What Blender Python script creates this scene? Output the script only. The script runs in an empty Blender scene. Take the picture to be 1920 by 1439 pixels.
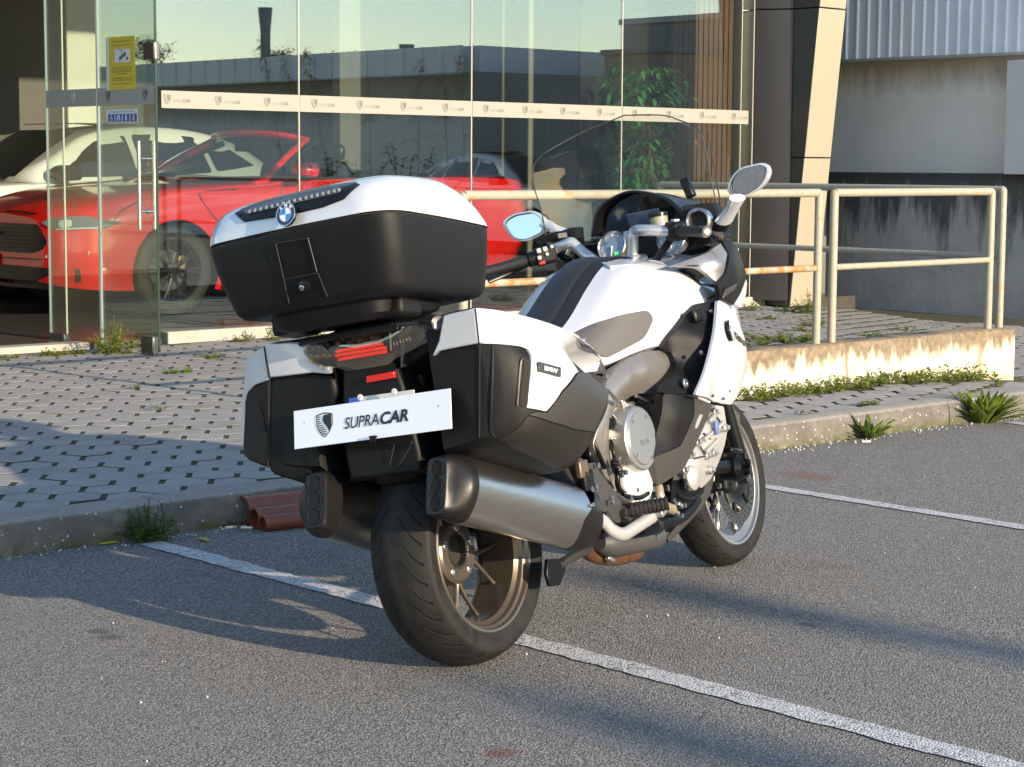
import bpy, bmesh, math, random
import numpy as np
from mathutils import Vector, Matrix
from mathutils.geometry import delaunay_2d_cdt
from mathutils.bvhtree import BVHTree
random.seed(7)
R = math.radians
SC = bpy.context.scene
COL = SC.collection

# ---------------------------------------------------------------- camera
cd = bpy.data.cameras.new('camera'); cam = bpy.data.objects.new('camera', cd); COL.objects.link(cam)
cd.sensor_width = 36; cd.lens = 70.494; cd.clip_start = .1; cd.clip_end = 900
_r, _u, _f = (0.736809, -0.676074, 0.006124), (0.068656, 0.083829, 0.994112), (0.672606, 0.732050, -0.108183)
cam.matrix_world = Matrix(((_r[0], _u[0], -_f[0], 0), (_r[1], _u[1], -_f[1], 0), (_r[2], _u[2], -_f[2], 1.389), (0, 0, 0, 1)))
SC.camera = cam
# ---------------------------------------------------------------- sky and sun
SUN_AZ, SUN_EL = R(-86), R(15.5)            # towards the sun, counter-clockwise from +X
W = bpy.data.worlds.new('World'); SC.world = W; W.use_nodes = True
nt = W.node_tree; nt.nodes.clear()
sky = nt.nodes.new('ShaderNodeTexSky'); sky.sky_type = 'NISHITA'; sky.sun_disc = False
sky.sun_elevation = SUN_EL; sky.sun_rotation = math.pi / 2 - SUN_AZ
sky.air_density = 1.0; sky.dust_density = .25; sky.ozone_density = 1.6
bg = nt.nodes.new('ShaderNodeBackground'); bg.inputs[1].default_value = .15
wo = nt.nodes.new('ShaderNodeOutputWorld')
nt.links.new(sky.outputs[0], bg.inputs[0]); nt.links.new(bg.outputs[0], wo.inputs[0])
sl = bpy.data.lights.new('sun', 'SUN'); sl.energy = 3.5; sl.angle = R(.55); sl.color = (1, .80, .56)
sun = bpy.data.objects.new('sun', sl); COL.objects.link(sun)
_d = Vector((math.cos(SUN_EL) * math.cos(SUN_AZ), math.cos(SUN_EL) * math.sin(SUN_AZ), math.sin(SUN_EL)))
sun.rotation_euler = _d.to_track_quat('Z', 'Y').to_euler(); sun.location = _d * 60
SC.view_settings.view_transform = 'Standard'; SC.view_settings.look = 'None'
SC.view_settings.exposure = 1.28; SC.view_settings.gamma = 1; SC.view_settings.use_curve_mapping = False
SC.cycles.use_denoising = True
SC.cycles.max_bounces = 10; SC.cycles.transparent_max_bounces = 16; SC.cycles.glossy_bounces = 5; SC.cycles.transmission_bounces = 8
SC.cycles.caustics_reflective = False; SC.cycles.caustics_refractive = False; SC.cycles.sample_clamp_indirect = 6

# ---------------------------------------------------------------- helpers
def V(p): return np.array(p, float)
def nrm(v):
    v = np.asarray(v, float); n = np.linalg.norm(v); return v / n if n > 1e-12 else v

class MB:
    """collects shapes; build() links them as one mesh object"""
    def __init__(s): s.v = []; s.f = []; s.mi = []
    def add(s, vs, fs, mi=0):
        b = len(s.v); s.v += [tuple(map(float, p)) for p in vs]
        for f in fs: s.f.append(tuple(b + i for i in f)); s.mi.append(mi)
        return s
    def box(s, c, d, rot=None, mi=0):
        c = V(c); h = V(d) / 2; P = [V((x, y, z)) * h for x in (-1, 1) for y in (-1, 1) for z in (-1, 1)]
        if rot is not None: P = [V(rot @ Vector(p)) for p in P]
        return s.add([c + p for p in P], [(0, 1, 3, 2), (4, 6, 7, 5), (0, 4, 5, 1), (2, 3, 7, 6), (0, 2, 6, 4), (1, 5, 7, 3)], mi)
    def loft(s, rings, cap=(1, 1), closed=True, mi=0):
        n = len(rings[0]); b = []
        vs = [p for r in rings for p in r]; fs = []
        for i in range(len(rings) - 1):
            for j in range(n if closed else n - 1):
                k = (j + 1) % n
                fs.append((i * n + j, i * n + k, (i + 1) * n + k, (i + 1) * n + j))
        if cap[0]: fs.append(tuple(range(n))[::-1])
        if cap[1]: fs.append(tuple((len(rings) - 1) * n + j for j in range(n)))
        return s.add(vs, fs, mi)
    def tube(s, path, r, n=8, cap=True, closed=False, mi=0, flat=1.0):
        P = [V(p) for p in path]; m = len(P)
        rr = r if hasattr(r, '__len__') else [r] * m
        T = []
        for i in range(m):
            a = P[(i - 1) % m] if (i or closed) else P[0]; c = P[(i + 1) % m] if (i < m - 1 or closed) else P[-1]
            T.append(nrm(c - a))
        u = np.cross(T[0], (0, 0, 1.)); u = nrm(u) if np.linalg.norm(u) > 1e-3 else V((1, 0, 0))
        rings = []
        for i in range(m):
            u = nrm(u - T[i] * (u @ T[i])); w = np.cross(T[i], u)
            rings.append([P[i] + rr[i] * (math.cos(2 * math.pi * j / n) * u + flat * math.sin(2 * math.pi * j / n) * w) for j in range(n)])
        if closed: rings.append(rings[0])
        return s.loft(rings, (cap and not closed, cap and not closed), mi=mi)
    def cyl(s, a, b, r, n=16, r2=None, mi=0): return s.tube([a, b], [r, r if r2 is None else r2], n, mi=mi)
    def lathe(s, prof, n=48, axis=(0, 1, 0), c=(0, 0, 0), closed=False, cap=(0, 0), mi=0):
        """prof: (along axis, radius)"""
        a = nrm(axis); u = nrm(np.cross(a, (.3, .2, 1))); w = np.cross(a, u); c = V(c)
        rings = [[c + a * t + r * (math.cos(2 * math.pi * j / n) * u + math.sin(2 * math.pi * j / n) * w) for j in range(n)] for t, r in prof]
        if closed: rings.append(rings[0])
        return s.loft(rings, cap, mi=mi)
    def prism(s, poly, d, mi=0):
        """3-D polygon extruded by vector d"""
        n = len(poly); d = V(d); A = [V(p) for p in poly]; Bp = [p + d for p in A]
        return s.add(A + Bp, [tuple(range(n))[::-1], tuple(range(n, 2 * n))] + [(i, (i + 1) % n, n + (i + 1) % n, n + i) for i in range(n)], mi)
    def grid(s, rows, mi=0):
        m = len(rows[0])
        return s.add([p for r in rows for p in r], [(i * m + j, i * m + j + 1, (i + 1) * m + j + 1, (i + 1) * m + j) for i in range(len(rows) - 1) for j in range(m - 1)], mi)
    def xform(s, M):
        s.v = [tuple(M @ Vector(p)) for p in s.v]; return s
    def flip_y(s):
        s.v = [(x, -y, z) for x, y, z in s.v]; s.f = [f[::-1] for f in s.f]; return s
    def build(s, name, mat, parent=None, sharp=35, bevel=0, sub=0, mirror=False, fixn=True, seg=2, **props):
        if mirror: s.flip_y()
        me = bpy.data.meshes.new(name); me.from_pydata(s.v, [], s.f)
        if fixn:
            bm = bmesh.new(); bm.from_mesh(me); bmesh.ops.recalc_face_normals(bm, faces=bm.faces); bm.to_mesh(me); bm.free()
        for m in (mat if isinstance(mat, (list, tuple)) else [mat]): me.materials.append(m)
        if max(s.mi or [0]): me.polygons.foreach_set('material_index', s.mi)
        o = bpy.data.objects.new(name, me)
        finish(o, me, sharp, bevel, sub, parent, seg)
        if mirror: s.flip_y()
        for k, v in props.items(): o[k] = v
        return o

def finish(o, me, sharp, bevel, sub, parent, seg=2):
    if sharp:
        me.shade_smooth()
        if sharp < 180: me.set_sharp_from_angle(angle=R(sharp))
    if bevel:
        b = o.modifiers.new('bevel', 'BEVEL'); b.width = bevel; b.segments = seg; b.limit_method = 'ANGLE'; b.angle_limit = R(40); b.harden_normals = False
    if sub:
        b = o.modifiers.new('sub', 'SUBSURF'); b.levels = sub; b.render_levels = sub
    COL.objects.link(o)
    if parent is not None: o.parent = parent
    return o

def tag(o, label=None, category=None, group=None, kind=None):
    for k, v in (('label', label), ('category', category), ('group', group), ('kind', kind)):
        if v: o[k] = v
    return o
def thing(name, label, category, loc=(0, 0, 0), group=None, rz=0):
    o = bpy.data.objects.new(name, None); COL.objects.link(o); o.location = loc; o.rotation_euler = (0, 0, rz); o.empty_display_size = .1
    return tag(o, label, category, group)

def cr(pts, n, closed=False):
    """Catmull-Rom through pts, n points per span"""
    P = [V(p) for p in pts]; m = len(P); out = []
    for i in range(m if closed else m - 1):
        p1, p2 = P[i], P[(i + 1) % m]
        p0 = P[i - 1] if (i or closed) else 2 * p1 - p2
        p3 = P[(i + 2) % m] if (i + 2 < m or closed) else 2 * p2 - p1
        for k in range(n):
            t = k / n
            out.append(.5 * (2 * p1 + (p2 - p0) * t + (2 * p0 - 5 * p1 + 4 * p2 - p3) * t * t + (3 * p1 - p0 - 3 * p2 + p3) * t ** 3))
    if not closed: out.append(P[-1])
    return out
def chaikin(pts, k=2, q=.25):
    P = [V(p) for p in pts]
    for _ in range(k): P = [w for i in range(len(P)) for w in (P[i] * (1 - q) + P[(i + 1) % len(P)] * q, P[i] * q + P[(i + 1) % len(P)] * (1 - q))]
    return P
def corner(pts, r=.02, n=4):
    """round the corners of a closed polygon with radius-like distance r"""
    P = [V(p) for p in pts]; out = []; m = len(P)
    rs = r if hasattr(r, '__len__') else [r] * m
    for i in range(m):
        a, p, b = P[i - 1], P[i], P[(i + 1) % m]
        la, lb = np.linalg.norm(a - p), np.linalg.norm(b - p); d = min(rs[i], la * .45, lb * .45)
        s, e = p + (a - p) / max(la, 1e-9) * d, p + (b - p) / max(lb, 1e-9) * d
        for k in range(n + 1):
            t = k / n; out.append((1 - t) ** 2 * s + 2 * t * (1 - t) * p + t * t * e)
    return out
def resample(pts, step, closed=True):
    P = [V(p) for p in pts]; out = []
    for i in range(len(P) if closed else len(P) - 1):
        a, b = P[i], P[(i + 1) % len(P)]; n = max(1, int(math.ceil(np.linalg.norm(b - a) / step)))
        out += [a + (b - a) * k / n for k in range(n)]
    if not closed: out.append(P[-1])
    return out
def tps(pts, val, lam=1e-6):
    P = np.asarray(pts, float); n = len(P)
    def phi(d): return np.where(d > 1e-9, d * d * np.log(np.maximum(d, 1e-9)), 0)
    K = phi(np.linalg.norm(P[:, None] - P[None], axis=2)) + lam * np.eye(n)
    Q = np.hstack([np.ones((n, 1)), P]); A = np.zeros((n + 3, n + 3)); A[:n, :n] = K; A[:n, n:] = Q; A[n:, :n] = Q.T
    c = np.linalg.lstsq(A, np.concatenate([np.asarray(val, float), np.zeros(3)]), rcond=None)[0]
    def f(X):
        X = np.atleast_2d(np.asarray(X, float)); d = np.linalg.norm(X[:, None] - P[None], axis=2)
        return phi(d) @ c[:n] + c[n] + X @ c[n + 1:]
    return f
def onto(mb, axis, sign):
    """height field that rays along +-axis find on a built shape (axis 0: Q is (y, z), axis 1: Q is (x, z))"""
    T = BVHTree.FromPolygons([Vector(p) for p in mb.v], mb.f)
    def f(Q):
        out = []
        for a, b in np.atleast_2d(Q):
            o = Vector((sign * -3, a, b)) if axis == 0 else Vector((a, sign * -3, b)); d = Vector((sign, 0, 0)) if axis == 0 else Vector((0, sign, 0))
            hit = T.ray_cast(o, d)[0]
            if hit is None:
                m = sum((Vector(p) for p in mb.v), Vector()) / len(mb.v); q = Vector((m[0], a, b)) if axis == 0 else Vector((a, m[1], b)); hit = T.find_nearest(q)[0]
            out.append(hit[axis])
        return np.array(out)
    return f
AX = {'xz': (0, 2, 1), 'yz': (1, 2, 0), 'xy': (0, 1, 2)}
def panel(name, outline, mat, parent=None, extra=(), th=.006, res=.02, proj='xz', off=0., fn=None, inward=None, bevel=.0025, mirror=False, sharp=35, rnd=0, **props):
    """curved sheet of thickness th: outline is a closed 3-D polygon, the third coordinate is interpolated by a thin-plate spline (or by fn);
    thickness grows towards `inward` (sign along the third axis)"""
    a, b, c = AX[proj]
    O3 = [V(p) for p in outline]
    if rnd: O3c = corner(O3, rnd)
    else: O3c = O3
    if fn is None:
        ctrl = np.array([p for p in list(O3) + [V(e) for e in extra]])
        fn = tps(ctrl[:, [a, b]], ctrl[:, c])
    P2 = np.array(resample([p[[a, b]] for p in O3c], res))
    lo, hi = P2.min(0), P2.max(0); n = len(P2)
    gx = np.arange(lo[0] + res * .5, hi[0], res); gy = np.arange(lo[1] + res * .5, hi[1], res)
    inner = []
    seg_a, seg_b = P2, np.roll(P2, -1, 0)
    for x in gx:
        for y in gy:
            p = np.array((x, y))
            cond = (seg_a[:, 1] > y) != (seg_b[:, 1] > y)
            xs = seg_a[:, 0] + (y - seg_a[:, 1]) / np.where(np.abs(seg_b[:, 1] - seg_a[:, 1]) < 1e-12, 1e-12, seg_b[:, 1] - seg_a[:, 1]) * (seg_b[:, 0] - seg_a[:, 0])
            if np.sum(cond & (x < xs)) % 2 and np.min(np.linalg.norm(P2 - p, axis=1)) > res * .55: inner.append(p)
    pts = [Vector(p) for p in P2] + [Vector(p) for p in inner]
    vo, _, fo, _, _, _ = delaunay_2d_cdt(pts, [(i, (i + 1) % n) for i in range(n)], [], 1, 1e-7)
    Q = np.array([tuple(p) for p in vo]); d = fn(Q)
    X = np.zeros((len(Q), 3)); X[:, a] = Q[:, 0]; X[:, b] = Q[:, 1]; X[:, c] = d
    if inward is None: inward = 1 if np.mean(d) < 0 else -1
    X[:, c] -= inward * off
    Xb = X.copy(); Xb[:, c] += inward * th
    m = len(X); mb = MB(); faces = [tuple(f) for f in fo]
    # boundary edges
    cnt = {}
    for f in faces:
        for i in range(len(f)): e = (f[i], f[(i + 1) % len(f)]); cnt[e] = 1
    rim = [e for e in cnt if (e[1], e[0]) not in cnt]
    mb.add(list(X) + list(Xb), faces + [tuple(m + i for i in f[::-1]) for f in faces] + [(e[1], e[0], m + e[0], m + e[1]) for e in rim])
    return mb.build(name, mat, parent, sharp=sharp, bevel=bevel, mirror=mirror, **props)

def text_mb(s, size, ital=0., bold=0., width=None, ext=.0006):
    cu = bpy.data.curves.new('t', 'FONT'); cu.body = s; cu.size = size; cu.shear = ital; cu.offset = bold; cu.extrude = ext; cu.resolution_u = 3
    cu.align_x = 'LEFT'
    o = bpy.data.objects.new('t', cu); COL.objects.link(o)
    dg = bpy.context.evaluated_depsgraph_get(); me = bpy.data.meshes.new_from_object(o.evaluated_get(dg))
    mb = MB(); vs = [v.co[:] for v in me.vertices]
    if width and vs:
        x0, x1 = min(v[0] for v in vs), max(v[0] for v in vs); vs = [((v[0] - x0) * width / (x1 - x0), v[1], v[2]) for v in vs]
    mb.add(vs, [tuple(p.vertices) for p in me.polygons])
    bpy.data.objects.remove(o); bpy.data.curves.remove(cu); bpy.data.meshes.remove(me)
    return mb
def frame(o, x, y):
    """matrix with origin o, first axis x, second axis ~y (both 3-D)"""
    x = nrm(x); y = V(y); y = nrm(y - x * (x @ y)); z = np.cross(x, y)
    return Matrix(((x[0], y[0], z[0], o[0]), (x[1], y[1], z[1], o[1]), (x[2], y[2], z[2], o[2]), (0, 0, 0, 1)))

# ---------------------------------------------------------------- materials
MATS = {}
def mat(name, col, rough=.5, metal=0., coat=0., spec=.5, var=0., vscale=8., bump=0., bscale=60., var2=None, emit=None, estr=1., trans=0., ior=1.45, detail=4., stretch=None, rvar=0.):
    """principled material with optional noise variation of colour (var), of roughness (rvar), and fine bump"""
    if name in MATS: return MATS[name]
    m = bpy.data.materials.new(name); m.use_nodes = True; n = m.node_tree; L = n.links.new
    b = n.nodes['Principled BSDF']
    c4 = (*col, 1)
    b.inputs['Base Color'].default_value = c4; b.inputs['Roughness'].default_value = rough; b.inputs['Metallic'].default_value = metal
    b.inputs['Coat Weight'].default_value = coat; b.inputs['Coat Roughness'].default_value = .04; b.inputs['Specular IOR Level'].default_value = spec
    b.inputs['IOR'].default_value = ior; b.inputs['Transmission Weight'].default_value = trans
    if emit: b.inputs['Emission Color'].default_value = (*emit, 1); b.inputs['Emission Strength'].default_value = estr
    if var or bump or rvar:
        tc = n.nodes.new('ShaderNodeTexCoord'); src = tc.outputs['Object']
        if stretch:
            mp = n.nodes.new('ShaderNodeMapping'); mp.inputs['Scale'].default_value = stretch; L(src, mp.inputs[0]); src = mp.outputs[0]
    if var or rvar:
        t = n.nodes.new('ShaderNodeTexNoise'); t.inputs['Scale'].default_value = vscale; t.inputs['Detail'].default_value = detail; t.inputs['Roughness'].default_value = .62; L(src, t.inputs[0])
        r = n.nodes.new('ShaderNodeMapRange'); r.inputs[1].default_value = .3; r.inputs[2].default_value = .7; L(t.outputs[0], r.inputs[0])
    if var:
        mx = n.nodes.new('ShaderNodeMix'); mx.data_type = 'RGBA'
        c2 = var2 or tuple(c * (1 - var) for c in col)
        mx.inputs[6].default_value = c4; mx.inputs[7].default_value = (*c2, 1); L(r.outputs[0], mx.inputs[0]); L(mx.outputs[2], b.inputs['Base Color'])
    if rvar:
        r2 = n.nodes.new('ShaderNodeMapRange'); r2.inputs[3].default_value = max(0, rough - rvar); r2.inputs[4].default_value = min(1, rough + rvar); L(r.outputs[0], r2.inputs[0]); L(r2.outputs[0], b.inputs['Roughness'])
    if bump:
        t2 = n.nodes.new('ShaderNodeTexNoise'); t2.inputs['Scale'].default_value = bscale; t2.inputs['Detail'].default_value = 3; L(src, t2.inputs[0])
        bp = n.nodes.new('ShaderNodeBump'); bp.inputs['Strength'].default_value = 1; bp.inputs['Distance'].default_value = bump; L(t2.outputs[0], bp.inputs['Height']); L(bp.outputs[0], b.inputs['Normal'])
    MATS[name] = m
    return m
def glass(name, tint=(.9, .95, .93), refl=.06, edge=.9, rough=0.0, refl_tint=(1, 1, 1)):
    """clear sheet glass: tinted see-through plus mirror reflection that grows towards grazing angles"""
    if name in MATS: return MATS[name]
    m = bpy.data.materials.new(name); m.use_nodes = True; n = m.node_tree; L = n.links.new; n.nodes.clear()
    o = n.nodes.new('ShaderNodeOutputMaterial'); mx = n.nodes.new('ShaderNodeMixShader')
    t = n.nodes.new('ShaderNodeBsdfTransparent'); t.inputs[0].default_value = (*tint, 1)
    g = n.nodes.new('ShaderNodeBsdfGlossy'); g.inputs['Roughness'].default_value = rough; g.inputs['Color'].default_value = (*refl_tint, 1)
    lw = n.nodes.new('ShaderNodeLayerWeight'); lw.inputs[0].default_value = .5
    pw = n.nodes.new('ShaderNodeMath'); pw.operation = 'POWER'; pw.inputs[1].default_value = 4.; L(lw.outputs['Facing'], pw.inputs[0])
    mr = n.nodes.new('ShaderNodeMapRange'); mr.inputs[3].default_value = refl; mr.inputs[4].default_value = edge; L(pw.outputs[0], mr.inputs[0])
    L(mr.outputs[0], mx.inputs[0]); L(t.outputs[0], mx.inputs[1]); L(g.outputs[0], mx.inputs[2]); L(mx.outputs[0], o.inputs[0])
    MATS[name] = m
    return m
class NT:
    """tiny node-graph helper"""
    def __init__(s, name):
        s.m = bpy.data.materials.new(name); s.m.use_nodes = True; s.n = s.m.node_tree; s.b = s.n.nodes['Principled BSDF']; MATS[name] = s.m
        s.tc = s.n.nodes.new('ShaderNodeTexCoord'); s.obj = s.tc.outputs['Object']; s.geo = s.n.nodes.new('ShaderNodeNewGeometry'); s.pos = s.geo.outputs['Position']
    def node(s, t, **kw):
        x = s.n.nodes.new(t)
        for k, v in kw.items(): setattr(x, k, v)
        return x
    def set(s, sock, v):
        if hasattr(v, 'is_output'): s.n.links.new(v, sock)
        else: sock.default_value = v
    def math(s, op, a, b=0., c=0.):
        x = s.node('ShaderNodeMath', operation=op)
        s.set(x.inputs[0], a); s.set(x.inputs[1], b); s.set(x.inputs[2], c); return x.outputs[0]
    def noise(s, scale, vec=None, detail=4., rough=.6):
        x = s.node('ShaderNodeTexNoise'); s.set(x.inputs['Vector'], vec or s.pos); x.inputs['Scale'].default_value = scale; x.inputs['Detail'].default_value = detail; x.inputs['Roughness'].default_value = rough; return x.outputs[0]
    def voro(s, scale, vec=None, feature='F1', out='Distance'):
        x = s.node('ShaderNodeTexVoronoi', feature=feature); s.set(x.inputs['Vector'], vec or s.pos); x.inputs['Scale'].default_value = scale; return x.outputs[out]
    def rng(s, v, a, b, c=0., d=1.):
        x = s.node('ShaderNodeMapRange'); s.set(x.inputs[0], v); s.set(x.inputs[1], a); s.set(x.inputs[2], b); s.set(x.inputs[3], c); s.set(x.inputs[4], d); return x.outputs[0]
    def mix(s, f, a, b, blend='MIX'):
        x = s.node('ShaderNodeMix', data_type='RGBA', blend_type=blend); s.set(x.inputs[0], f)
        s.set(x.inputs[6], a if hasattr(a, 'is_output') else (*a, 1)); s.set(x.inputs[7], b if hasattr(b, 'is_output') else (*b, 1)); return x.outputs[2]
    def scale(s, vec, sc):
        x = s.node('ShaderNodeMapping'); s.set(x.inputs[0], vec); x.inputs['Scale'].default_value = sc; return x.outputs[0]
    def xyz(s, vec):
        x = s.node('ShaderNodeSeparateXYZ'); s.set(x.inputs[0], vec); return x.outputs
    def bump(s, h, dist, strength=1.):
        x = s.node('ShaderNodeBump'); s.set(x.inputs['Height'], h); x.inputs['Distance'].default_value = dist; x.inputs['Strength'].default_value = strength; s.set(s.b.inputs['Normal'], x.outputs[0])
    def base(s, c, rough=.8):
        s.set(s.b.inputs['Base Color'], c if hasattr(c, 'is_output') else (*c, 1)); s.set(s.b.inputs['Roughness'], rough); return s.m

# ================================================================ SETTING
g = NT('asphalt')
grain = g.voro(165, out='Color'); gx = g.xyz(grain)[0]
cellsz = g.voro(165)
big = g.noise(.55, detail=3); mid = g.noise(7, detail=4)
c = g.mix(g.rng(gx, .15, .95), (.17, .163, .15), (.43, .405, .365))
c = g.mix(g.rng(g.xyz(grain)[1], .93, .97), c, (.56, .53, .47))
c = g.mix(g.rng(cellsz, .35, .75), c, (.075, .075, .076))
c = g.mix(g.rng(big, .35, .7, 0., .38), c, (.19, .180, .162))
c = g.mix(g.rng(mid, .62, .75, 0., .5), c, (.15, .142, .13))
c = g.mix(g.rng(g.noise(1.7, detail=6, rough=.7), .60, .74, 0, .42), c, (.075, .072, .066))
c = g.mix(g.rng(g.noise(2.6, g.scale(g.pos, (1, .16, 1)), detail=4), .60, .72, 0, .3), c, (.34, .32, .29))
# a rust-brown stain or two
px_, py_, pz_ = g.xyz(g.pos)
def blob(x0, y0, rx, ry):
    a = g.math('DIVIDE', g.math('SUBTRACT', px_, x0), rx); b = g.math('DIVIDE', g.math('SUBTRACT', py_, y0), ry)
    return g.math('ADD', g.math('MULTIPLY', a, a), g.math('MULTIPLY', b, b))
wob = g.noise(30, detail=3)
st = None
for (x0, y0, rx, ry, col) in ((*(3.1275,3.4334,0)[:2], .06, .05, (.16, .05, .03)), (*(3.0628,5.1485,0)[:2], .045, .05, (.05, .05, .052)), (*(3.0473,5.0628,0)[:2], .05, .04, (.05, .05, .052)), (*(7.0567,5.6981,0)[:2], .12, .2, (.2, .1, .06)), (*(4.7314,3.8076,0)[:2], .03, .05, (.06, .06, .06))):
    f = g.rng(g.math('ADD', blob(x0, y0, rx, ry), g.math('MULTIPLY', wob, 1.4)), .9, 1.5, .65, 0.)
    c = g.mix(f, c, col)
g.bump(g.math('SUBTRACT', g.math('MULTIPLY', gx, .6), cellsz), .006)
g.base(c, .88)
mb = MB(); mb.grid([[(x, y, 0) for x in np.linspace(-120, 160, 15)] for y in np.linspace(-140, 140, 15)])
tag(mb.build('asphalt_ground', g.m, sharp=0), kind='structure')

g = NT('road_paint')
w = g.math('ADD', g.noise(45, detail=5), g.math('MULTIPLY', g.noise(4, detail=2), .35)); gr = g.xyz(g.voro(150, out='Color'))[0]
c = g.mix(g.rng(gr, 0, 1), (.50, .50, .50), (.72, .72, .70)); c = g.mix(g.rng(w, .72, .84, 0, .85), c, (.17, .168, .163))
c = g.mix(g.rng(g.voro(150), .45, .8, 0, .8), c, (.1, .1, .1))
g.bump(g.math('SUBTRACT', gr, g.voro(150)), .004); g.base(c, .75)
def line(x0, x1, y0, y1):
    mb = MB(); n = 160; rows = []
    for i in range(n + 1):
        y = y0 + (y1 - y0) * i / n
        rows.append([(x0 + random.uniform(-.006, .006), y, .004), (x1 + random.uniform(-.006, .006), y, .004)])
    mb.grid(rows); return tag(mb.build('parking_line', g.m, sharp=0), kind='structure')
line(3.885, 3.985, -1.5, 6.24); line(6.625, 6.715, -1.5, 6.2); line(9.36, 9.46, -1.5, 6.2)

# ---- pavement: bedding sheet that carries the pavers and falls away to the right
def ss(t): t = max(0., min(1., t)); return t * t * (3 - 2 * t)
def pz(x, y): return .125 - .118 * ss((x - .9 * (y - 6.4) - 8.9) / 2.3)
g = NT('bedding')
w = g.noise(20, detail=5)
c = g.mix(g.rng(w, .35, .65), (.03, .033, .014), (.06, .055, .032)); c = g.mix(g.rng(g.noise(6), .5, .65), c, (.04, .065, .012))
g.bump(w, .01); g.base(c, .95)
mb = MB(); mb.grid([[(x, y, pz(x, y) - .005) for x in np.linspace(-10, 15.95, 105)] for y in np.linspace(6.5, 12.02, 40)])
pave = tag(mb.build('pavement', g.m), kind='structure')
g = NT('paver_concrete')
oi = g.node('ShaderNodeObjectInfo').outputs['Random']
c = g.mix(g.rng(g.noise(9, detail=5), .3, .7), (.34, .32, .295), (.27, .26, .245)); c = g.mix(g.rng(oi, 0, 1, 0, .35), c, (.20, .20, .20))
c = g.mix(g.rng(g.voro(230), .0, .35, .3, 0), c, (.42, .41, .38)); c = g.mix(g.rng(g.noise(2.2, detail=4), .52, .7, 0, .6), c, (.16, .165, .13))
g.bump(g.noise(160, detail=3), .0025); pav_m = g.base(c, .9)
A1, SP = R(-37), .194
u_ = V((math.cos(A1), math.sin(A1))); w_ = V((math.cos(A1 - R(60)), math.sin(A1 - R(60)))); v_ = V((-u_[1], u_[0]))
hx = [(.0845, -.0585), (.0845, .0585), (.009, .1035), (-.009, .1035), (-.0845, .0585), (-.0845, -.0585), (-.009, -.1035), (.009, -.1035)]
def paver_mb():
    b = MB(); top = [(u_ * a + v_ * d) for a, d in hx]
    r0 = [(p[0], p[1], -.05) for p in top]; r1 = [(p[0], p[1], -.002) for p in top]; r2 = [(p[0] * .975, p[1] * .975, 0) for p in top]
    b.loft([r0, r1], (0, 0), mi=1); return b.loft([r1, r2], (0, 1))
dirt_m = mat('joint_dirt', (.045, .045, .028), .95, var=.4, vscale=30)
cells = []
camp = V((0, 0, 1.389)); vw = V(_f)
for i in range(-90, 140):
    for j in range(-90, 90):
        p = V((6.4, 9.2)) + u_ * SP * i + w_ * SP * j
        if 6.50 < p[1] < 11.95 and -3 < p[0] < 15.2 and not (7.08 < p[1] < 7.5 and (6.2341,7.2,0.5543)[0] < p[0] < 11.1):
            z = pz(*p); q = V((p[0], p[1], z)) - camp; dz = q @ vw; sx = (q @ V(_r)) / dz * 3760 + 960; sy = 719 - (q @ V(_u)) / dz * 3760
            vis = -40 < sx < 1960 and not (560 < sx < 1395 and sy > 645)
            cells.append((0 if vis else 1, dz, p, z))
cells.sort(key=lambda t: t[:2])
pm = None; rest = MB(); base = paver_mb()
for k, (iv, dz, p, z) in enumerate(cells):
    tz = random.uniform(-.0025, .0025)
    if k < 300 and iv == 0:
        if pm is None: o = base.build('paver', [pav_m, dirt_m], pave, sharp=20); pm = o.data
        else: o = bpy.data.objects.new('paver', pm); COL.objects.link(o); o.parent = pave
        o.location = (p[0], p[1], z + tz); o.rotation_euler = (random.uniform(-.012, .012), random.uniform(-.012, .012), random.uniform(-.015, .015))
    else:
        rest.add([(p[0] + a, p[1] + b, z + tz + c_) for a, b, c_ in base.v], base.f); rest.mi[-len(base.mi):] = base.mi
rest.build('paver', [pav_m, dirt_m], pave, sharp=20, kind='stuff')
# ---- kerb
g = NT('kerb_concrete')
sp = g.voro(55, out='Color'); d = g.voro(55)
c = g.mix(g.rng(g.noise(5, detail=6), .3, .7), (.20, .18, .15), (.10, .092, .08)); c = g.mix(g.rng(g.noise(22, detail=4), .45, .7, 0, .7), c, (.09, .085, .075))
f = g.math('MULTIPLY', g.rng(g.xyz(sp)[0], .8, .82), g.rng(d, .2, .32, 1, 0)); c = g.mix(f, c, (.62, .58, .5))
z = g.xyz(g.pos)[2]; c = g.mix(g.math('MULTIPLY', g.rng(z, .0, .05, 1, 0), g.rng(g.noise(14), .42, .55)), c, (.07, .085, .02))
c = g.mix(g.rng(g.math('ADD', z, g.math('MULTIPLY', g.noise(30), .02)), .122, .132, 0, .55), c, (.36, .335, .30))
g.bump(g.math('ADD', g.noise(60, detail=5), g.math('MULTIPLY', f, .3)), .008); kerb_m = g.base(c, .92)
kerb = bpy.data.objects.new('kerb', None); COL.objects.link(kerb); kerb['kind'] = 'structure'
for i in range(-9, 14):
    x0 = 4.06 + i * 1.0; prof = [(6.352, -.05), (6.345, .05), (6.352, .098), (6.362, .120), (6.382, .129), (6.50, .131), (6.50, -.05)]
    rings = [[(x, y + random.uniform(-.001, .001), zz + random.uniform(-.0015, .0015) * (zz > 0)) for y, zz in prof] for x in np.linspace(x0 + .003, x0 + .997, 14)]
    dy = random.uniform(-.004, .004); dz = random.uniform(-.003, .003)
    MB().loft([[(x, y + dy, zz + dz) for x, y, zz in r] for r in rings]).build('kerb_stone', kerb_m, kerb, sharp=50)

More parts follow.
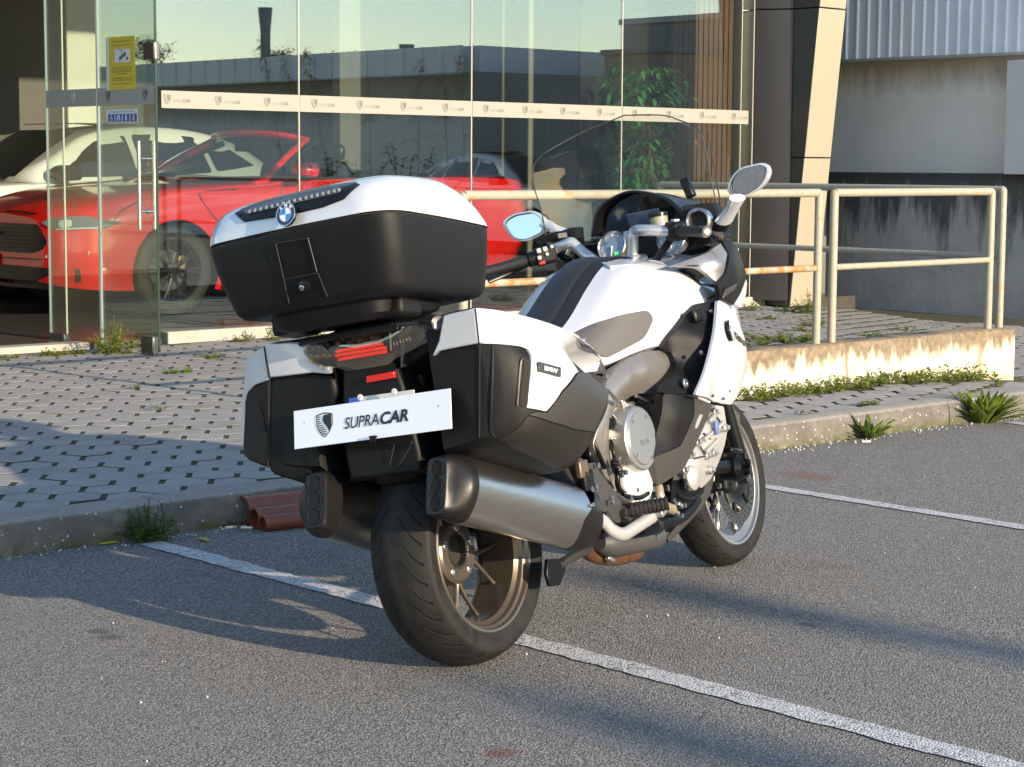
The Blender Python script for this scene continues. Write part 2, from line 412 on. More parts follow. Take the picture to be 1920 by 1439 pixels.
# ---- low wall
g = NT('stained_render')
x, y, z = g.xyz(g.pos); drip = g.noise(1, g.scale(g.pos, (16, 16, 1.6)), detail=5, rough=.65)
edge = g.math('ADD', z, g.math('MULTIPLY', g.math('SUBTRACT', drip, .5), .34))
c = g.mix(g.rng(g.noise(9, detail=4), .35, .7), (.80, .74, .60), (.62, .54, .40))
brown = g.mix(g.rng(g.noise(26, detail=5), .35, .65), (.27, .21, .135), (.15, .115, .075))
c = g.mix(g.rng(edge, .235, .315), c, brown)
c = g.mix(g.math('MULTIPLY', g.rng(z, .15, .22, 1, 0), g.rng(g.noise(20, detail=4), .45, .6)), c, (.42, .36, .22))
cr1 = g.math('ADD', x, g.math('MULTIPLY', g.noise(6), .08)); c = g.mix(g.rng(g.math('ABSOLUTE', g.math('SUBTRACT', cr1, 9.29)), .004, .03, .8, 0), c, (.16, .11, .06))
c = g.mix(g.rng(g.math('ABSOLUTE', g.math('SUBTRACT', cr1, 10.62)), .01, .05, .7, 0), c, (.22, .16, .09))
g.bump(g.noise(45, detail=5), .006); wall_m = g.base(c, .92)
WY, WT = 7.2, .3795
mb = MB(); prof = [(WY, -.2), (WY, WT - .012), (WY + .012, WT), (WY + .23, WT - .004), (WY + .24, WT - .016), (WY + .24, -.2)]
mb.loft([[(x, y + random.uniform(-.003, .003), z + random.uniform(-.003, .002) * (z > 0)) for y, z in prof] for x in np.linspace((6.2341,7.2,0.5543)[0], 10.955, 60)])
lw = mb.build('low_wall', wall_m, sharp=50); tag(lw, 'low rendered wall with brown streaked top under the pipe railings', 'wall')

# ---- pipe railings
g = NT('rail_paint')
rust = g.math('ADD', g.noise(7, detail=5), g.math('MULTIPLY', g.noise(45, detail=3), .3))
c = g.mix(g.rng(g.noise(30), .3, .7), (.37, .345, .265), (.31, .285, .215)); c = g.mix(g.rng(rust, .76, .86), c, (.52, .24, .07)); c = g.mix(g.rng(rust, .88, .93), c, (.25, .09, .03))
g.bump(g.noise(40), .0015); rail_m = g.base(c, .38)
g2 = NT('rail_rusty'); c = g2.mix(g2.rng(g2.noise(11, detail=5), .42, .56), (.37, .345, .265), (.42, .18, .05)); rail_r = g2.base(c, .5)
def bend(a, b, c_, r=.045, n=5):
    a, b, c_ = V(a), V(b), V(c_); s = b + nrm(a - b) * r; e = b + nrm(c_ - b) * r
    return [(1 - t) ** 2 * s + 2 * t * (1 - t) * b + t * t * e for t in np.linspace(0, 1, n)]
def rail_panel(name, label, p, q, z0, h, mid, posts=(), rusty=False, ends=(1, 1), z1=None):
    """two posts p, q (x, y) joined by a mitred top bar, and a mid bar"""
    z1 = z0 if z1 is None else z1
    t = thing(name, label, 'railing', (p[0], p[1], z0), 'pipe railings round the ramp'); o = V((p[0], p[1], z0))
    P = lambda xy, z: V((xy[0], xy[1], z)) - o
    r = .0245
    path = [P(p, z0)] + bend(P(p, z0), P(p, z0 + h), P(q, z0 + h), .010) + bend(P(p, z0 + h), P(q, z0 + h), P(q, z1), .010) + [P(q, z1)]
    mb = MB()
    mb.tube(path[:5], r, 14); mb.build('post', rail_m, t, sharp=40)
    mb = MB(); mb.tube(path[4:8], r, 14); mb.build('top_bar', rail_m, t, sharp=40)
    mb = MB(); mb.tube(path[7:], r, 14); mb.build('post', rail_m, t, sharp=40)
    d = nrm(V(q) - V(p)) * .02
    MB().tube([P((p[0] + d[0], p[1] + d[1]), z0 + mid), P((q[0] - d[0], q[1] - d[1]), z0 + mid)], .019, 12).build('mid_bar', rail_r if rusty else rail_m, t, sharp=40)
    for k in posts: MB().tube([P(k, z0), P(k, z0 + h)], r, 14).build('post', rail_m, t, sharp=40)
    return t
ZR = .378
rail_panel('pipe_railing', 'long cream pipe railing with rust brown mid bar behind the motorcycle', ((6.3806,7.3,0.9015)[0], 7.3), (9.085, 7.3), ZR, .865, .435, [(7.75, 7.3)], rusty=True)
rail_panel('pipe_railing', 'short cream pipe railing on the right end of the low wall', (9.225, 7.3), (10.80, 7.3), ZR, .865, .435)
rail_panel('pipe_railing', 'pipe railing running back from the end of the low wall, seen in shade', (10.955, 7.32), (10.955, 10.3), ZR, .875, .45, z1=.10)

# ---- showroom building: glass front, slanted pillar
GYY  = 12.05
g = NT('sill_concrete'); c = g.mix(g.rng(g.noise(12, detail=5), .3, .7), (.44, .40, .34), (.33, .30, .25)); g.bump(g.noise(50), .004); sill_m = g.base(c, .85)
int_wall = mat('interior_wall', (.155, .15, .135), .85, var=.12, vscale=2)
int_floor = mat('showroom_floor', (.085, .08, .068), .28, var=.3, vscale=1.5)
white_p = mat('white_paint', (.78, .76, .72), .6, var=.06, vscale=4)
bld = thing('showroom', 'glass fronted showroom with slatted wall and slanted cladding pillar', 'building', (7.7, GYY, .125))
bo = V((7.7, GYY, .125))
def BB(c, d): return MB().box(V(c) - bo, d)
BB((8.0, 15.9, .07), (15.3, 7.6, .16)).build('showroom_floor', int_floor, bld, sharp=0)
BB((8.0, 19.7, 2.4), (15.2, .2, 4.5)).build('back_wall', int_wall, bld, sharp=0)
BB((.42, 16, 2.4), (.2, 7.6, 4.5)).build('side_wall', int_wall, bld, sharp=0)
BB((15.6, 16.1, 2.4), (.16, 7.2, 4.5)).build('side_wall', int_wall, bld, sharp=0)
BB((8.0, 15.9, 4.55), (15.4, 7.9, .3)).build('roof', mat('roof_slab', (.35, .34, .33), .8), bld, sharp=0)
BB((11.0, 12.12, .12), (6.5, .20, .17)).build('sill', sill_m, bld, bevel=.01)
BB((3.6, 12.14, .10), (7.1, .16, .125)).build('sill', sill_m, bld, bevel=.01)
BB((14.05, 16.35, 2.4), (2.95, .12, 4.5)).build('partition', int_wall, bld, sharp=0)
# white column inside and dark corner block
BB((*(10.6937,18.3,2.4998)[:2], 2.3), (.36, .4, 4.6)).build('column', white_p, bld, bevel=.01)
# slatted wall
slat_m = mat('wood_slat', (.105, .055, .020), .5, var=.45, vscale=3, stretch=(14, 14, 1), bump=.001, bscale=40)
BB((14.0, 13.32, 2.3), (1.9, .05, 4.5)).build('slat_backing', mat('slat_backing', (.02, .017, .014), .9), bld, sharp=0)
sx0 = (14.1542,13.2,2.4586)[0]; sx1 = (15.0251,13.2,2.4949)[0]; ns = 12; pitch = (sx1 - sx0) / ns
me = None
for i in range(ns):
    if me is None: o = MB().box((0, 0, 0), (pitch * .80, .045, 4.4)).build('slat', slat_m, bld, bevel=.004); me = o.data
    else: o = bpy.data.objects.new('slat', me); COL.objects.link(o); o.parent = bld; b = o.modifiers.new('bevel', 'BEVEL'); b.width = .004; b.segments = 2
    o.location = V((sx0 + pitch * (i + .5), 13.2 + random.uniform(-.002, .002), 2.3)) - bo
BB((sx1 + .20, 13.15, 2.3), (.36, .12, 4.5)).build('end_wall', mat('end_wall_grey', (.62, .66, .66), .6), bld, sharp=0)
# glazing
gl = glass('facade_glass', (.87, .92, .885), refl=.14, edge=.9, refl_tint=(.92, .97, .97))
gedge = mat('glass_edge', (.55, .60, .52), .25, var=.2, vscale=10)
film = mat('film_band', (.29, .285, .25), .7)
ink = mat('logo_ink', (.10, .10, .10), .6)
ink_l = mat('logo_ink_pale', (.14, .14, .13), .6)
xs = [7.215, (8.9199,12.05,2.1987)[0], (10.6141,12.05,2.2693)[0], (12.3162,12.05,2.3402)[0], (13.992,12.05,2.41)[0]]
ZT = 4.4
def shield(h, solid=True):
    """the crest: outline ring, right half filled, left half striped, with an S-shaped gap"""
    b = MB(); w = h * .40
    out = [(-w, .42 * h), (0, .5 * h), (w, .42 * h), (w * .98, 0), (w * .62, -.27 * h), (0, -.5 * h), (-w * .62, -.27 * h), (-w * .98, 0)]
    out = [p for p in corner([(x, y, 0) for x, y in out], h * .05, 2)]; n = len(out)
    inn = [p * .91 for p in out]
    b.add([(*p[:2], 0) for p in out] + [(*p[:2], 0) for p in inn], [(i, (i + 1) % n, n + (i + 1) % n, n + i) for i in range(n)])
    def sx(y): return w * .36 * math.sin((y / h + .02) * 6.0) * -1
    ys = np.linspace(.40 * h, -.34 * h, 14)
    def half(y):
        t = y / h
        return w * (.84 if t > -.02 else .84 * max(0., 1 - ((-.02 - t) / .44) ** 1.6))
    for a, c_ in zip(ys[:-1], ys[1:]):
        l0, l1 = sx(a) + w * .16, sx(c_) + w * .16
        if half(a) > l0 + .001 * h: b.add([(l0, a, 0), (half(a), a, 0), (max(half(c_), l1), c_, 0), (l1, c_, 0)], [(0, 1, 2, 3)])
    for k in range(9):
        y0 = .36 * h - k * .085 * h; y1 = y0 - .045 * h
        l0, l1 = sx(y0) - w * .16, sx(y1) - w * .16
        if -half(y0) < l0 - .002 * h: b.add([(-half(y0), y0, 0), (l0, y0, 0), (l1, y1, 0), (-half(y1), y1, 0)], [(0, 1, 2, 3)])
    return b
def wordmark(parent, M, h, dark, pale=None, pre='SUPRA', post='CAR'):
    a = text_mb(pre, h, ital=.22, width=h * 2.55, ext=.0002); a.xform(M).build('lettering', pale or dark, parent, sharp=0, fixn=False)
    b = text_mb(post, h, ital=.22, bold=h * .028, width=h * 2.05, ext=.0002); b.xform(M @ Matrix.Translation((h * 2.68, 0, 0))).build('lettering', dark, parent, sharp=0, fixn=False)
bz0, bz1 = 1.772, 1.893
panes = []
for i in range(4):
    x0, x1 = xs[i] + .006, xs[i + 1] - .006
    if i == 3: x1 += .02
    p = BB(((x0 + x1) / 2, GYY, (ZT + .2) / 2), (x1 - x0, .012, ZT - .2)).build('glass_pane', gl, bld, sharp=0); panes.append(p)
    BB((x1 + .006, GYY, 2.3), (.011, .011, 4.2)).build('glazing_joint', mat('joint_sealant', (.36, .34, .30), .5), bld, sharp=0)
    e = x1 if i < 3 else (13.948,12.05,1.9026)[0]
    x0 = max(x0, 7.73); BB(((x0 + e) / 2, GYY - .0085, (bz0 + bz1) / 2), (e - x0, .002, bz1 - bz0)).build('film_band', film, p, sharp=0)

def on_glass(x, z): return frame((x - bo[0], GYY - .0105 - bo[1], z - bo[2]), (1, 0, 0), (0, 0, 1))
lgx = np.linspace((7.777,12.05,1.8197)[0], (13.7456,12.05,1.8457)[0], 15)
for X0 in lgx:
    k = max(i for i in range(4) if xs[i] < X0 + .05)
    if any(abs(X0 + a - e) < .02 for e in xs[1:4] for a in (0, .1)): pass
    shield(.072).xform(on_glass(X0, 1.833)).build('logo', ink_l, panes[k], sharp=0, fixn=False)
    wordmark(panes[k], on_glass(X0 + .042, 1.815), .0315, ink_l, mat('logo_ink_faint', (.24, .235, .215), .6))

# open glass door seen nearly edge-on
DX = 7.2
hsteel = mat('brushed_steel', (.62, .61, .60), .28, metal=1., rvar=.06, vscale=30)
dsteel = mat('patch_fitting', (.16, .155, .15), .38, metal=.8)
gl2 = glass('door_glass', (.86, .91, .87), refl=.09, edge=.85, refl_tint=(.93, .97, .95))
band2 = mat('film_band_back', (.40, .39, .35), .6)
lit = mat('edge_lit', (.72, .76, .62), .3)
def leaf(y0, y1, nm='door_leaf'):
    return BB((DX, (y0 + y1) / 2, 1.75), (.012, y1 - y0 - .012, 3.2)).build(nm, gl2, bld, sharp=0)
yA, yB, yC = (7.2,11.2714,0.5039)[1], (7.2,11.9975,0.7573)[1], (7.2,12.6842,0.7318)[1]
l1 = leaf(yA, yB); l2 = leaf(yB, yC)
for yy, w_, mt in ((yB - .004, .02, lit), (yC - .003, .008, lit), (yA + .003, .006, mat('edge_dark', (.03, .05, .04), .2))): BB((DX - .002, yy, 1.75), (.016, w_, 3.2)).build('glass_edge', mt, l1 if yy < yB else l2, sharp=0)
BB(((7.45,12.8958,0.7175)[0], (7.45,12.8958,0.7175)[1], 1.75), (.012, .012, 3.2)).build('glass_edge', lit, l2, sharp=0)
for lf, ya, yb in ((l1, yA, yB), (l2, yB, yC)):
    BB((DX - .009, (ya + yb) / 2, 1.83), (.002, yb - ya - .02, .118)).build('film_band', band2, lf, sharp=0)
dM = lambda y, z: frame((DX - .0115 - bo[0], y - bo[1], z - bo[2]), (0, -1, 0), (0, 0, 1))
for pxx in ((7.2,12.3036,1.8206), (7.2,11.8528,1.8117), (7.2,11.3908,1.8026)):
    lf = l1 if pxx[1] < yB else l2
    shield(.075).xform(dM(pxx[1], 1.832)).build('logo', mat('logo_white', (.75, .74, .70), .6) if lf is l2 else ink_l, lf, sharp=0, fixn=False)
hy = (7.2,11.4017,1.2356)[1]; hz0, hz1 = (7.2,11.412,0.955)[2], (7.2,11.3976,1.5321)[2]
mb = MB()
for sx in (-.058, .058): mb.cyl(V((DX + sx, hy, hz0)) - bo, V((DX + sx, hy, hz1)) - bo, .0135, 16)
for zz in ((7.2,11.4004,1.4172)[2], (7.2,11.4091,1.071)[2]): mb.cyl(V((DX - .058, hy, zz)) - bo, V((DX + .058, hy, zz)) - bo, .0075, 10); mb.cyl(V((DX - .012, hy, zz)) - bo, V((DX + .012, hy, zz)) - bo, .014, 12)
mb.build('handle', hsteel, l1, sharp=40)
for a, b in (((7.2,11.3843,2.0615), (7.2,11.2669,2.1669)), ((7.2,11.4654,0.1304), (7.2,11.3258,0.2469)), ((7.2,12.6995,0.1167), (7.2,12.4824,0.1882))):
    lf = l1 if a[1] < yB else l2
    BB((DX, (a[1] + b[1]) / 2, (a[2] + b[2]) / 2), (.044, abs(a[1] - b[1]), abs(b[2] - a[2]))).build('patch_fitting', dsteel, lf, bevel=.002)
    BB((DX - .012, min(a[1], b[1]) - .006, (a[2] + b[2]) / 2), (.012, .008, abs(b[2] - a[2]))).build('cover_plate', hsteel, lf, bevel=.001)

# notices stuck on the door
def quadM(o, x, y): return frame(o, V(x) - V(o), V(y) - V(o))
PX = 7.188
yel = mat('yellow_paper', (.80, .60, .07), .45, var=.12, vscale=20, coat=.3)
p0, p1, p2 = V((7.188,11.8651,1.872)), V((7.188,11.5059,1.8742)), V((7.188,11.8547,2.2217))
wd, ht = abs(p1[1] - p0[1]), p2[2] - p0[2]
no = thing('security_notice', 'yellow camera surveillance notice in a clear sleeve on the glass door', 'notice', p0)
Mn = lambda a, b, d=0.: frame((-d, -a, b), (0, -1, 0), (0, 0, 1))
MB().box((0, -wd / 2, ht / 2), (.0014, wd, ht)).build('paper', yel, no, sharp=0)
MB().box((-.0012, -.02, ht / 2), (.001, .03, ht * 1.01)).build('sleeve_edge', mat('sleeve_white', (.75, .75, .70), .4), no, sharp=0)
MB().box((-.0014, -wd * .56, ht * .64), (.001, wd * .52, ht * .25)).build('picture_panel', mat('notice_white', (.78, .78, .74), .6), no, sharp=0)
dk = mat('notice_ink', (.10, .09, .06), .7)
mb = MB()
mb.box((-.0024, -wd * .58, ht * .63), (.0006, wd * .26, ht * .07), Matrix.Rotation(R(-25), 3, 'X')); mb.box((-.0024, -wd * .74, ht * .585), (.0006, wd * .07, ht * .05), Matrix.Rotation(R(-25), 3, 'X')); mb.box((-.0024, -wd * .55, ht * .71), (.0006, wd * .025, ht * .08)); mb.box((-.0024, -wd * .55, ht * .75), (.0006, wd * .25, ht * .006))
mb.build('camera_picture', mat('grey_ink', (.16, .16, .15), .7), no, sharp=0)
for k, (s, z) in enumerate((('ATENCAO AREA VIGIADA', .90), ('PARA SUA PROTECAO', .83), ('ESTE LOCAL ENCONTRA-SE', .41), ('SOB VIGILANCIA DE UM', .37), ('CIRCUITO FECHADO', .33), ('DE TELEVISAO', .29), ('PROCEDENDO-SE A GRAVACAO', .21), ('DE IMAGEM E SOM', .17), ('LEI 34/2013', .10))):
    text_mb(s, ht * .035, width=wd * (.66 if k != 5 else .35), ext=.0002).xform(Mn(wd * (.22 if k != 5 else .36), ht * z, .0012)).build('lettering', dk, no, sharp=0, fixn=False)
p0, p1, p2 = V((7.188,11.8716,1.6553)), V((7.188,11.4791,1.6544)), V((7.188,11.8689,1.7442)); wd, ht = abs(p1[1] - p0[1]), p2[2] - p0[2]
no = thing('access_sticker', 'white sticker with four blue priority access symbols on the glass door', 'sticker', p0)
MB().box((0, -wd / 2, ht / 2), (.0012, wd, ht)).build('paper', mat('notice_white', (.78, .78, .74), .6), no, sharp=0)
blue = mat('sign_blue', (.10, .13, .40), .5); wh = mat('symbol_white', (.8, .8, .8), .6)
for k in range(4):
    yc = wd * (.13 + .235 * k + .03)
    MB().box((-.001, -yc, ht * .36), (.001, wd * .205, ht * .58)).build('symbol_tile', blue, no, sharp=0)
    mb = MB(); hh = ht * .5
    mb.cyl((-.0018, -yc, ht * .58), (-.0022, -yc, ht * .58), ht * .06, 10)
    if k == 0:
        mb.lathe([(0, ht * .17), (.0004, ht * .17), (.0004, ht * .12), (0, ht * .12)], 18, (-1, 0, 0), (-.0018, -yc, ht * .25), closed=True); mb.box((-.002, -yc, ht * .42), (.0004, wd * .02, ht * .2))
    elif k == 1:
        for d in (-1, 1): mb.box((-.002, -yc + d * wd * .03, ht * .34), (.0004, wd * .035, ht * .4), Matrix.Rotation(R(15 * d), 3, 'X'))
    else: mb.box((-.002, -yc, ht * .33), (.0004, wd * (.05 if k == 2 else .04), ht * .38))
    mb.build('symbol', wh, no, sharp=0)
text_mb('ATENDIMENTO PRIORITARIO', ht * .13, width=wd * .8, ext=.0002).xform(Mn(wd * .1, ht * .76, .001)).build('lettering', blue, no, sharp=0, fixn=False)

# slanted pillar in flat metal cladding
E0, E1 = V((14.2,11.7202,0.1358)), V((14.2,11.4478,2.8639)); k = (E1 - E0) / (E1[2] - E0[2]); at_z = lambda z: E0 + k * (z - E0[2])
pw = (14.5717,11.42,1.4234)[0] - 14.2
gold = mat('beige_cladding', (.40, .36, .27), .42, metal=.25, var=.04, vscale=1.2, rvar=.03)
grey = mat('shade_side_cladding', (.050, .052, .050), .40, metal=.2, rvar=.05, vscale=2)  # left face of the same cladding, its shade painted in as a darker colour
zj = [.12, (14.2,11.5778,1.4733)[2], (14.2,11.4519,2.7989)[2], 4.4]
def slab(pl, z0, z1, lean=True):
    a, b = at_z(z0), at_z(z1); mb = MB()
    q = lambda e, x, y, z: (x - bo[0], y - bo[1], z - bo[2])
    return a, b
for z0, z1 in zip(zj[:-1], zj[1:]):
    z0 += .006; z1 -= .006; a, b = at_z(z0), at_z(z1)
    P = lambda x, y, z: V((x, y, z)) - bo
    t = .006; x0, x1 = 14.2, 14.2 + pw
    MB().add([P(x0 + .004, a[1], z0), P(x1, a[1], z0), P(x1, b[1], z1), P(x0 + .004, b[1], z1), P(x0 + .004, a[1] + .03, z0), P(x1, a[1] + .03, z0), P(x1, b[1] + .03, z1), P(x0 + .004, b[1] + .03, z1)], [(0, 1, 2, 3), (7, 6, 5, 4), (0, 4, 5, 1), (1, 5, 6, 2), (2, 6, 7, 3), (3, 7, 4, 0)]).build('cladding_panel', gold, bld, bevel=.003)
    MB().add([P(x0, a[1] + .004, z0), P(x0, 12.05, z0), P(x0, 12.05, z1), P(x0, b[1] + .004, z1), P(x0 + .03, a[1] + .034, z0), P(x0 + .03, 12.05, z0), P(x0 + .03, 12.05, z1), P(x0 + .03, b[1] + .034, z1)], [(0, 1, 2, 3), (7, 6, 5, 4), (0, 4, 5, 1), (1, 5, 6, 2), (2, 6, 7, 3), (3, 7, 4, 0)]).build('cladding_panel', grey, bld, bevel=.003)
a, b = at_z(.1), at_z(4.4); P = lambda x, y, z: V((x, y, z)) - bo
MB().add([P(14.235, a[1] + .034, .1), P(14.2 + pw - .03, a[1] + .034, .1), P(14.2 + pw - .03, 12.3, .1), P(14.235, 12.3, .1), P(14.235, b[1] + .034, 4.4), P(14.2 + pw - .03, b[1] + .034, 4.4), P(14.2 + pw - .03, 12.3, 4.4), P(14.235, 12.3, 4.4)], [(0, 1, 2, 3), (7, 6, 5, 4), (0, 4, 5, 1), (1, 5, 6, 2), (2, 6, 7, 3), (3, 7, 4, 0)]).build('pillar_core', mat('slat_backing', (.02, .017, .014), .9), bld, sharp=0)
gp = mat('gloss_grey_panel', (.050, .046, .046), .30, metal=.1)
for z0, z1 in ((.17, zj[2]), (zj[2], 4.4)):
    MB().prism([P(14.03, 12.02, z0 + .005), P(14.193, 11.74, z0 + .005), P(14.193, 12.2, z0 + .005), P(14.03, 12.2, z0 + .005)], (0, 0, z1 - z0 - .01)).build('gloss_panel', gp, bld, bevel=.003)

# ---- neighbouring warehouse on the right, in shade
NX = 16.0
g = NT('stained_plinth'); x, y, z = g.xyz(g.pos)
dr = g.noise(1, g.scale(g.pos, (5, 5, .8)), detail=6, rough=.7); dr2 = g.noise(1, g.scale(g.pos, (26, 26, 1.5)), detail=4)
ed = g.math('SUBTRACT', g.math('ADD', z, g.math('MULTIPLY', g.math('SUBTRACT', dr, .5), 2.2)), g.math('MULTIPLY', g.math('SUBTRACT', dr2, .5), .35))
c = g.mix(g.rng(g.noise(3, detail=5), .3, .7), (.42, .395, .375), (.33, .31, .30)); c = g.mix(g.rng(ed, .72, 1.12), c, (.075, .078, .075))
c = g.mix(g.math('MULTIPLY', g.rng(z, 1.22, 1.3), g.rng(dr2, .35, .6, .55, 1.)), c, (.05, .05, .048))
g.bump(g.noise(14, detail=5), .01); pl_m = g.base(c, .92)
g = NT('beige_render'); x, y, z = g.xyz(g.pos)
c = g.mix(g.rng(g.noise(2.2, detail=5), .3, .7), (.84, .80, .73), (.74, .71, .66))
c = g.mix(g.math('MULTIPLY', g.rng(g.math('ADD', z, g.math('MULTIPLY', g.noise(1, g.scale(g.pos, (7, 7, 1.5)), detail=4), .5)), 2.35, 2.62), .8), c, (.33, .27, .18))
g.bump(g.noise(20, detail=4), .004); wl_m = g.base(c, .9)
clad_m = mat('ribbed_cladding', (.76, .81, .87), .45, metal=.1, var=.08, vscale=2)
def warehouse(name, label, X, y0, y1, zp, zw, zt, cat='warehouse', pitch=.131, ribs=True, depth=6., facing=-1):
    t = thing(name, label, cat, (X, y0, 0)); o = V((X, y0, 0)); L = y1 - y0
    MB().box((depth / 2 + .2, L / 2, (zw - .6) / 2 + .0), (depth, L, zw + .6)).build('wall', wl_m, t, sharp=0)
    if zp: MB().box((.10, L / 2, zp / 2 - .3), (.26, L, zp + .6)).build('plinth', pl_m, t, bevel=.01)
    if ribs:
        mb = MB(); prof = []; n = int(L / pitch)
        for i in range(n):
            a = i * pitch
            prof += [(0., a), (0., a + pitch * .70), (-.022, a + pitch * .78), (-.022, a + pitch * .90), (0., a + pitch * .98)]
        rows = [[(-.06 + dx, yy, zz) for dx, yy in prof] for zz in (zw, zt)]
        mb.grid(rows); mb.build('ribbed_cladding', clad_m, t, sharp=20, fixn=False)
        MB().box((-.02, L / 2, zw - .012), (.16, L, .03)).build('drip_flashing', mat('flashing', (.36, .37, .37), .5, metal=.3), t, bevel=.003)
        MB().box((depth / 2 + .2, L / 2, (zw + zt) / 2), (depth, L, zt - zw)).build('upper_wall', clad_m, t, sharp=0)
    return t
wh1 = warehouse('warehouse', 'grey warehouse with ribbed blue cladding above a stained plinth at the right', NX, 10.3, 16.0, 1.342, 2.445, 5.0)
MB().box((-.03, (16,10.5325,1.9546)[1] - 10.3 - .12, 1.85), (.34, .3, 1.03)).build('pilaster', mat('pale_render', (.60, .60, .59), .9, var=.08, vscale=5), wh1, bevel=.006)

# ---- what stands across the yard and shows as reflections in the glass
RF = lambda p: (p[0], 2 * GYY - p[1], p[2])
wl2 = warehouse('warehouse', 'long beige warehouse with low blue roof edge, mirrored in the glass front', 22., -60., -.9, 0, 2.9, 3.35, ribs=True, pitch=.5, depth=7)
a, b = RF((22,24.9479,2.9188)), RF((22,21.3207,2.6672))
t = thing('boundary_wall', 'plain grey boundary wall, mirrored in the glass front', 'wall', (22, -.9, 0))
MB().prism([(0, .02, -.3), (0, 4.6, -.3), (0, 4.6, b[2]), (0, .02, a[2])], (.3, 0, 0)).build('wall', mat('grey_render', (.30, .29, .28), .9, var=.1, vscale=2), t, sharp=0)
a, b, c_ = RF((23,22.8992,2.2507)), RF((23,21.5398,3.1468)), RF((26,25.1355,3.8918))
t = thing('pink_block', 'low pinkish rendered block, mirrored in the glass front', 'building', (23, min(a[1], b[1]), 0))
MB().box((1.5, abs(a[1] - b[1]) / 2, b[2] / 2), (3, abs(a[1] - b[1]), b[2])).build('wall', mat('pink_render', (.40, .30, .26), .9, var=.1, vscale=2), t, sharp=0)
MB().box((1.5, abs(a[1] - b[1]) / 2, b[2] + .04), (3.1, abs(a[1] - b[1]) + .1, .08)).build('coping', mat('grey_render', (.30, .29, .28), .9), t, sharp=0)
t = thing('grey_block', 'tall grey factory block, mirrored in the glass front', 'building', (26, c_[1] - .2, 0))
MB().box((3, 2.2, c_[2] / 2), (6, 4.6, c_[2])).build('wall', mat('grey_render', (.30, .29, .28), .9), t, sharp=0)
MB().box((3, 2.2, c_[2] + .05), (6.1, 4.7, .1)).build('coping', mat('flashing', (.36, .37, .37), .5), t, sharp=0)
vent_m = mat('roof_vent', (.22, .24, .25), .6)
for (px0, py0, py1, lb) in (((24,33.535,4.5099), (24,33.5434,3.8212), (24,33.3343,4.4994), 'tall flared roof vent beyond the warehouse roof, mirrored left of the second joint'), ((24,29.0728,3.6025), (24,29.0725,3.1721), (24,28.8719,3.5946), 'squat flared roof vent beyond the warehouse roof, mirrored in the third pane'), ((24,25.7088,3.3329), (24,25.7044,2.9121), (24,25.5468,3.327), 'small flared roof vent beyond the boundary wall, mirrored in the fourth pane')):
    a, b = V(RF(px0)), V(RF(py0)); r = abs(py1[1] - px0[1]) * .75
    t = thing('roof_vent', lb, 'vent', (24, a[1], b[2]), 'flared roof vents')
    h = a[2] - b[2]
    MB().lathe([(-1.2, r * .7), (h * .3, r * .68), (h * .6, r * .8), (h, r), (h, r * .9), (h * .6, r * .7)], 20, (0, 0, 1)).build('stack', vent_m, t)
    MB().lathe([(h * .58, r * .84), (h * .62, r * .86), (h * .62, r * .7)], 20, (0, 0, 1)).build('collar', vent_m, t)

# tall lamp posts behind the camera, whose soft shadows cross the asphalt
for (gx_, gy_), s_, lb in (((4.80, 4.35), 25., 'tall street lamp behind the camera, its shadow falling beside the front wheel'), ((3.56, 3.25), 27., 'tall street lamp behind the camera, its shadow falling across the foreground asphalt')):
    q = (gx_ + s_ * math.cos(SUN_AZ), gy_ + s_ * math.sin(SUN_AZ)); hh = (s_ + .35) * math.tan(SUN_EL)
    t = thing('lamp_post', lb, 'lamp post', (q[0], q[1], 0))
    MB().tube([(0, 0, 0), (0, 0, .6), (0, 0, hh)], [.16, .13, .11], 14).build('mast', mat('galvanised', (.35, .36, .36), .45, metal=.7), t)
    MB().box((0, -.35, hh), (.26, .9, .12)).build('lamp_head', mat('galvanised', (0, 0, 0)), t, bevel=.03)

# ================================================================ MOTORCYCLE (local frame: x forward, y left, z up; leaning on its side stand)
bike = thing('motorcycle', 'white and grey touring motorcycle with black luggage cases parked on its side stand', 'motorcycle')
_c = ((.960405, -.273701, -.05206), (.278609, .943489, .179458), (0, -.186857, .982387))
bike.matrix_world = Matrix(((*_c[0], 3.655), (*_c[1], 4.117), (*_c[2], 0), (0, 0, 0, 1)))
silver = mat('silver_white_paint', (.57, .59, .63), .34, metal=.12, coat=.9, spec=.5)
black = mat('black_plastic', (.0075, .0078, .0085), .46, bump=.0005, bscale=900, spec=.26)
black2 = mat('satin_black', (.006, .0065, .008), .30, spec=.32)
dgrey = mat('dark_grey_metal', (.050, .048, .046), .42, metal=.4)
greyp = mat('grey_plastic', (.060, .058, .054), .40, metal=.2)
alum = mat('cast_aluminium', (.52, .51, .49), .34, metal=.85, bump=.0004, bscale=500)
alumw = mat('silver_engine_paint', (.50, .49, .47), .38, metal=.5, bump=.0005, bscale=300)
frame_m = mat('frame_grey', (.27, .255, .235), .34, metal=.6)
steel = mat('polished_steel', (.62, .61, .59), .2, metal=1.)
rubber = mat('rubber', (.016, .016, .016), .62, bump=.0004, bscale=400)
bolt_m = mat('bolt_zinc', (.55, .55, .55), .3, metal=1.)
chrome = mat('chrome', (.75, .75, .75), .08, metal=1.)
redm = mat('red_button', (.5, .02, .02), .4)
vinyl = mat('seat_vinyl', (.007, .008, .012), .45, bump=.0006, bscale=350)
rustp = mat('rusty_exhaust', (.13, .055, .028), .6, metal=.3, var=.5, vscale=30)
rimm = mat('bronze_grey_rim', (.185, .155, .125), .32, metal=.75)
rimg = mat('grey_rim', (.36, .35, .335), .32, metal=.8)
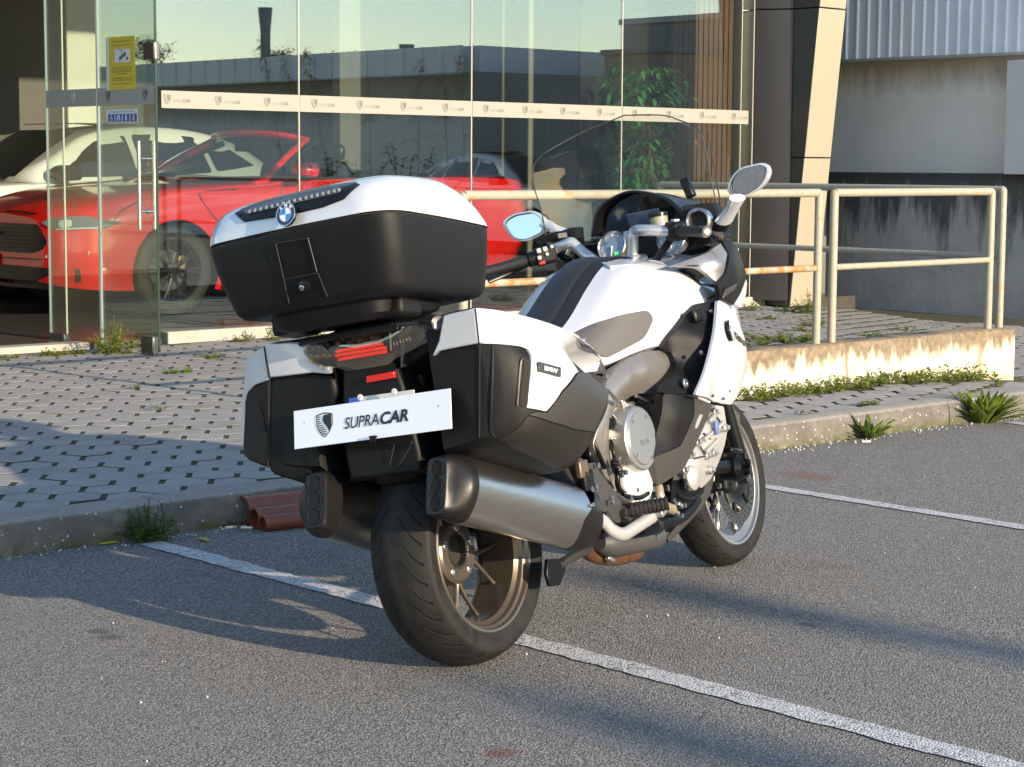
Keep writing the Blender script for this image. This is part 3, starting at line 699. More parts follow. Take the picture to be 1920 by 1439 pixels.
heat = mat('muffler_steel', (.56, .525, .475), .30, metal=1., var=.05, vscale=5, stretch=(1.2, 1, 14), rvar=.02, detail=2)
def bolts(parent, pts, r=.006, h=.006, d=(0, -1, 0), m=None, name='bolt'):
    for p in pts:
        p = V(p); MB().cyl(p, p + V(d) * h, r, 8).build(name, m or bolt_m, parent, sharp=40)

# ---------- tyres with grooves
def tyre_mat(name, hw, n, rr):
    g = NT(name); x, y, z = g.xyz(g.obj)
    ang = g.math('DIVIDE', g.math('ARCTAN2', z, x), 2 * math.pi)
    ay = g.math('DIVIDE', g.math('ABSOLUTE', y), hw)
    side = g.math('GREATER_THAN', y, 0.)
    s = g.math('ADD', g.math('SUBTRACT', g.math('MULTIPLY', ang, n), g.math('MULTIPLY', ay, 1.7)), g.math('MULTIPLY', side, .5))
    s = g.math('ADD', s, g.math('MULTIPLY', g.math('SINE', g.math('MULTIPLY', ay, 7.)), .13))
    fr = g.math('FRACT', s); odd = g.math('FRACT', g.math('MULTIPLY', g.math('FLOOR', s), .5))
    wdt = g.rng(ay, .05, .9, .06, .10)
    gr = g.rng(g.math('ABSOLUTE', g.math('SUBTRACT', fr, .5)), 0., wdt, 1., 0.)
    gr = g.math('MULTIPLY', gr, g.rng(ay, .78, .84, 1, 0)); gr = g.math('MULTIPLY', gr, g.math('GREATER_THAN', ay, g.math('ADD', .12, g.math('MULTIPLY', odd, .42))))
    gr = g.math('MINIMUM', g.math('MULTIPLY', gr, 2.), 1.)
    nz = g.noise(25, g.obj, detail=5)
    dust = g.mix(g.rng(nz, .35, .7), (.0075, .0072, .007), (.018, .017, .016))
    dust = g.mix(g.math('MULTIPLY', g.rng(ay, .3, 0., 0, .6), g.rng(nz, .3, .7)), dust, (.034, .032, .030))
    c = g.mix(gr, dust, (.004, .004, .004))
    g.bump(g.math('SUBTRACT', g.math('MULTIPLY', g.noise(300, g.obj), .10), gr), .004); g.b.inputs['Specular IOR Level'].default_value = .3; return g.base(c, g.rng(nz, .3, .7, .6, .8))
def wheel(nm, loc, Rr, hw, rim_r, mtl, ns, dish, hub, n_gr, steer=0.):
    """wheel as a part: an Empty that carries tyre, rim, spokes"""
    w = bpy.data.objects.new(nm, None); COL.objects.link(w); w.parent = bike; w.location = loc; w.rotation_euler = (0, 0, steer)
    ys = np.linspace(-1, 1, 25); prof = []
    for t in ys: prof.append((hw * t, Rr - (Rr - rim_r - .03) * .62 * abs(t) ** 2.3))
    edge = prof[-1][1]
    out = [(hw * .985, edge - .014), (hw * .95, edge - .028), (hw * .90, rim_r + .006), (hw * .86, rim_r - .004)]
    prof = [(-a, b) for a, b in out[::-1]] + prof + out
    MB().lathe(prof, 112).build('tyre', tyre_mat(nm + '_tyre', hw, n_gr, Rr), w, sharp=60)
    b = rim_r; k = hw * .88
    rp = [(-k, b + .004), (-k - .004, b), (-k - .002, b - .006), (-k + .008, b - .010), (-k + .012, b - .017), (-k * .72, b - .021), (-k * .62, b - .032), (k * .62, b - .032), (k * .72, b - .021), (k - .012, b - .017), (k + .002, b - .006), (k + .004, b), (k, b + .004)]
    MB().lathe(rp, 96).build('rim', mtl, w, sharp=30)
    return w
rw = wheel('rear_wheel', (0, 0, .32), .32, .097, .232, rimm, 5, 0, 0, 34)
def spoke_set(w, n, r0, r1, y0, y1, mtl, split=R(15), ph=0., thick=.013):
    for i in range(n):
        a = ph + 2 * math.pi * i / n; mb = MB()
        P = lambda r, t, y: V((r * math.cos(t), y, r * math.sin(t)))
        for s in (-1, 1):
            path = cr([P(r0, a, y0), P(r0 + (r1 - r0) * .35, a + s * split * .35, y0 + (y1 - y0) * .15), P(r0 + (r1 - r0) * .75, a + s * split * .8, y0 + (y1 - y0) * .6), P(r1, a + s * split, y1)], 4)
            m = len(path); mb.tube(path, [thick * (1.15 - .45 * i2 / m + .5 * max(0, i2 / m - .85) / .15) for i2 in range(m)], 8, flat=.8)
        mb.build('spoke', mtl, w, sharp=50)
spoke_set(rw, 5, .055, .198, .022, .008, rimm, split=R(17), ph=R(-20), thick=.0085)
MB().lathe([(.035, .046), (.008, .046), (.002, .052), (.002, .082), (.010, .092), (.03, .096), (.07, .080), (.085, .06)], 48).build('hub', rimm, rw, sharp=30)
mb = MB(); 
for i in range(30):
    a = 2 * math.pi * i / 30; mb.box((.044 * math.cos(a), .014, .044 * math.sin(a)), (.006, .022, .005), Matrix.Rotation(-a, 3, 'Y'))
mb.build('locking_teeth', dgrey, rw, sharp=30, kind='stuff')
MB().lathe([(.025, .0), (.025, .046)], 32).build('hub_recess', dgrey, rw)
for i in range(5):
    a = R(15) + 2 * math.pi * i / 5; p = V((.068 * math.cos(a), .002, .068 * math.sin(a)))
    MB().lathe([(0, .013), (.004, .013), (.006, .010), (.006, .006), (.001, .005), (.001, 0)], 14, (0, -1, 0), p).build('wheel_bolt', bolt_m, rw)
# rear disc and final drive on the far side
MB().lathe([(.085, .075), (.085, .16), (.090, .16), (.090, .075)], 64, closed=True).build('brake_disc', dgrey, rw, sharp=30)
mb = MB(); mb.lathe([(.05, .05), (.07, .10), (.13, .105), (.165, .07), (.17, 0)], 32); mb.build('final_drive', alum, rw, sharp=40)
MB().tube(cr([(.03, .135, .32), (.25, .15, .36), (.45, .12, .42), (.62, .08, .44)], 5), [.055, .05, .05, .05, .05, .048, .048, .047, .047, .047, .046, .046, .046, .046, .046, .046], 12).build('swingarm', dgrey, bike, sharp=50)

STEER = R(1)
fw = wheel('front_wheel', (1.66, 0, .30), .30, .0615, .228, rimg, 5, 0, 0, 30, STEER)
spoke_set(fw, 5, .045, .196, -.012, -.006, rimg, split=R(13), ph=R(-55), thick=.0125)
MB().lathe([(-.06, 0), (-.06, .03), (-.05, .045), (.05, .045), (.06, .03), (.06, 0)], 28).build('hub', rimg, fw, sharp=30)
for s in (-1, 1):
    mb = MB(); y = s * .066
    mb.lathe([(y, .118), (y, .160), (y + .0045 * s, .160), (y + .0045 * s, .118)], 72, closed=True); mb.build('brake_disc', steel, fw, sharp=30)
    mb = MB()
    for i in range(36):
        for r_, o_ in ((.127, 0), (.139, .33), (.151, .66)):
            a = 2 * math.pi * (i + o_) / 36
            mb.lathe([(0, .0042), (.0005, .0)], 8, (0, s, 0), (r_ * math.cos(a), y + .0047 * s, r_ * math.sin(a)))
    mb.build('disc_holes', black2, fw, sharp=0, kind='stuff')
    mb = MB(); mb.lathe([(y - .002 * s, .04), (y - .004 * s, .075), (y + .001 * s, .09)], 40)
    for i in range(6):
        a = 2 * math.pi * i / 6 + .2; mb.tube([(.085 * math.cos(a), y, .085 * math.sin(a)), (.122 * math.cos(a), y + .001 * s, .122 * math.sin(a))], .008, 6)
    mb.build('disc_carrier', black2, fw, sharp=40)
    # fork leg, caliper, mudguard stay
    MB().tube([(1.67, s * .105, .30), (1.60, s * .105, .56), (1.52, s * .10, .80)], [.030, .028, .026], 14).build('fork_leg', black2, bike, sharp=50)
    mb = MB(); mb.box((1.545, s * .088, .335), (.075, .055, .14), Matrix.Rotation(R(14), 3, 'Y')); mb.build('brake_caliper', black, bike, bevel=.012)
    MB().cyl((1.66, s * .075, .30), (1.66, s * .125, .30), .022, 16).build('axle_nut', dgrey, bike)
# front mudguard
rows = []
for i in range(19):
    a = R(64 + 96 * i / 18); rr = .33; wd_ = .072
    rows.append([(1.66 + (rr - .02 * abs(t) ** 2) * math.cos(a), t * wd_ , .30 + (rr - .035 * abs(t) ** 2.5) * math.sin(a)) for t in np.linspace(-1, 1, 9)])
o = MB().grid(rows).build('front_mudguard', silver, bike, sharp=60); sm = o.modifiers.new('s', 'SOLIDIFY'); sm.thickness = .004
for s in (False, True):
    panel('mudguard_side', [(1.5971,-0.092,0.558), (1.6972,-0.09,0.5414), (1.7492,-0.086,0.5161), (1.7053,-0.088,0.3974), (1.6427,-0.095,0.3972), (1.6267,-0.098,0.4665)], greyp, bike, th=.006, res=.025, mirror=s, rnd=.01)
bolts(bike, [(1.6606,-0.097,0.4499)], .006)

# ---------- engine, frame
core = MB()
core.loft([[(x, y * w, z0 + (z1 - z0) * t) for y, t in ((-1, .12), (-1, .88), (-.8, 1), (.8, 1), (1, .88), (1, .12), (.8, 0), (-.8, 0))] for x, w, z0, z1 in ((.30, .10, .40, .80), (.45, .15, .33, .82), (.75, .17, .24, .80), (1.05, .165, .20, .84), (1.30, .14, .30, .86), (1.42, .10, .42, .84))])
core.build('engine_block', mat('engine_black', (.012, .012, .013), .5, metal=.2), bike, bevel=.01)
# clutch cover, big and small round covers
def disc_cover(name, c, r, y_in, y_out, m, lip=.012, face=.82):
    y0, y1 = y_in, y_out
    return MB().lathe([(y0, r), (y1 + lip, r), (y1 + lip * .35, r * .975), (y1, r * .93), (y1, r * face), (y1 - .004, r * (face - .03)), (y1 - .004, 0)], 56, (0, 1, 0), (c[0], 0, c[1])).build(name, m, bike, sharp=28)
cc = (0.6664,-0.268,0.533); disc_cover('clutch_cover', (cc[0], cc[2]), .100, -.15, -.268, alum)
disc_cover('clutch_housing', (cc[0] - .012, cc[2] + .012), .128, -.12, -.205, alumw, face=.9)
for k in range(5):
    a = R(100 + 36 * k); MB().box((cc[0] + .112 * math.cos(a), -.22, cc[2] + .112 * math.sin(a)), (.026, .03, .007), Matrix.Rotation(-a, 3, 'Y')).build('cooling_rib', alum, bike, bevel=.002)
bolts(bike, [(cc[0] + .072 * math.cos(a), -.271, cc[2] + .072 * math.sin(a)) for a in (R(60), R(130), R(-60), R(-140))], .005, .004)
bolts(bike, [(cc[0] - .012 + .122 * math.cos(a), -.205, cc[2] + .012 + .122 * math.sin(a)) for a in (R(50), R(85), R(120), R(20))], .007, .012)
MB().box((cc[0] + .012, -.2655, cc[2] - .012), (.075, .006, .034)).build('badge_plate', alum, bike, bevel=.003)
BM = lambda p: frame(p, (1, 0, 0), (0, 0, 1))
text_mb('BMW', .026, bold=.0008, width=.058, ext=.0025).xform(BM((cc[0] - .018, -.2695, cc[2] - .022))).build('lettering', steel, bike, sharp=0, fixn=False)
c2 = (0.6724,-0.235,0.4121); disc_cover('lower_cover', (c2[0], c2[2]), .088, -.12, -.235, mat('silver_bright', (.80, .79, .77), .38, metal=.35), face=.9)
bolts(bike, [(c2[0] + .085 * math.cos(a), -.225, c2[2] + .085 * math.sin(a)) for a in (R(160), R(215), R(262), R(330))], .009, .016)
# frame: swooping cast beam
for s in (False, True):
    panel('frame_beam', [(0.5761,-0.225,0.72), (0.6478,-0.225,0.7548), (0.7547,-0.225,0.7786), (0.8604,-0.225,0.7897), (0.9834,-0.225,0.7834), (1.059,-0.225,0.767), (1.037,-0.225,0.7222), (0.9175,-0.225,0.6467), (0.7869,-0.215,0.6652), (0.6974,-0.21,0.6517), (0.6298,-0.205,0.6237), (0.6012,-0.2,0.5745), (0.6001,-0.195,0.5048), (0.606,-0.19,0.3813), (0.5308,-0.2,0.4371), (0.4549,-0.215,0.543), (0.518,-0.225,0.6501)], frame_m, bike,
        extra=[(0.9646,-0.243,0.732), (0.867,-0.25,0.718), (0.7859,-0.254,0.7304), (0.6812,-0.254,0.7187), (0.6076,-0.25,0.6965), (0.5512,-0.244,0.656), (0.513,-0.236,0.6031), (0.5129,-0.224,0.5352), (0.553,-0.208,0.4392)], th=.03, res=.018, mirror=s, rnd=.02, bevel=.006, sharp=45)
MB().tube([(0.4899,-0.275,0.6955), (0.5649,-0.265,0.6492)], .006, 8).build('frame_strut', steel, bike)
MB().cyl((0.5479,-0.235,0.5949), (0.6141,-0.2,0.5918), .017, 18).build('frame_hole_plug', black2, bike)
MB().tube([(0.7257,-0.24,0.6601), (0.8614,-0.25,0.6036)], .006, 8).build('brake_pipe', steel, bike)
# cylinder head side, silver
for s in (False, True):
    panel('cylinder_head', [(1.2291,-0.235,0.5853), (1.346,-0.225,0.5671), (1.3415,-0.225,0.4836), (1.309,-0.225,0.4422), (1.1654,-0.225,0.3452), (1.0948,-0.225,0.3263), (0.9579,-0.235,0.3685), (0.9869,-0.24,0.4227), (1.0825,-0.24,0.4794)], alumw, bike, extra=[(1.1689,-0.25,0.481), (1.0253,-0.252,0.4042)], th=.04, res=.02, mirror=s, rnd=.012, bevel=.006)
for p in ((1.0617,-0.25,0.4776), (1.1146,-0.25,0.4277), (1.126,-0.25,0.3792), (1.0019,-0.25,0.4444), (1.2175,-0.25,0.5579), (1.2771,-0.25,0.4994), (0.9399,-0.25,0.403), (1.1656,-0.25,0.4309)): MB().lathe([(-.02, .014), (.006, .014), (.008, .010), (.008, .008), (.016, .008), (.017, .005), (.017, 0)], 14, (0, -1, 0), p).build('head_bolt', alum, bike, sharp=30)
for a, b in (((1.1612,-0.252,0.532), (1.2293,-0.25,0.5504)), ((1.107,-0.252,0.4784), (1.2791,-0.245,0.517)), ((1.1069,-0.252,0.4377), (1.2072,-0.25,0.4671)), ((1.0711,-0.25,0.5045), (1.1855,-0.245,0.5808))): MB().tube([a, b], .008, 8).build('cast_rib', alumw, bike)
MB().box((1.1899,-0.262,0.5088), (.022, .012, .045)).build('injector_plug', mat('plug_blue', (.12, .16, .35), .4), bike, bevel=.003)
MB().lathe([(-.01, .042), (.006, .04), (.014, .03), (.017, 0)], 24, (0, -1, 0), (1.0003,-0.245,0.3711)).build('cam_cover', alumw, bike)
# lower black side panels of the fairing
for s in (False, True):
    panel('side_duct', [(0.7954,-0.295,0.6544), (0.941,-0.325,0.6248), (0.937,-0.32,0.5723), (0.8497,-0.3,0.4875), (0.7227,-0.275,0.4684), (0.7123,-0.27,0.4773), (0.7602,-0.275,0.5424)], black, bike, extra=[(0.8228,-0.315,0.5728)], th=.03, res=.02, mirror=s, rnd=.015, bevel=.005)
    panel('duct_rim', [(0.933,-0.332,0.6229), (1.0909,-0.31,0.5899), (1.0786,-0.305,0.5656), (0.9826,-0.29,0.4823), (0.9,-0.275,0.4115), (0.7527,-0.25,0.3762), (0.7168,-0.27,0.4678), (0.8474,-0.302,0.4845), (0.9352,-0.322,0.571)], greyp, bike, extra=[(0.8209,-0.285,0.4325), (0.9439,-0.315,0.5357)], th=.03, res=.02, mirror=s, rnd=.008, bevel=.004)
    panel('duct_slot', [(0.9699,-0.318,0.5691), (0.9888,-0.318,0.5641), (0.9547,-0.308,0.5262), (0.9311,-0.308,0.5288)], alumw, bike, th=.006, off=.005, res=.012, mirror=s, rnd=.006)
    # belly pan blade
    panel('belly_pan', [(1.2442,-0.2,0.3822), (1.3178,-0.17,0.3534), (1.2736,-0.16,0.286), (0.9584,-0.15,0.1772), (0.9349,-0.16,0.1973), (1.0481,-0.18,0.2528), (1.1743,-0.19,0.3095), (1.2141,-0.2,0.3668)], greyp, bike, th=.008, res=.025, mirror=s, rnd=.01)
    panel('belly_wedge', [(0.8998,-0.225,0.3772), (1.1265,-0.215,0.3388), (1.1379,-0.21,0.322), (1.0492,-0.19,0.2736), (0.9371,-0.19,0.3051)], black2, bike, th=.05, res=.03, mirror=s, rnd=.008)
MB().box((0.9635,-0.235,0.3573), (.035, .02, .035)).build('clip', black, bike, bevel=.004)
# hoses, cables
MB().tube(cr([(0.7994,-0.225,0.3724), (0.7851,-0.235,0.3403), (0.805,-0.235,0.3105), (0.8797,-0.22,0.289)], 5), .017, 12).build('coolant_hose', mat('tan_hose', (.36, .30, .20), .4, metal=.4), bike)
MB().tube(cr([(0.8527,-0.17,0.255), (0.9828,-0.17,0.2447), (1.0847,-0.17,0.2609), (1.1508,-0.17,0.2894)], 5), .02, 12).build('lower_hose', black2, bike)
bolts(bike, [(0.8579,-0.22,0.3619), (0.8919,-0.22,0.3056), (0.949,-0.21,0.2892), (0.9734,-0.21,0.2888), (0.9318,-0.2,0.268), (0.9624,-0.2,0.2586)], .008, .012)
# ---------- exhaust
MB().tube(cr([(0.5535,-0.13,0.2449), (0.6422,-0.135,0.2275), (0.7763,-0.135,0.2152), (0.9331,-0.13,0.2063)], 4), [.026, .033] + [.040] * 10 + [.03], 20).build('pre_silencer', mat('exhaust_grey', (.10, .10, .10), .45, metal=.5), bike, sharp=50)
MB().tube(cr([(0.507,-0.12,0.2677), (0.5233,-0.1,0.2259), (0.6313,-0.08,0.1892), (0.8011,-0.05,0.1605), (0.9659,-0.03,0.1536)], 5), .021, 14).build('exhaust_pipe', rustp, bike)
bolts(bike, [(0.6245,-0.11,0.1838), (0.6408,-0.11,0.1775), (0.8384,-0.165,0.2108), (0.8027,-0.165,0.2327)], .008, .015)
def muffler(mirror):
    m = bpy.data.objects.new('muffler', None); COL.objects.link(m); m.parent = bike
    A, B_, Cc, D = V((-.355, -.200, .532)), V((-.288, -.221, .511)), V((.200, -.262, .357)), V((.315, -.245, .318))
    t = nrm(Cc - B_); up = nrm(V((0, 0, 1)) - t * t[2]); out = np.cross(t, up); out = out if out[1] < 0 else -out
    sec = chaikin([(.030, .092), (-.026, .092), (-.064, .040), (-.069, -.012), (-.044, -.070), (-.020, -.090), (.024, -.090), (.058, -.04), (.058, .045)], 2)
    def ring(c, sw, sh, shift=0): return [c + out * (-p[0]) * sw + up * p[1] * sh for p in sec]
    # body
    MB().loft([ring(B_ + (Cc - B_) * k, 1, 1) for k in np.linspace(.0, 1.0, 10)], (0, 0)).build('silencer_body', heat, m, sharp=60, mirror=mirror)
    e = MB()
    face = chaikin([(.030, .080), (-.030, .080), (-.036, .06), (-.036, -.06), (-.028, -.080), (.030, -.080), (.036, -.06), (.036, .06)], 2)
    fr_ = lambda c, k: [c + out * (-p[0]) * k + up * p[1] * k for p in face]
    n = len(sec); f2 = resample(face, 1.0)
    def match(fc, k):   # resample the face outline by angle so that it lofts onto the body ring
        fa = [math.atan2(p[1], p[0]) for p in face]; res_ = []
        for p in sec:
            a = math.atan2(p[1] / .092, p[0] / .069); best = min(face, key=lambda q: abs(math.atan2(math.sin(math.atan2(q[1] / .08, q[0] / .036) - a), math.cos(math.atan2(q[1] / .08, q[0] / .036) - a))))
            res_.append(fc + out * (-best[0]) * k + up * best[1] * k)
        return res_
    rings = [ring(B_ + t * .004, 1.012, 1.012), ring(B_ - t * .012, 1.015, 1.015), ring(B_ - t * .03, .95, .98), [a * .35 + b * .65 for a, b in zip(ring(B_ - t * .05, .88, .96), match(A + t * .02, 1.04))], match(A + t * .006, 1.0), match(A, .93)]
    e.loft(rings, (0, 1)); e.build('end_cap', mat('end_cap_black', (.010, .010, .010), .36, spec=.35), m, sharp=45, mirror=mirror)
    for k in (-.046, 0, .046):
        c = A + up * k
        MB().lathe([(-.002, .0225), (-.0035, .0212), (-.0012, .0200), (-.0010, 0)], 22, t, c).build('tailpipe', mat('outlet_shade', (.004, .004, .004), .8), m, mirror=mirror)  # black disc on the cap paints the shade inside each outlet, no real hole
    rings = [ring(Cc - t * .035 + out * 0, 1.012, 1.012), ring(Cc + t * .015, 1.0, 1.0), ring(Cc + t * .07, .86, .82), ring(D, .55, .5)]
    # slanted seam: push the upper part of the first ring forward
    for r in rings[:1]:
        for i, p in enumerate(r): r[i] = p + t * (.085 * max(0, ((p - Cc) @ up) / .09 + .15))
    for r in rings[1:2]:
        for i, p in enumerate(r): r[i] = p + t * (.06 * max(0, ((p - Cc) @ up) / .09 + .15))
    MB().loft(rings, (0, 1)).build('front_cap', mat('end_cap_black', (0, 0, 0)), m, sharp=50, mirror=mirror)
    p = Cc + up * .035 + out * .066 - t * .0
    MB().cyl(p, p + out * .006, .006, 10).build('rivet', bolt_m, m, mirror=mirror)
    return m
muffler(False); muffler(True)
# ---------- foot controls and brackets
panel('peg_bracket', [(0.23,-0.27,0.5135), (0.2878,-0.27,0.5202), (0.3153,-0.27,0.5001), (0.3831,-0.26,0.4955), (0.3967,-0.26,0.4655), (0.5202,-0.25,0.3699), (0.4921,-0.25,0.302), (0.4589,-0.25,0.3099), (0.2993,-0.26,0.411)], mat('bracket_grey', (.10, .098, .095), .38, metal=.6), bike, th=.02, res=.02, rnd=.01, bevel=.003)
MB().box((0.2552,-0.285,0.4894), (.05, .02, .05)).build('passenger_peg', mat('bracket_brown', (.16, .12, .085), .4, metal=.5), bike, bevel=.005)
MB().box((0.2742,-0.285,0.4537), (.055, .02, .06)).build('peg_hinge', black, bike, bevel=.005)
bolts(bike, [(0.3626,-0.275,0.4864), (0.418,-0.272,0.3736), (0.3067,-0.29,0.4305), (0.2797,-0.29,0.4275)], .009, .006)
t0, t1 = V((0.4855,-0.285,0.3399)), V((0.5325,-0.345,0.3373))
pegd = V((0.5259,-0.27,0.3338)); pe = pegd + V((.055, -.10, .004))
mb = MB(); mb.tube([pegd, pe], [.021, .019], 12); mb.build('foot_peg', rubber, bike, sharp=30)
for k in range(9):
    c = pegd + (pe - pegd) * (k + .5) / 9; MB().tube([c - (pe - pegd) * .03, c + (pe - pegd) * .03], .0225, 10).build('peg_rib', rubber, bike, sharp=30)
bolts(bike, [(0.5181,-0.25,0.3079), (0.5028,-0.25,0.3275), (0.3945,-0.25,0.3365)], .013, .02, m=dgrey)
mb = MB(); mb.tube(cr([(0.3088,-0.27,0.3462), (0.3534,-0.275,0.3234), (0.3868,-0.28,0.2925), (0.4368,-0.285,0.2747), (0.5088,-0.29,0.2844), (0.6067,-0.3,0.3018)], 5), .0135, 10, flat=1.5); mb.build('brake_pedal', alumw, bike, sharp=60)
MB().box((0.6213,-0.315,0.3117), (.05, .04, .022), Matrix.Rotation(R(-20), 3, 'Y')).build('pedal_pad', alum, bike, bevel=.005)
MB().tube([(0.4899,-0.24,0.3866), (0.5331,-0.245,0.3628), (0.5751,-0.245,0.3423)], .012, 10).build('peg_arm', dgrey, bike)
mb = MB(); mb.cyl((0.7942,-0.2,0.252), (0.653,-0.26,0.2681), .028, 16); mb.build('brake_switch', black2, bike)
MB().cyl((0.6298,-0.3,0.3334), (0.606,-0.32,0.3396), .016, 14).build('peg_clevis', bolt_m, bike)
# centre stand foot, side stand
panel('centre_stand_foot', [(0.1853,-0.17,0.2516), (0.2811,-0.17,0.2381), (0.2725,-0.17,0.2007), (0.2306,-0.17,0.1678), (0.1762,-0.17,0.1756), (0.1684,-0.17,0.2114)], black2, bike, th=.012, res=.03)
MB().tube([(0.2501,-0.16,0.2222), (0.3476,-0.15,0.2312), (0.5009,-0.12,0.2334)], .014, 10).build('stand_leg', dgrey, bike)
MB().tube([(.62, .16, .27), (.70, .30, .12), (.74, .37, -.055)], [.016, .015, .013], 10).build('side_stand', black2, bike)
MB().cyl((.74, .37, -.055), (.745, .378, -.072), .03, 14).build('stand_foot', black2, bike)
# highway peg / crash-bar cluster beside the front wheel
pc = V((1.353,-0.215,0.3604))
MB().tube([pc + V((-.16, .03, .02)), pc + V((-.04, 0, .01)), pc], [.02, .022, .028], 12).build('fork_bracket', black2, bike, sharp=40)
MB().lathe([(-.03, .040), (.03, .044), (.05, .030)], 20, (0, -1, 0), pc).build('motor_housing', black2, bike)
for k, (dx, dz, l) in enumerate(((.0, .030, .050), (.02, .008, .055), (.01, -.015, .055), (-.02, .012, .05))):
    MB().tube([pc + V((dx, .01, dz)), pc + V((dx + .015, -l, dz * 1.1))], [.014, .012], 10).build('peg_finger', black2, bike)
MB().box(pc + V((.075, .03, .05)), (.09, .05, .018), Matrix.Rotation(R(12), 3, 'Y')).build('bracket_arm', black2, bike, bevel=.006)
bolts(bike, [(1.6339,-0.13,0.3033), (1.5228,-0.13,0.2911), (1.3627,-0.15,0.2793), (1.3601,-0.15,0.3057)], .009, .012)

hose = [cr(p_, 5) for p_ in ([(0.5647,-0.215,0.4778), (0.5512,-0.23,0.4459), (0.5574,-0.225,0.3991), (0.6285,-0.22,0.3635)], [(0.5833,-0.21,0.5636), (0.5577,-0.225,0.5124), (0.5633,-0.22,0.4716)], [(0.5743,-0.225,0.3764), (0.6388,-0.24,0.3572), (0.7128,-0.235,0.3622)], [(0.8215,-0.26,0.6395), (0.7889,-0.235,0.6307), (0.7488,-0.225,0.6449)], [(0.9647,-0.2,0.3249), (1.0522,-0.2,0.3003), (1.1409,-0.2,0.3131)], [(0.4697,-0.215,0.5527), (0.4787,-0.22,0.5167), (0.5132,-0.215,0.4668)], [(0.4238,-0.22,0.5461), (0.4159,-0.225,0.5123), (0.453,-0.22,0.4911)])]
for k, p_ in enumerate(hose): MB().tube(p_, .006 if k % 2 else .0085, 7).build('hose', black2, bike, sharp=60)
for p_ in ((0.5348,-0.24,0.4742), (0.537,-0.24,0.4658), (0.5387,-0.24,0.4563)): MB().lathe([(-.006, .016), (0, .019), (.006, .016)], 16, (1, 0, .3), p_).build('rubber_boot', rubber, bike)
bolts(bike, [(0.6336,-0.215,0.6162), (0.7333,-0.215,0.6369), (0.8418,-0.225,0.6086), (0.5609,-0.235,0.4366), (0.6374,-0.235,0.3814), (0.7593,-0.235,0.3869), (0.7062,-0.235,0.3424), (0.6719,-0.235,0.3608), (0.4437,-0.255,0.383), (0.349,-0.27,0.3358), (0.5035,-0.26,0.3195), (0.898,-0.215,0.3143), (0.8623,-0.22,0.3553), (0.9456,-0.245,0.3629), (1.6148,-0.14,0.3014)], .0075, .010)
for p_ in ((0.6414,-0.3,0.3306), (0.9117,-0.215,0.2757), (0.9415,-0.215,0.2959), (0.619,-0.12,0.185)): MB().box(p_, (.030, .016, .012), Matrix.Rotation(R(25), 3, 'Y')).build('pipe_clamp', alum, bike, bevel=.002)
for k in range(5): MB().tube([(1.1223,-0.248,0.499), (1.1599,-0.25,0.4757)] if k == 0 else [(1.0242,-0.25,0.4293), (1.1214,-0.25,0.4268)] if k == 1 else [(1.2148,-0.245,0.562), (1.298,-0.24,0.4995)] if k == 2 else [(1.0029,-0.25,0.4474), (1.0617,-0.25,0.4776)] if k == 3 else [(1.0578,-0.252,0.4778), (1.1106,-0.252,0.4279)], .0032, 6).build('gasket_seam', dgrey, bike)
# ---------- tank, centre console
TK = [(.50, [(0, .875), (-.088, .852), (-.13, .83), (-.17, .80), (-.185, .765)]),
      (.65, [(0, .962), (-.090, .922), (-.155, .89), (-.195, .85), (-.205, .770)]),
      (.80, [(0, 1.055), (-.086, 1.012), (-.165, .98), (-.215, .91), (-.215, .790)]),
      (.93, [(0, 1.104), (-.086, 1.078), (-.165, 1.045), (-.228, .955), (-.225, .80)]),
      (1.05, [(0, 1.108), (-.09, 1.095), (-.18, 1.058), (-.245, .965), (-.240, .79)]),
      (1.18, [(0, 1.095), (-.10, 1.084), (-.215, 1.036), (-.270, .955), (-.268, .80)]),
      (1.32, [(0, 1.05), (-.10, 1.04), (-.235, .985), (-.300, .915), (-.300, .83)])]
def tank_section(x):
    xs_ = [s[0] for s in TK]; out = []
    for j in range(5):
        y = np.interp(x, xs_, [s[1][j][0] for s in TK]); z = np.interp(x, xs_, [s[1][j][1] for s in TK]); out.append((y, z))
    return out
def smooth_stations(n):
    P = []
    for i in range(len(TK)): P.append(np.array([[TK[i][0], a, b] for a, b in TK[i][1]]).ravel())
    return [q.reshape(5, 3) for q in cr(P, n)]
for s in (False, True):
    rows = [cr(q[1:], 7) for q in smooth_stations(6)]
    rows = [[p for p in r] + [V((r[-1][0], r[-1][1] + .03, r[-1][2] - .012))] for r in rows]
    MB().grid(rows).build('tank_cover', silver, bike, sharp=50, mirror=s)
rows = []
for q in smooth_stations(6):
    a, b = q[0], q[1]; m_ = np.array([a[0], b[1] * .6, a[2] - (a[2] - b[2]) * .28]); half = cr([a, m_, b], 5)
    half = [h + V((0, 0, .003)) for h in half]
    rows.append([h * V((1, -1, 1)) for h in half[::-1]] + half[1:])
MB().grid(rows).build('tank_console', vinyl, bike, sharp=50)
rows = []
for q in smooth_stations(6)[1:20]:
    a, b = q[0], q[1]; half = [a + V((0, 0, .009)), np.array([a[0], b[1] * .4, a[2] - (a[2] - b[2]) * .13 + .009]), np.array([a[0], b[1] * .62, a[2] - (a[2] - b[2]) * .34 + .007]), np.array([a[0], b[1] * .68, a[2] - (a[2] - b[2]) * .40 + .001])]
    rows.append([h * V((1, -1, 1)) for h in half[::-1]] + half[1:])
MB().grid(rows).build('tank_pad', mat('pad_black', (.016, .017, .02), .5, bump=.0004, bscale=500), bike, sharp=50)
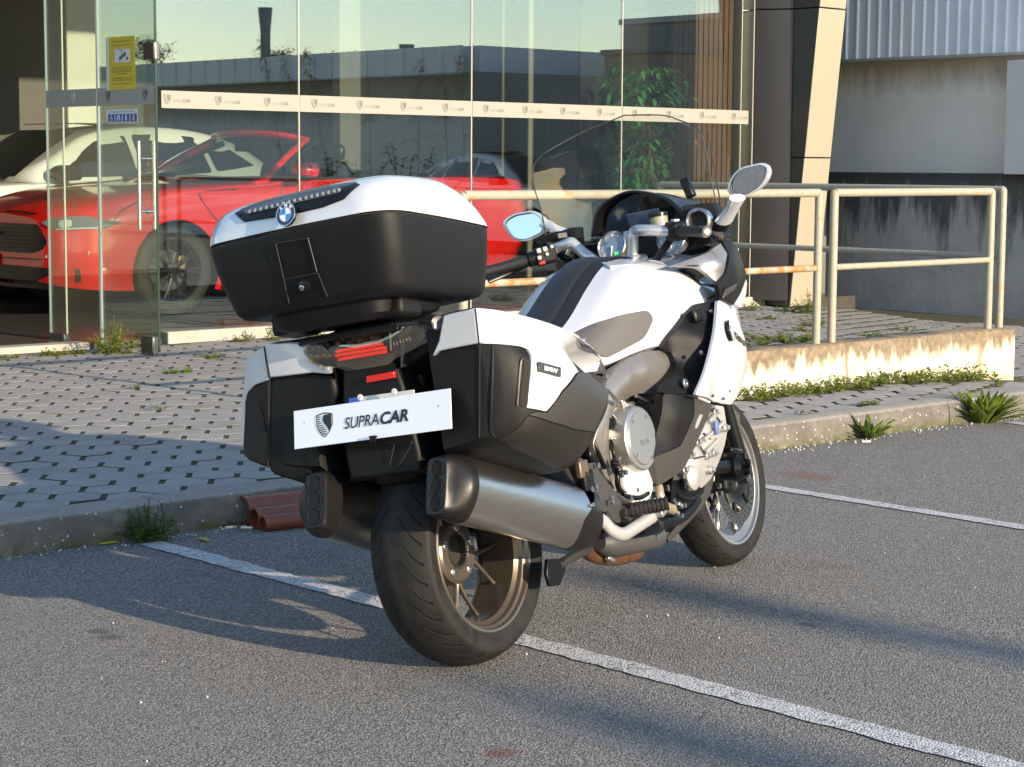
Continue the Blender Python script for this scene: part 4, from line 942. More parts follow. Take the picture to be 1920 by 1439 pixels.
# raised upper deck of the tank with a crease to the fairing
for s in (False, True):
    panel('tank_deck', [(0.9367,-0.075,1.0862), (1.0934,-0.1,1.0826), (1.1988,-0.145,1.0698), (1.2146,-0.18,1.0394), (1.2504,-0.225,0.9866), (1.2697,-0.275,0.9322), (1.2155,-0.285,0.9229), (1.1489,-0.245,0.9803), (1.0827,-0.2,1.0391), (0.9852,-0.155,1.0648), (0.9089,-0.12,1.0682)], silver, bike, th=.012, res=.02, proj='xy', inward=-1, off=.004, mirror=s, bevel=.003)
# knee pad and side cover
_tk = MB().grid([cr(q[1:], 7) for q in smooth_stations(6)]); tank_y = onto(_tk, 1, 1)
for s in (False, True):
    panel('knee_pad', corner([(0.5354,-0.198,0.8517), (0.5894,-0.2,0.8757), (0.6677,-0.2,0.8979), (0.7675,-0.205,0.9121), (0.8953,-0.218,0.9158), (0.9243,-0.222,0.8862), (0.8616,-0.215,0.8296), (0.6301,-0.2,0.786)], .03), mat('grey_pad', (.105, .10, .095), .55, bump=.0004, bscale=500), bike, th=.012, res=.016, fn=tank_y, off=.008, mirror=s, bevel=.003)
# rear side cover under tank / seat, white
for s in (False, True):
    panel('side_cover', [(0.5307,-0.2,0.8478), (0.5451,-0.2,0.8567), (0.5046,-0.2,0.8393), (0.6039,-0.205,0.7698), (0.7099,-0.21,0.786), (0.7796,-0.215,0.7978), (0.795,-0.21,0.8165), (0.6206,-0.205,0.7843)], silver, bike, th=.02, res=.02, mirror=s)
# seat
rows = []
for x, zc, wd_, zl in ((-.30, .965, .12, .91), (-.15, .985, .16, .92), (.0, .965, .17, .89), (.10, .90, .17, .83), (.28, .835, .175, .77), (.42, .835, .16, .76), (.52, .875, .115, .80)):
    rows.append([(x, -wd_ * .9, zl - .06), (x, -wd_, zl), (x, -wd_ * .93, zc - .025), (x, -wd_ * .6, zc), (x, 0, zc + .004), (x, wd_ * .6, zc), (x, wd_ * .93, zc - .025), (x, wd_, zl), (x, wd_ * .9, zl - .06)])
rows = [list(r) for r in zip(*[cr(c_, 5) for c_ in zip(*rows)])]
MB().grid(rows).build('seat', vinyl, bike, sharp=60)
MB().box((.2, 0, .80), (.82, .22, .16)).build('seat_base', black, bike, bevel=.02)

# ---------- front fairing
wf = [(1.1974,-0.335,0.9173), (1.2587,-0.335,0.8981), (1.3444,-0.325,0.8307), (1.4031,-0.312,0.7577), (1.52, -.235, .80), (1.585, -.16, .74), (1.56, -.16, .66), (1.381,-0.312,0.6885), (1.3198,-0.305,0.6113), (1.2349,-0.305,0.573), (1.0439,-0.335,0.6026), (0.8683,-0.368,0.6337)]
for s in (False, True):
    panel('side_fairing', wf, silver, bike, extra=[(1.1316,-0.358,0.7652), (0.96,-0.365,0.6374), (1.2324,-0.345,0.7279), (1.48, -.262, .72)], th=.012, res=.02, mirror=s, rnd=.015, bevel=.004)
    panel('storage_panel', [(0.9293,-0.252,0.7899), (1.0034,-0.262,0.8371), (1.0813,-0.272,0.8833), (1.1423,-0.292,0.9142), (1.2535,-0.318,0.9149), (1.1792,-0.332,0.8279), (1.0931,-0.338,0.7399), (0.9689,-0.342,0.6273), (0.7732,-0.305,0.6577), (0.8399,-0.285,0.6827), (0.9829,-0.262,0.7372), (0.9838,-0.252,0.7692)], black, bike, extra=[(1.0485,-0.31,0.8088), (0.9108,-0.31,0.6853)], th=.02, res=.02, mirror=s, rnd=.012, bevel=.003)
MB().lathe([(0, .016), (.004, .016), (.006, .012), (.006, .010), (.003, .009), (.003, 0)], 20, (0, -1, 0), (0.8938,-0.325,0.6716)).build('panel_lock', bolt_m, bike)
MB().box(V((0.8859,-0.329,0.6718)), (.013, .003, .004), Matrix.Rotation(R(-20), 3, 'Y')).build('key_slot', black2, bike)
bolts(bike, [(1.1547,-0.322,0.8822), (0.9965,-0.342,0.7579)], .007, .006)
MB().box((1.0892,-0.308,0.8745), (.05, .012, .04)).build('pocket_latch', black2, bike, bevel=.006)
bolts(bike, [(1.1316,-0.33,0.6008), (1.0227,-0.348,0.6184), (1.1986,-0.322,0.6205)], .005, .004, m=dgrey, name='fairing_screw')
# emblem on the fairing and on the top case
def roundel(M, r):
    e = bpy.data.objects.new('emblem', None); COL.objects.link(e); e.parent = bike
    MB().lathe([(-.004, r), (.002, r), (.0035, r * .95), (.0035, 0)], 40, (0, 0, 1)).xform(M).build('emblem_disc', mat('emblem_black', (.01, .01, .012), .25, coat=1.), e, sharp=30)
    for k, m in enumerate((mat('emblem_white', (.8, .8, .8), .3), mat('emblem_blue', (.04, .22, .55), .3)) * 2):
        a0 = math.pi / 2 * k; q = r * .58
        MB().add([(0, 0, .0042)] + [(q * math.cos(a0 + math.pi / 2 * i / 10), q * math.sin(a0 + math.pi / 2 * i / 10), .0042) for i in range(11)], [(0, i, i + 1) for i in range(1, 11)]).xform(M).build('emblem_quarter', m, e, sharp=0, fixn=False)
    for ra, rb in ((.58, .63), (.93, 1.0)):
        MB().lathe([(.0030, r * ra), (.0048, r * ra), (.0048, r * rb), (.0030, r * rb)], 40, (0, 0, 1), closed=True).xform(M).build('emblem_ring', chrome, e, sharp=30)
    for ch, a in (('B', 38), ('M', 0), ('W', -38)):
        text_mb(ch, r * .34, bold=r * .012, ext=.0003).xform(M @ Matrix.Rotation(R(a), 4, 'Z') @ Matrix.Translation((-r * .13, r * .66, .0042))).build('lettering', mat('emblem_white', (0, 0, 0)), e, sharp=0, fixn=False)
    return e
p = V((1.2085,-0.352,0.8124)); roundel(frame(p + V((.0, -.006, 0)), V((1, .26, -.05)), V((0, .06, 1))), .036)
text_mb('K1600 GT', .026, bold=.0009, width=.135, ext=.001).xform(frame(V((1.2427,-0.349,0.7884)) + V((0, -.006, 0)), V((1.3853,-0.318,0.744)) - V((1.2427,-0.349,0.7884)), V((0, 0, 1)))).build('lettering', black2, bike, sharp=0, fixn=False)
# cockpit side: grey trim, black under-panel, outer black cheek, white nose edge
for s in (False, True):
    panel('cockpit_trim', [(1.0468,-0.255,1.045), (1.1145,-0.275,1.0539), (1.1744,-0.3,1.0646), (1.2455,-0.315,1.08), (1.3112,-0.33,1.1034), (1.3,-0.345,1.0626), (1.2591,-0.345,0.9998), (1.2132,-0.335,0.9672), (1.1827,-0.32,0.9991), (1.1452,-0.305,1.0268), (1.0988,-0.28,1.0369)], mat('trim_silver', (.36, .355, .35), .33, metal=.75), bike, extra=[(1.2136,-0.347,1.0387)], th=.012, res=.016, mirror=s, rnd=.012, bevel=.004)
    panel('cockpit_under_panel', [(1.0781,-0.25,1.0409), (1.1612,-0.295,1.032), (1.1939,-0.315,1.002), (1.2293,-0.33,0.9661), (1.2229,-0.335,0.9257), (1.2171,-0.29,0.9221), (1.2184,-0.235,0.9866), (1.1795,-0.2,1.034)], black, bike, th=.02, res=.02, mirror=s, bevel=.003)
    panel('fairing_cheek', [(1.2981,-0.335,1.11), (1.3392,-0.34,1.108), (1.3823,-0.34,1.0877), (1.4553,-0.33,0.9828), (1.3941,-0.325,0.9263), (1.3319,-0.325,0.8944), (1.1992,-0.345,0.9175), (1.1823,-0.352,0.9624), (1.2443,-0.356,0.9988), (1.2974,-0.352,1.0616)], black, bike, extra=[(1.3148,-0.358,1.0062)], th=.02, res=.02, mirror=s, bevel=.003)
    panel('nose_fairing', [(1.3626,-0.312,0.8962), (1.3781,-0.315,0.9287), (1.4604,-0.318,0.9899), (1.5135,-0.3,0.9655), (1.5031,-0.295,0.9252), (1.4313,-0.3,0.8815)], silver, bike, th=.02, res=.02, mirror=s, bevel=.003)
    panel('fairing_lip', [(1.1992,-0.345,0.9175), (1.2196,-0.352,0.9473), (1.3264,-0.345,0.9619), (1.3003,-0.345,0.9416), (1.2487,-0.347,0.9306)], greyp, bike, th=.008, off=.006, res=.02, mirror=s)
    # dashboard shoulders with speakers
    panel('dash_shoulder', [(1.3,-0.205,1.2428), (1.36,-0.2866,1.2397), (1.35,-0.3113,1.1802), (1.34,-0.3233,1.1243), (1.34,-0.3222,1.1109), (1.3,-0.2867,1.1395), (1.28,-0.2033,1.1567)], black, bike, proj='yz', th=.06, inward=1, res=.02, mirror=s, rnd=.01, bevel=.004)
    c_ = V((1.285,-0.2665,1.1816)); cs = c_
    for nm, pf, m in (('speaker_ring', [(-.02, .044), (.006, .044), (.009, .040), (.006, .034), (-.01, .033)], mat('ring_silver', (.55, .55, .55), .25, metal=.9)), ('speaker_grille', [(-.004, .034), (-.012, .02), (-.012, 0)], mat('slat_backing', (0, 0, 0)))):
        MB().lathe(pf, 32, (-1, -.05, .05), c_).build(nm, m, bike, sharp=40, mirror=s)
# nose mass behind the dash so that nothing is see-through
MB().loft([[(x, y * w, z0 + (z1 - z0) * t) for y, t in ((-1, .0), (-1, .6), (-.6, 1), (.6, 1), (1, .6), (1, .0))] for x, w, z0, z1 in ((1.10, .20, .80, 1.02), (1.25, .25, .80, 1.04), (1.42, .27, .80, 1.13), (1.62, .20, .72, 1.08), (1.80, .10, .74, .92))]).build('front_fairing', silver, bike, sharp=40, bevel=.03)
MB().box((1.40, 0, 1.13), (.10, .52, .10)).build('dash_panel', black, bike, bevel=.02)
# instrument hood: arched shell
arch = [(1.345,0.1689,1.2003), (1.35,0.1559,1.2458), (1.352,0.1336,1.2869), (1.355,0.0883,1.3166), (1.36,-0.0005,1.332), (1.36,-0.1129,1.2955), (1.355,-0.1662,1.2499), (1.345,-0.2095,1.1988)]
arch = cr(arch, 4)
cx_, cz_ = np.mean([p[1] for p in arch]), 1.20
mb = MB(); rings = []
for dx, k in ((0., 1.), (-.012, .985), (-.012, .94), (.05, .93), (.16, .90)): rings.append([V((p[0] + dx, cx_ + (p[1] - cx_) * k, cz_ + (p[2] - cz_) * k)) for p in arch])
mb.loft(rings, (0, 0), closed=False); out_r = [V((p[0] + dx, cx_ + (p[1] - cx_) * k, cz_ + (p[2] - cz_) * k2)) for dx, k, k2 in ((.22, .98, .80),) for p in arch]
mb.loft([rings[0], out_r], (0, 0), closed=False); mb.build('instrument_hood', black2, bike, sharp=40)
MB().add([(p[0] + .155, p[1] * .92, cz_ + (p[2] - cz_) * .92) for p in arch] + [(1.45, 0, 1.08)], [(i, i + 1, len(arch)) for i in range(len(arch) - 1)]).build('hood_back', black2, bike, sharp=0)
# gauges
gface = mat('gauge_face', (.20, .26, .33), .25, coat=1.); 
for k, c_ in enumerate((V((1.33,0.0885,1.1541)), V((1.33,-0.1381,1.1446)))):
    ax = nrm(V((-1, 0, .35)))
    MB().lathe([(-.02, .056), (.006, .056), (.010, .052), (.004, .048)], 36, ax, c_).build('gauge_bezel', mat('ring_silver', (0, 0, 0)), bike, sharp=40)
    MB().lathe([(.003, .049), (.003, 0)], 36, ax, c_).build('gauge_face', gface, bike, sharp=0)
    mb = MB(); uu = nrm(np.cross(ax, (0, 0, 1.))); vv = np.cross(uu, ax); vv = vv if vv[2] > 0 else -vv
    for i in range(25):
        a = R(225 - 270 * i / 24); d_ = uu * math.cos(a) * (-1 if uu[1] > 0 else 1) + vv * math.sin(a)
        mb.tube([c_ + ax * .0045 + d_ * .036, c_ + ax * .0045 + d_ * (.046)], .0008 if i % 3 else .0016, 4)
    mb.build('gauge_ticks', mat('emblem_white', (0, 0, 0)), bike, sharp=0, kind='stuff')
    MB().tube([c_ + ax * .006, c_ + ax * .006 - vv * .036], [.003, .001], 6).build('gauge_needle', mat('emblem_white', (0, 0, 0)), bike)
    if k == 0: text_mb('N', .016, bold=.0006, ext=.0003).xform(frame(c_ + ax * .0055 - vv * .034 + uu * (.012 if uu[1] < 0 else -.012), uu if uu[1] < 0 else -uu, vv)).build('lettering', mat('neutral_green', (.05, .6, .1), .5, emit=(.1, .9, .2), estr=.6), bike, sharp=0, fixn=False)
cM = V((1.335,0.0259,1.1775)); MB().box(cM, (.012, .03, .04)).build('warning_lamps', gface, bike, bevel=.003)
MB().box(V((1.4,-0.0151,1.2229)), (.01, .13, .075), Matrix.Rotation(R(-20), 3, 'Y')).build('display', mat('display_screen', (.10, .11, .16), .12, coat=1.), bike, bevel=.004)
# windscreen
wl = glass('windscreen', (.88, .90, .88), refl=.06, edge=.8)
ws = [[(1.315, .33, 1.20), (1.40, .20, 1.19), (1.45, 0, 1.185)], [(1.30, .325, 1.32), (1.40, .19, 1.325), (1.445, 0, 1.33)], [(1.285, .33, 1.41), (1.385, .19, 1.42), (1.425, 0, 1.43)], [(1.285, .315, 1.478), (1.37, .19, 1.50), (1.41, 0, 1.51)], [(1.295, .262, 1.513), (1.355, .16, 1.555), (1.395, 0, 1.588)]]
rows = []
for r in ws:
    half = cr([V(p) for p in r], 6); rows.append([p for p in half] + [p * V((1, -1, 1)) for p in half[::-1][1:]])
rows = [list(r) for r in zip(*[cr(c_, 5) for c_ in zip(*rows)])]
o = MB().grid(rows).build('windscreen', wl, bike, sharp=180)
edge = [r[0] for r in rows] + rows[-1][1:-1] + [r[-1] for r in rows[::-1]]
MB().tube(edge, .0022, 6).build('screen_edge', mat('screen_edge', (.05, .055, .055), .15), o, sharp=0)
for s in (-1,): MB().box((1.33, s * .225, 1.30), (.03, .03, .07), Matrix.Rotation(R(15 * s), 3, 'X')).build('screen_arm', black2, bike, bevel=.006)
# mirrors
def mirror_set(outl, glassl, stalk, nm):
    e = bpy.data.objects.new('mirror', None); COL.objects.link(e); e.parent = bike
    outl = corner([V(p) for p in outl], .035, 5); c_ = np.mean(outl, axis=0); n = len(outl)
    mb = MB(); rings = [outl, [p + V((-.008, 0, 0)) * 1 for p in outl], None]
    inn = [c_ + (p - c_) * .88 + V((-.010, 0, 0)) for p in outl]
    r3 = [c_ + (p - c_) * .80 + V((.045, 0, 0)) for p in outl]; r4 = [c_ + (p - c_) * .4 + V((.07, 0, 0)) for p in outl]
    mb.loft([r4, r3, outl, [p + V((-.008, 0, 0)) for p in outl], inn, [p + V((.006, 0, 0)) for p in inn]], (1, 0)); mb.build('mirror_shell', silver, e, sharp=50)
    gin = [c_ + (p - c_) * .855 + V((-.007, 0, 0)) for p in outl]
    tilt = V(glassl); nn = len(gin)
    gin = [p + V((tilt[0] * (p[1] - c_[1]) + tilt[1] * (p[2] - c_[2]), 0, 0)) for p in gin]
    MB().add(gin, [tuple(range(nn))]).build('mirror_glass', mat('mirror_glass', (.86, .9, .94), .01, metal=1.), e, sharp=0)
    MB().loft([[c_ + (p - c_) * .90 + V((-.0085, 0, 0)) for p in outl], [c_ + (p - c_) * .84 + V((-.0085, 0, 0)) for p in outl]], (0, 0)).build('mirror_seal', black2, e, sharp=0)
    a, b, cc_ = V(stalk[0]), V(stalk[1]), V(stalk[2])
    MB().tube(cr([a, b, cc_], 5), [.030, .029, .028, .027, .026, .026, .027, .028, .030, .032, .034], 12, flat=.55).build('mirror_stalk', silver, e, sharp=60)
    MB().tube([cc_, cc_ + nrm(cc_ - b) * .04], [.036, .04], 12, flat=.6).build('mirror_boot', black2, e, sharp=60)
mirror_set([(1.37,-0.3462,1.266), (1.37,-0.3649,1.306), (1.37,-0.4053,1.3337), (1.37,-0.4881,1.3361), (1.37,-0.5126,1.3193), (1.37,-0.4993,1.2816), (1.37,-0.4686,1.255), (1.37,-0.4125,1.2364), (1.37,-0.3662,1.243)], (.05, -.10, 0), ((1.2662,-0.425,1.2316), (1.2963,-0.385,1.2008), (1.3285,-0.335,1.1712)), 'r')
mirror_set([(1.37,0.5317,1.3091), (1.37,0.4831,1.3327), (1.37,0.3955,1.3314), (1.37,0.3628,1.3091), (1.37,0.3452,1.2775), (1.37,0.3641,1.2463), (1.37,0.4346,1.2276), (1.37,0.4898,1.2401)], (-.05, .14, 0), ((1.385,0.3641,1.2775), (1.37,0.3229,1.2537), (1.36,0.2758,1.2262)), 'l')
# aerial
MB().tube([(1.5673,-0.22,1.1859), (1.5693,-0.22,1.2644), (1.5631,-0.22,1.4103), (1.5543,-0.22,1.5195)], [.004, .003, .002, .0015], 6).build('aerial', black2, bike)

# ---------- handlebar
for s, y_ in ((1, 0), (-1, 1)):
    e = bpy.data.objects.new('handlebar', None); COL.objects.link(e); e.parent = bike
    g0, g1 = V((1.005, .415 * s, 1.130)), V((1.125, .275 * s, 1.152)); ax = nrm(g1 - g0)
    if s > 0: bar = [g1 + ax * .04, V((1.1777,0.22,1.1752)), V((1.1737,0.165,1.1833)), V((1.1779,0.155,1.1816)), V((1.1837,0.12,1.1422)), V((1.1672,0.07,1.1054))]
    else: bar = [g1 + ax * .04, V((1.111,-0.155,1.1746)), V((1.1554,-0.1,1.1808)), V((1.1515,-0.09,1.1691)), V((1.1535,-0.08,1.1283)), V((1.1539,-0.07,1.0798))]
    MB().tube(cr(bar, 4), .0185, 14, flat=1.0).build('bar', mat('bar_silver', (.50, .51, .53), .36, metal=.6), e, sharp=60)
    MB().tube([g0, g0 + ax * .012, g1 - ax * .02, g1], [.0165, .0175, .0175, .0215], 16).build('grip', rubber, e, sharp=40)
    MB().lathe([(0, .019), (.012, .019), (.026, .0165), (.026, .006), (.022, .005), (.022, 0)], 20, -ax, g0 + ax * .002).build('bar_weight', mat('weight_black', (.03, .03, .03), .3, metal=.5), e, sharp=30)
    MB().lathe([(0, .0085), (.002, .0085), (.002, 0)], 14, -ax, g0 - ax * .023).build('weight_screw', bolt_m, e)
    side_ = nrm(np.cross(ax, (0, 0, 1))); up_ = np.cross(side_, ax); up_ = up_ if up_[2] > 0 else -up_; side_ = side_ if side_[0] < 0 else -side_
    RM = Matrix((ax, side_, up_)).transposed()
    cl = g1 + ax * .035
    MB().box(cl, (.075, .058, .062), RM).build('switch_housing', black, e, bevel=.012)
    if s > 0:
        for (a, b, m_, w_) in ((-.022, .022, 'grey_key', .016), (.0, .022, 'grey_key', .016), (.024, .024, 'grey_key', .012), (-.026, -.004, 'grey_key', .014), (.002, .002, 'grey_key', .012)):
            MB().box(cl + ax * a + up_ * b * .9 + side_ * .031, (w_, .010, w_), RM).build('switch_button', mat('grey_key', (.42, .42, .41), .4), e, bevel=.003)
        MB().box(cl - ax * .022 - up_ * .022 + side_ * .032, (.022, .010, .012), RM).build('red_switch', redm, e, bevel=.003)
        MB().lathe([(-.012, .026), (.012, .026)], 20, ax, cl - ax * .047).build('rotary_ring', black2, e)
    else:
        MB().box(cl + ax * .012 + side_ * .030 + up_ * .012, (.020, .012, .024), RM).build('red_switch', redm, e, bevel=.003)
        MB().box(cl + up_ * .034 + ax * .0, (.03, .02, .008), RM).build('switch_button', mat('grey_key', (.42, .42, .41), .4), e, bevel=.002)
    # lever and master cylinder
    lv = cr([cl - side_ * .03 + up_ * .0, cl - ax * .04 - side_ * .062 - up_ * .006, cl - ax * .12 - side_ * .065 - up_ * .02, cl - ax * .20 - side_ * .05 - up_ * .03], 5)
    MB().tube(lv, .0075, 8, flat=1.5).build('lever', black2, e)
    rc = V((1.2,0.2237,1.2134)) if s > 0 else V((1.25,-0.1417,1.2181))
    if s > 0: MB().box(rc, (.05, .085, .032), Matrix.Rotation(R(-30), 3, 'Z')).build('fluid_reservoir', black2, e, bevel=.008)
    else:
        MB().lathe([(0, .03), (.03, .03)], 20, (0, 0, 1), rc + V((0, 0, -.03)), cap=(1, 1)).build('fluid_reservoir', mat('reservoir', (.30, .27, .18), .2, coat=1.), e); MB().lathe([(0, .032), (.012, .032), (.014, .028)], 20, (0, 0, 1), rc, cap=(0, 1)).build('reservoir_cap', black2, e)
    mid_ = V((1.17, .12 * s, 1.06))
    for k in range(3): MB().tube(cr([cl + ax * .03 - side_ * .02, cl + ax * .08 - up_ * (.03 + .012 * k), mid_ + V((.02 * k, 0, 0))], 5), .0045, 6).build('cable', black2, e)
MB().box((1.17, 0, 1.085), (.10, .20, .04)).build('fork_bridge', mat('bar_silver', (0, 0, 0)), bike, bevel=.012)

# ---------- panniers
def pannier(mirror):
    e = bpy.data.objects.new('pannier', None); COL.objects.link(e); e.parent = bike
    # shell: stations along x, ring: inner-top, outer-top, outer upper, outer widest, outer lower, bottom, inner-bottom
    S_ = [(-0.302, [(-0.205, 0.93), (-0.308, 0.934), (-0.342, 0.915), (-0.366, 0.8), (-0.338, 0.66), (-0.305, 0.635), (-0.205, 0.62)]), (-0.275, [(-0.2, 0.935), (-0.328, 0.937), (-0.382, 0.905), (-0.41, 0.8), (-0.38, 0.65), (-0.325, 0.612), (-0.2, 0.6)]), (-0.23, [(-0.2, 0.93), (-0.34, 0.932), (-0.412, 0.895), (-0.446, 0.79), (-0.424, 0.64), (-0.34, 0.594), (-0.2, 0.58)]), (-0.15, [(-0.2, 0.92), (-0.342, 0.918), (-0.422, 0.875), (-0.466, 0.77), (-0.446, 0.635), (-0.358, 0.568), (-0.2, 0.555)]), (-0.04, [(-0.2, 0.888), (-0.342, 0.886), (-0.426, 0.838), (-0.476, 0.735), (-0.452, 0.625), (-0.366, 0.535), (-0.2, 0.52)]), (0.07, [(-0.2, 0.854), (-0.336, 0.85), (-0.414, 0.796), (-0.468, 0.71), (-0.444, 0.612), (-0.356, 0.512), (-0.2, 0.5)]), (0.165, [(-0.2, 0.822), (-0.325, 0.812), (-0.392, 0.762), (-0.446, 0.69), (-0.422, 0.62), (-0.338, 0.545), (-0.2, 0.535)]), (0.235, [(-0.2, 0.775), (-0.302, 0.767), (-0.366, 0.74), (-0.415, 0.69), (-0.392, 0.645), (-0.308, 0.595), (-0.2, 0.585)]), (0.272, [(-0.21, 0.725), (-0.28, 0.727), (-0.335, 0.718), (-0.376, 0.69), (-0.352, 0.665), (-0.288, 0.635), (-0.21, 0.63)])]
    P = [np.array([[x, y, z] for y, z in r]) for x, r in S_]
    st = [q.reshape(-1, 3) for q in cr([p.ravel() for p in P], 9)]
    rings = []
    for q in st:
        c_ = cr(list(q), 9); rings.append(c_)
    sh_mb = MB().loft(rings, (1, 1)); fy = onto(sh_mb, 1, 1); sh_mb.build('shell', black, e, sharp=32, mirror=mirror)
    return e, rings, fy
for s in (False, True):
    e, rings, fy = pannier(s)
    low = [(-0.2988,-0.3644,0.8784), (-0.2832,-0.3851,0.8741), (-0.257,-0.4123,0.8659), (-0.2203,-0.433,0.8552), (-0.2029,-0.4412,0.8454), (-0.1992,-0.4463,0.8299), (-0.2149,-0.4487,0.7988), (-0.2285,-0.4442,0.7556), (-0.2384,-0.4292,0.6976), (-0.1829,-0.4535,0.6788), (-0.1176,-0.4702,0.7244), (-0.0221,-0.4654,0.764), (0.0111,-0.4564,0.7669), (0.3035,-0.3293,0.7564), (0.3636,-0.3538,0.7328)]
    top = [(0.304,-0.392,0.7489), (0.2695,-0.398,0.7876), (0.2193,-0.405,0.8252), (0.1352,-0.412,0.8621), (0.0515,-0.414,0.8868), (-0.0179,-0.412,0.9074), (-0.0946,-0.404,0.9286), (-0.1606,-0.39,0.9458), (-0.2066,-0.368,0.9614), (-0.2615,-0.342,0.9733)]
    lo3 = [V(p) + V((0, -.007, 0)) for p in low]
    panel('lid_flank', lo3 + top, silver, e, extra=[V(p) for p in ((-0.2407,-0.4089,0.9023), (-0.1816,-0.4288,0.8794), (-0.0701,-0.4328,0.8512), (0.2153,-0.3386,0.8189), (0.3026,-0.3427,0.7835), (-0.2069,-0.462,0.7707), (-0.2044,-0.4601,0.7065), (-0.2747,-0.3797,0.9151))], th=.016, res=.018, mirror=s, rnd=.006, bevel=.004, sharp=50)
    tp = [V(p) for p in top[::-1]]; rows = []
    for p in cr(tp, 3):
        rows.append(cr([p + V((0, .003, -.006)), p + V((0, .012, .001)), p + V((.0, .06, .000)), V((p[0], -.21, p[2] - .006)), V((p[0], -.20, p[2] - .04))], 4))
    MB().grid(rows).build('lid_top', silver, e, sharp=60, mirror=s)
    if not s: panel('rear_cap', [(-0.318,-0.2781,0.967), (-0.318,-0.3767,0.9705), (-0.318,-0.3736,0.8801), (-0.318,-0.2477,0.8772), (-0.318,-0.223,0.8654), (-0.318,-0.2519,0.9039)], silver, e, proj='yz', inward=1, th=.03, res=.03, bevel=.004)
    else:
        panel('rear_cap', [(-0.318,0.3192,0.966), (-0.318,0.3058,0.9701), (-0.318,0.2289,0.9644), (-0.31,0.168,0.953), (-0.318,0.1878,0.9343), (-0.318,0.1718,0.9023), (-0.318,0.1438,0.8894), (-0.318,0.1139,0.8834), (-0.318,0.1178,0.8635), (-0.318,0.1697,0.8739), (-0.318,0.3168,0.8791)], silver, e, proj='yz', inward=1, th=.03, res=.03, bevel=.004)
        panel('lid_edge', [(-0.316,0.3232,0.9661), (-0.3,0.3704,0.957), (-0.282,0.4169,0.9422), (-0.268,0.4464,0.8929), (-0.262,0.4713,0.826), (-0.262,0.5002,0.7025), (-0.265,0.4944,0.699), (-0.268,0.4584,0.825), (-0.276,0.439,0.8486), (-0.298,0.3902,0.8665), (-0.314,0.3271,0.8733)], silver, e, proj='yz', inward=1, th=.03, res=.02, bevel=.003)
        panel('outer_flank', [(-0.304,0.3339,0.8735), (-0.29,0.3969,0.8653), (-0.27,0.4433,0.8479), (-0.262,0.4629,0.8233), (-0.258,0.4989,0.6971), (-0.258,0.5019,0.6783), (-0.27,0.4756,0.6589), (-0.302,0.3866,0.6334)], black, e, proj='yz', inward=1, th=.06, res=.025, bevel=.006)
        MB().lathe([(0, .008), (.004, .007), (.004, 0)], 14, (-1, 0, 0), (-0.319,0.1345,0.8846)).build('cap_screw', bolt_m, e)
        panel('rear_face', [(-0.305,0.3272,0.8793), (-0.305,0.1799,0.8729), (-0.305,0.1151,0.8536), (-0.305,0.114,0.8108), (-0.3,0.1425,0.7712), (-0.29,0.2736,0.5723), (-0.3,0.3719,0.6116), (-0.305,0.3836,0.6322)], black, e, proj='yz', inward=1, th=.05, res=.04, bevel=.01)
    MB().tube([(-0.316,-0.3778,0.969), (-0.316,-0.3729,0.8791), (-0.304,-0.3659,0.8744), (-0.304,-0.3451,0.7623), (-0.303,-0.3212,0.6402)], .0022, 6).build('seam', mat('slat_backing', (0, 0, 0)), e) if not s else MB().tube([(-0.32,0.3184,0.9658), (-0.318,0.3201,0.8749), (-0.308,0.3286,0.872), (-0.308,0.3809,0.6338)], .0022, 6).build('seam', mat('slat_backing', (0, 0, 0)), e)
    MB().tube(cr([(-0.2804,-0.3915,0.8676), (-0.2945,-0.384,0.7884), (-0.2983,-0.3684,0.711), (-0.2919,-0.3523,0.6515), (-0.2812,-0.3548,0.634)], 4), .005, 8).build('edge_rib', black, e, mirror=s)
    panel('handle_recess', [(-0.2298,-0.4395,0.822), (-0.206,-0.4474,0.8213), (-0.2281,-0.4462,0.7618), (-0.2376,-0.4295,0.6959), (-0.2526,-0.4194,0.7034), (-0.2502,-0.429,0.7499)], mat('slat_backing', (0, 0, 0)), e, th=.006, off=.003, fn=fy, res=.015, mirror=s, rnd=.02, bevel=0)
    MB().tube(cr([(-0.2238,-0.4459,0.8216), (-0.2388,-0.4418,0.817), (-0.2519,-0.4307,0.7531), (-0.2569,-0.4216,0.7068)], 4), .0045, 8).build('handle_grip', dgrey, e, mirror=s)
    panel('lower_flank', [(0.0022,-0.4634,0.7628), (0.3032,-0.3288,0.7523), (0.3591,-0.3534,0.7301), (0.1736,-0.4418,0.6853), (0.1126,-0.4511,0.6427), (0.0819,-0.432,0.5969), (-0.0347,-0.4461,0.6155), (-0.1606,-0.4499,0.6491), (-0.2377,-0.4292,0.6777), (-0.2159,-0.4436,0.6808), (-0.1792,-0.4535,0.6745), (-0.1137,-0.471,0.721), (-0.022,-0.4665,0.7598)], mat('case_grey', (.034, .033, .031), .50, bump=.0004, bscale=700), e, th=.02, off=.008, fn=fy, res=.014, mirror=s, rnd=.006, bevel=.003)
    panel('lower_bevel', [(-0.2371,-0.4278,0.6758), (-0.1589,-0.4485,0.6471), (-0.0326,-0.4445,0.6135), (0.0793,-0.432,0.5952), (0.0578,-0.3955,0.5437), (0.0364,-0.3684,0.5189), (0.002,-0.3667,0.5167), (-0.0598,-0.37,0.5375), (-0.2228,-0.3647,0.5971), (-0.2754,-0.3531,0.6239), (-0.2549,-0.4008,0.645)], mat('case_brown', (.020, .0185, .0165), .38, bump=.0004, bscale=700), e, th=.02, off=.006, fn=fy, res=.014, mirror=s, rnd=.01, bevel=.003)
